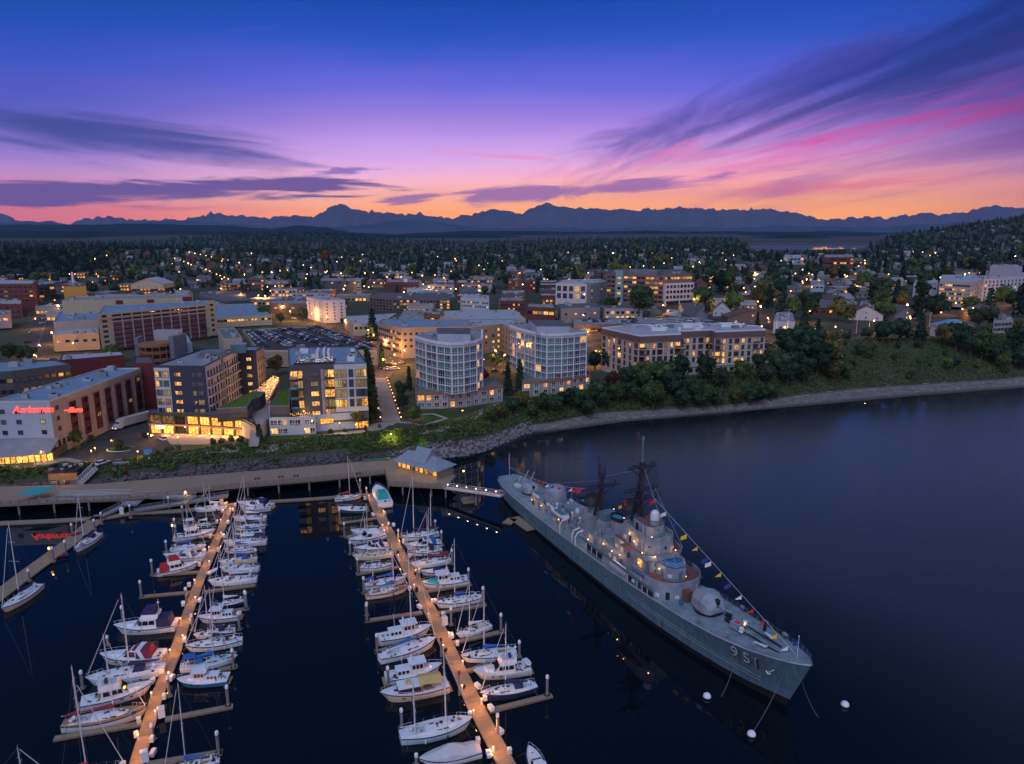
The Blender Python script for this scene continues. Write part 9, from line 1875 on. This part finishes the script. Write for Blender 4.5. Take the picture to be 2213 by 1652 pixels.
for y0_, s0_ in ((.9, 11), (-.9, 9.5)):
 MB().path([(-s0_-3,y0_*1.2,8.1),(-s0_,y0_,8.35),(-s0_+3,y0_*1.1,8.5),(-s0_+6,y0_*1.0,8.75)], .17, 'ship_black', 6).build('anchor_chain', SH_); MB().lathe([(.55,0),(.4,.35),(.5,.7),(.2,.8)], (-s0_-3.2,y0_*1.3,8.05), 'ship_white', 10).build('capstan', SH_)
 MB().loft([[(-s0_+1,y0_*2.2+a,8.45+c) for a, c in ((-.15,0),(.15,0),(.15,.15),(-.15,.15))],[(-s0_+3.4,y0_*1.7+a,8.65+c) for a, c in ((-.35,0),(.35,0),(.35,.22),(-.35,.22))]], 'ship_white').build('chain_stopper', SH_)
MB().rbox((-14.6,-.6,7.6), (2,1.5,1.2), .1, 'ship_grey').rbox((-14.4,-.6,8.81), (1,.7,.15), .1, 'flag_red').build('deck_locker', SH_); MB().rbox((-16.6,.4,7.4), (3.2,1.2,.3), .2, 'ship_black').build('hatch', SH_); MB().rbox((-19,1.5,7.15), (1.2,.8,.5), .4, 'ship_black').build('winch', SH_)
MB().rbox((-11,2.9,8.1), (.5,.4,2.0), .2, 'ship_black').build('bitts', SH_)
for s_ in (7, 12.5, 19.5):
 for sg in (-1, 1): MB().rbox((-s_,sg*(I_(HW,s_)-.5),I_(ZD,s_)+.05), (.9,.4,.45), 0, 'ship_grey').build('bollard', SH_)
an = MB().tube((0,0,0), (1.2,0,1.2), .1, 'ship_white', n=6).path([(-.5,0,.1),(0,0,-.35),(.5,0,.1)], .12, 'ship_white', 6).build('anchor', SH_, (-4.1,-(wat(4.6,5.6)+.3),5.2))
for ch, s_ in (('9',11.2),('5',8.7),('1',6.8)):
 z = 6.0; hwz = wat(s_, z+.8); a = -atan2(wat(s_+.8, z+.8)-wat(s_-.8, z+.8), 1.6); fl = atan2(wat(s_, z+2)-wat(s_, z), 2.)
 for off, m, e in ((.09,'ship_black',.02),(.17,'number_grey' if mat('number_grey', (.42,.46,.50), .6) else '',.02)):
  o = text_part(ch, 'hull_number', SH_, (-s_+(.14 if m == 'ship_black' else 0)+.7, -(wat(s_, z)+off+.02), z-(.12 if m == 'ship_black' else 0)), 3.5, m, -a if False else a*-1, e, pi/2+fl, bold=.02)
for s_, t_, z, p in [(36.9,-3.2,12.9,60),(37.4,2.6,13,50),(39.4,-2.4,16.2,60),(39.9,-4.4,12.7,60),(44,-3.75,13.6,70),(46,-3.6,14.6,50),(48.5,-3.8,11,70),(49,-4.0,8.2,60),(52,-4.2,7.9,50),(56,-4.0,8.0,60),(63,-4.0,7.2,60),(41,-4.5,9.9,110),(36,-2.7,10.4,60),(32.6,1.8,9.2,30),(77.5,-4.4,6.9,40),(88,-4.1,7.0,50),(94,-3.9,6.6,60),(31,-3.6,7.3,20),(13.8,.8,8.6,30),(105,2,6.2,40),(58,0,15.4,12),(50,-2.5,16.6,14),(47,1.5,17,10),(97,3,6.4,40)]:
 MB().ball((-s_,t_,z), .14, 'lamp_bulb', 6).build('deck_lamp', SH_); ptlight('lamp_glow', (-s_,t_-.45,z+.1), p*.75, (1,.50,.14), .12, SH_)
MB().box(-41.3,-40.2,-4.33,-4.24,9.0,10.9,'shop_glow').build('lit_doorway', SH_); MB().box(-46,-45.4,-3.70,-3.62,12.6,14.1,'ship_black').build('doorway', SH_)
for sa, ta, sb, tb, L_, z0, z1 in DET:
 ux, uy = (sb-sa)/L_, (tb-ta)/L_; nx_, ny_ = uy, -ux
 if (sa+sb)/2*0+((ta+tb)/2)*ny_ < 0: nx_, ny_ = -nx_, -ny_
 an_ = atan2(uy, -ux)
 for i in range(max(1, int(L_/2.2))):
  f = (i+.5)/max(1, int(L_/2.2)); x, y, q = -(sa+ux*L_*f+nx_*.05), ta+uy*L_*f+ny_*.05, rs8.random()
  if q < .3: MB().rbox((x,y,z0+.25), (.8,.12,1.8), an_, 'ship_black' if q < .12 else 'ship_side').build('door', SH_)
  elif q < .6: MB().rbox((x,y,z0+(z1-z0)*.6), (.35,.12,.35), an_, 'ship_black').build('porthole', SH_)
  elif q < .85: MB().tube((x,y,z0+.1), (x,y,z1-.05), .07, 'ship_white', n=4).build('pipe', SH_)
  else: MB().rbox((x,y,z0+.7), (.9,.35,.7), an_, 'ship_white').build('locker', SH_)
 b = MB()
 for h in (.45, .9): b.tube((-sa,ta,z1+h), (-sb,tb,z1+h), .03, 'ship_grey', n=3)
 for i in range(int(L_/1.6)+1): f = i/(int(L_/1.6) or 1); b.tube((-(sa+ux*L_*f),ta+uy*L_*f,z1), (-(sa+ux*L_*f),ta+uy*L_*f,z1+.9), .03, 'ship_grey', n=3)
 b.build('guard_rail', SH_)
for s_ in np.arange(18, 108, 6.5):
 for sg in (-1, 1): MB().rbox((-s_,sg*(wat(s_,2.6)+.02),2.5), (.4,.14,.4), 0, 'ship_black').build('porthole', SH_)
for z in (3.2, 3.9): MB().path([(-s_,-(wat(s_,z)+.03),z) for s_ in np.arange(6, 44, 2)], .05, 'ship_grey', 4).build('rubbing_strake', SH_)
MB().tube((-.6,0,9.2), (-.6,0,13.4), .05, 'ship_white', n=6).ball((-.6,0,13.5), .14, 'ship_white', 6).build('jackstaff', SH_)
def flag(p, w, h, m, tri=True, nm='signal_flag', lab=None, dr=(.75,.25)):
 b = MB(); n = 4; rings = []
 for i in range(n+1): f = i/n; hh = h*(1-f) if tri else h*(1-.15*f); rings.append([(p[0]-dr[0]*w*f, p[1]-dr[1]*w*f+.08*sin(f*6), p[2]-f*w*.45-(h-hh)*.5), (p[0]-dr[0]*w*f, p[1]-dr[1]*w*f+.08*sin(f*6), p[2]-f*w*.45-(h+hh)*.5)])
 b.loft(rings, m, closed=False); b.build(nm, SH_)
flag((-.6,0,12.7), 1.2, 1.0, 'flag_blue', False, 'jack')
A_, B2 = Vector((-47.6,3.2,22)), Vector((-1.0,0,9.9)); MB().tube(A_, B2, .035, 'ship_white', n=4).build('dressing_line', SH_)
for f, m, tr in [(.03,'flag_red',0),(.13,'flag_white',0),(.21,'flag_blue',1),(.30,'flag_yellow',0),(.385,'flag_yellow',1),(.46,'flag_blue',0),(.485,'flag_white',0),(.555,'flag_yellow',1),(.62,'flag_blue',0),(.69,'flag_white',1),(.765,'flag_red',1),(.83,'flag_red',1),(.90,'flag_yellow',1),(.96,'flag_white',1)]: p = A_.lerp(B2, f); flag(p, 1.5, 1.0, m, bool(tr), dr=(.5,.6))
A_, B2 = Vector((-64,-4.6,20.2)), Vector((-118,0,8.5)); pts = [A_.lerp(B2, i/12)-Vector((0,0,1.6*sin(pi*i/12))) for i in range(13)]; MB().path(pts, .035, 'ship_white', 4).build('dressing_line', SH_)
for i, m in ((.5,'flag_red'),(1.0,'flag_red'),(1.6,'flag_white'),(2.2,'flag_blue'),(3.2,'flag_red'),(4.2,'flag_blue'),(5.0,'flag_white'),(5.8,'flag_red'),(6.6,'flag_red')): p = pts[int(i)].lerp(pts[int(i)+1], i % 1); flag(p, 1.6, 1.0, m, i > 1, dr=(.6,.4))
flag((-51,-1.2,20.5), 1.7, 1.5, 'flag_red', False); flag((-56,1,17), 1.3, .8, 'flag_yellow', False); MB().tube((-118,0,5), (-118,0,13), .06, 'ship_white').build('ensign_staff', SH_); flag((-118,0,11.8), .5, 2.6, 'flag_red', False, 'ensign')
for s_, t_ in ((112,2),(108,-2.5),(98,-2.5),(92,3.8),(110,3)): MB().tube((-s_,t_,5), (-s_+2.6,t_+.5,9.6), .11, 'ship_white', n=6).build('boom', SH_)
for s_, t_, dx, dy, dz_, m in [(109,-1,3,1.2,.7,'ship_white'),(111,2,2,2,1,'ship_grey'),(96.6,1.5,1.6,4,1.1,'ship_white'),(114,0,1.5,1.5,.8,'ship_grey'),(107,3.2,1.2,1.2,1.2,'ship_grey')]: MB().rbox((-s_,t_,5.0), (dx,dy,dz_), .2, m).build('deck_locker', SH_)
for ch in SH_.children:
 if ch in PRE or ch.name.split('.')[0] in ('hull_number', 'rubbing_strake'): continue
 xc = ch.location.x+(sum(c[0] for c in ch.bound_box)/8 if ch.type == 'MESH' else 0)
 if xc > -61.5: ch.location.z += .95
def wp_(s_, t_, z): return (BX-(-s_)*0+(-s_)*c_-t_*s2, BY+(-s_)*s2+t_*c_, z)
for lab, a_, px_ in [('mooring cable from the hull side down to the left buoy', wp_(9.6,-4.6,7.4), (1557,1507)), ('mooring cable from the stem running to the lower buoy', wp_(2,-1,7.2), (1620,1590)), ('mooring cable hanging from the bow into the water on the right', wp_(.5,.6,7.5), (1772,1552))]:
 x, y = P(*px_, 0); p = [Vector(a_).lerp(Vector((x, y, -.3)), i/10)-Vector((0,0,.9*sin(pi*i/10))) for i in range(11)]; o = Vector(a_); q = MB().path([v-o for v in p], .06, 'rope', 5).build('mooring_cable', None, a_); tag(q, lab, 'cable')
for (u, v), lab in (((1528,1506),'pale round mooring buoy left of the bow, nearest the ship side'),((1826,1524),'pale round mooring buoy to the right of the bow'),((1624,1588),'pale round mooring buoy below the bow')):
 x, y = P(u, v, .2); q = thing('mooring_buoy', lab, 'buoy', (x, y, .25), 0, 'mooring buoys round the bow'); MB().ball((0,0,0), .72, 'gel_paleblue' if False else 'cap_white', 14).build('float', q); MB().lathe([(.72,-.1),(.74,0),(.72,.1)], (0,0,-.12), 'boot_dark', 14).build('band', q)
mo = MB().ball((0,0,0), 34, 'moon_glow' if mat('moon_glow', (.8,.8,.8), 1, var=0, emit=(1,.85,.8), es=1.2, sampled=False) else '', 12).build('moon', None, (2500, 27400, 7750)) if False else None
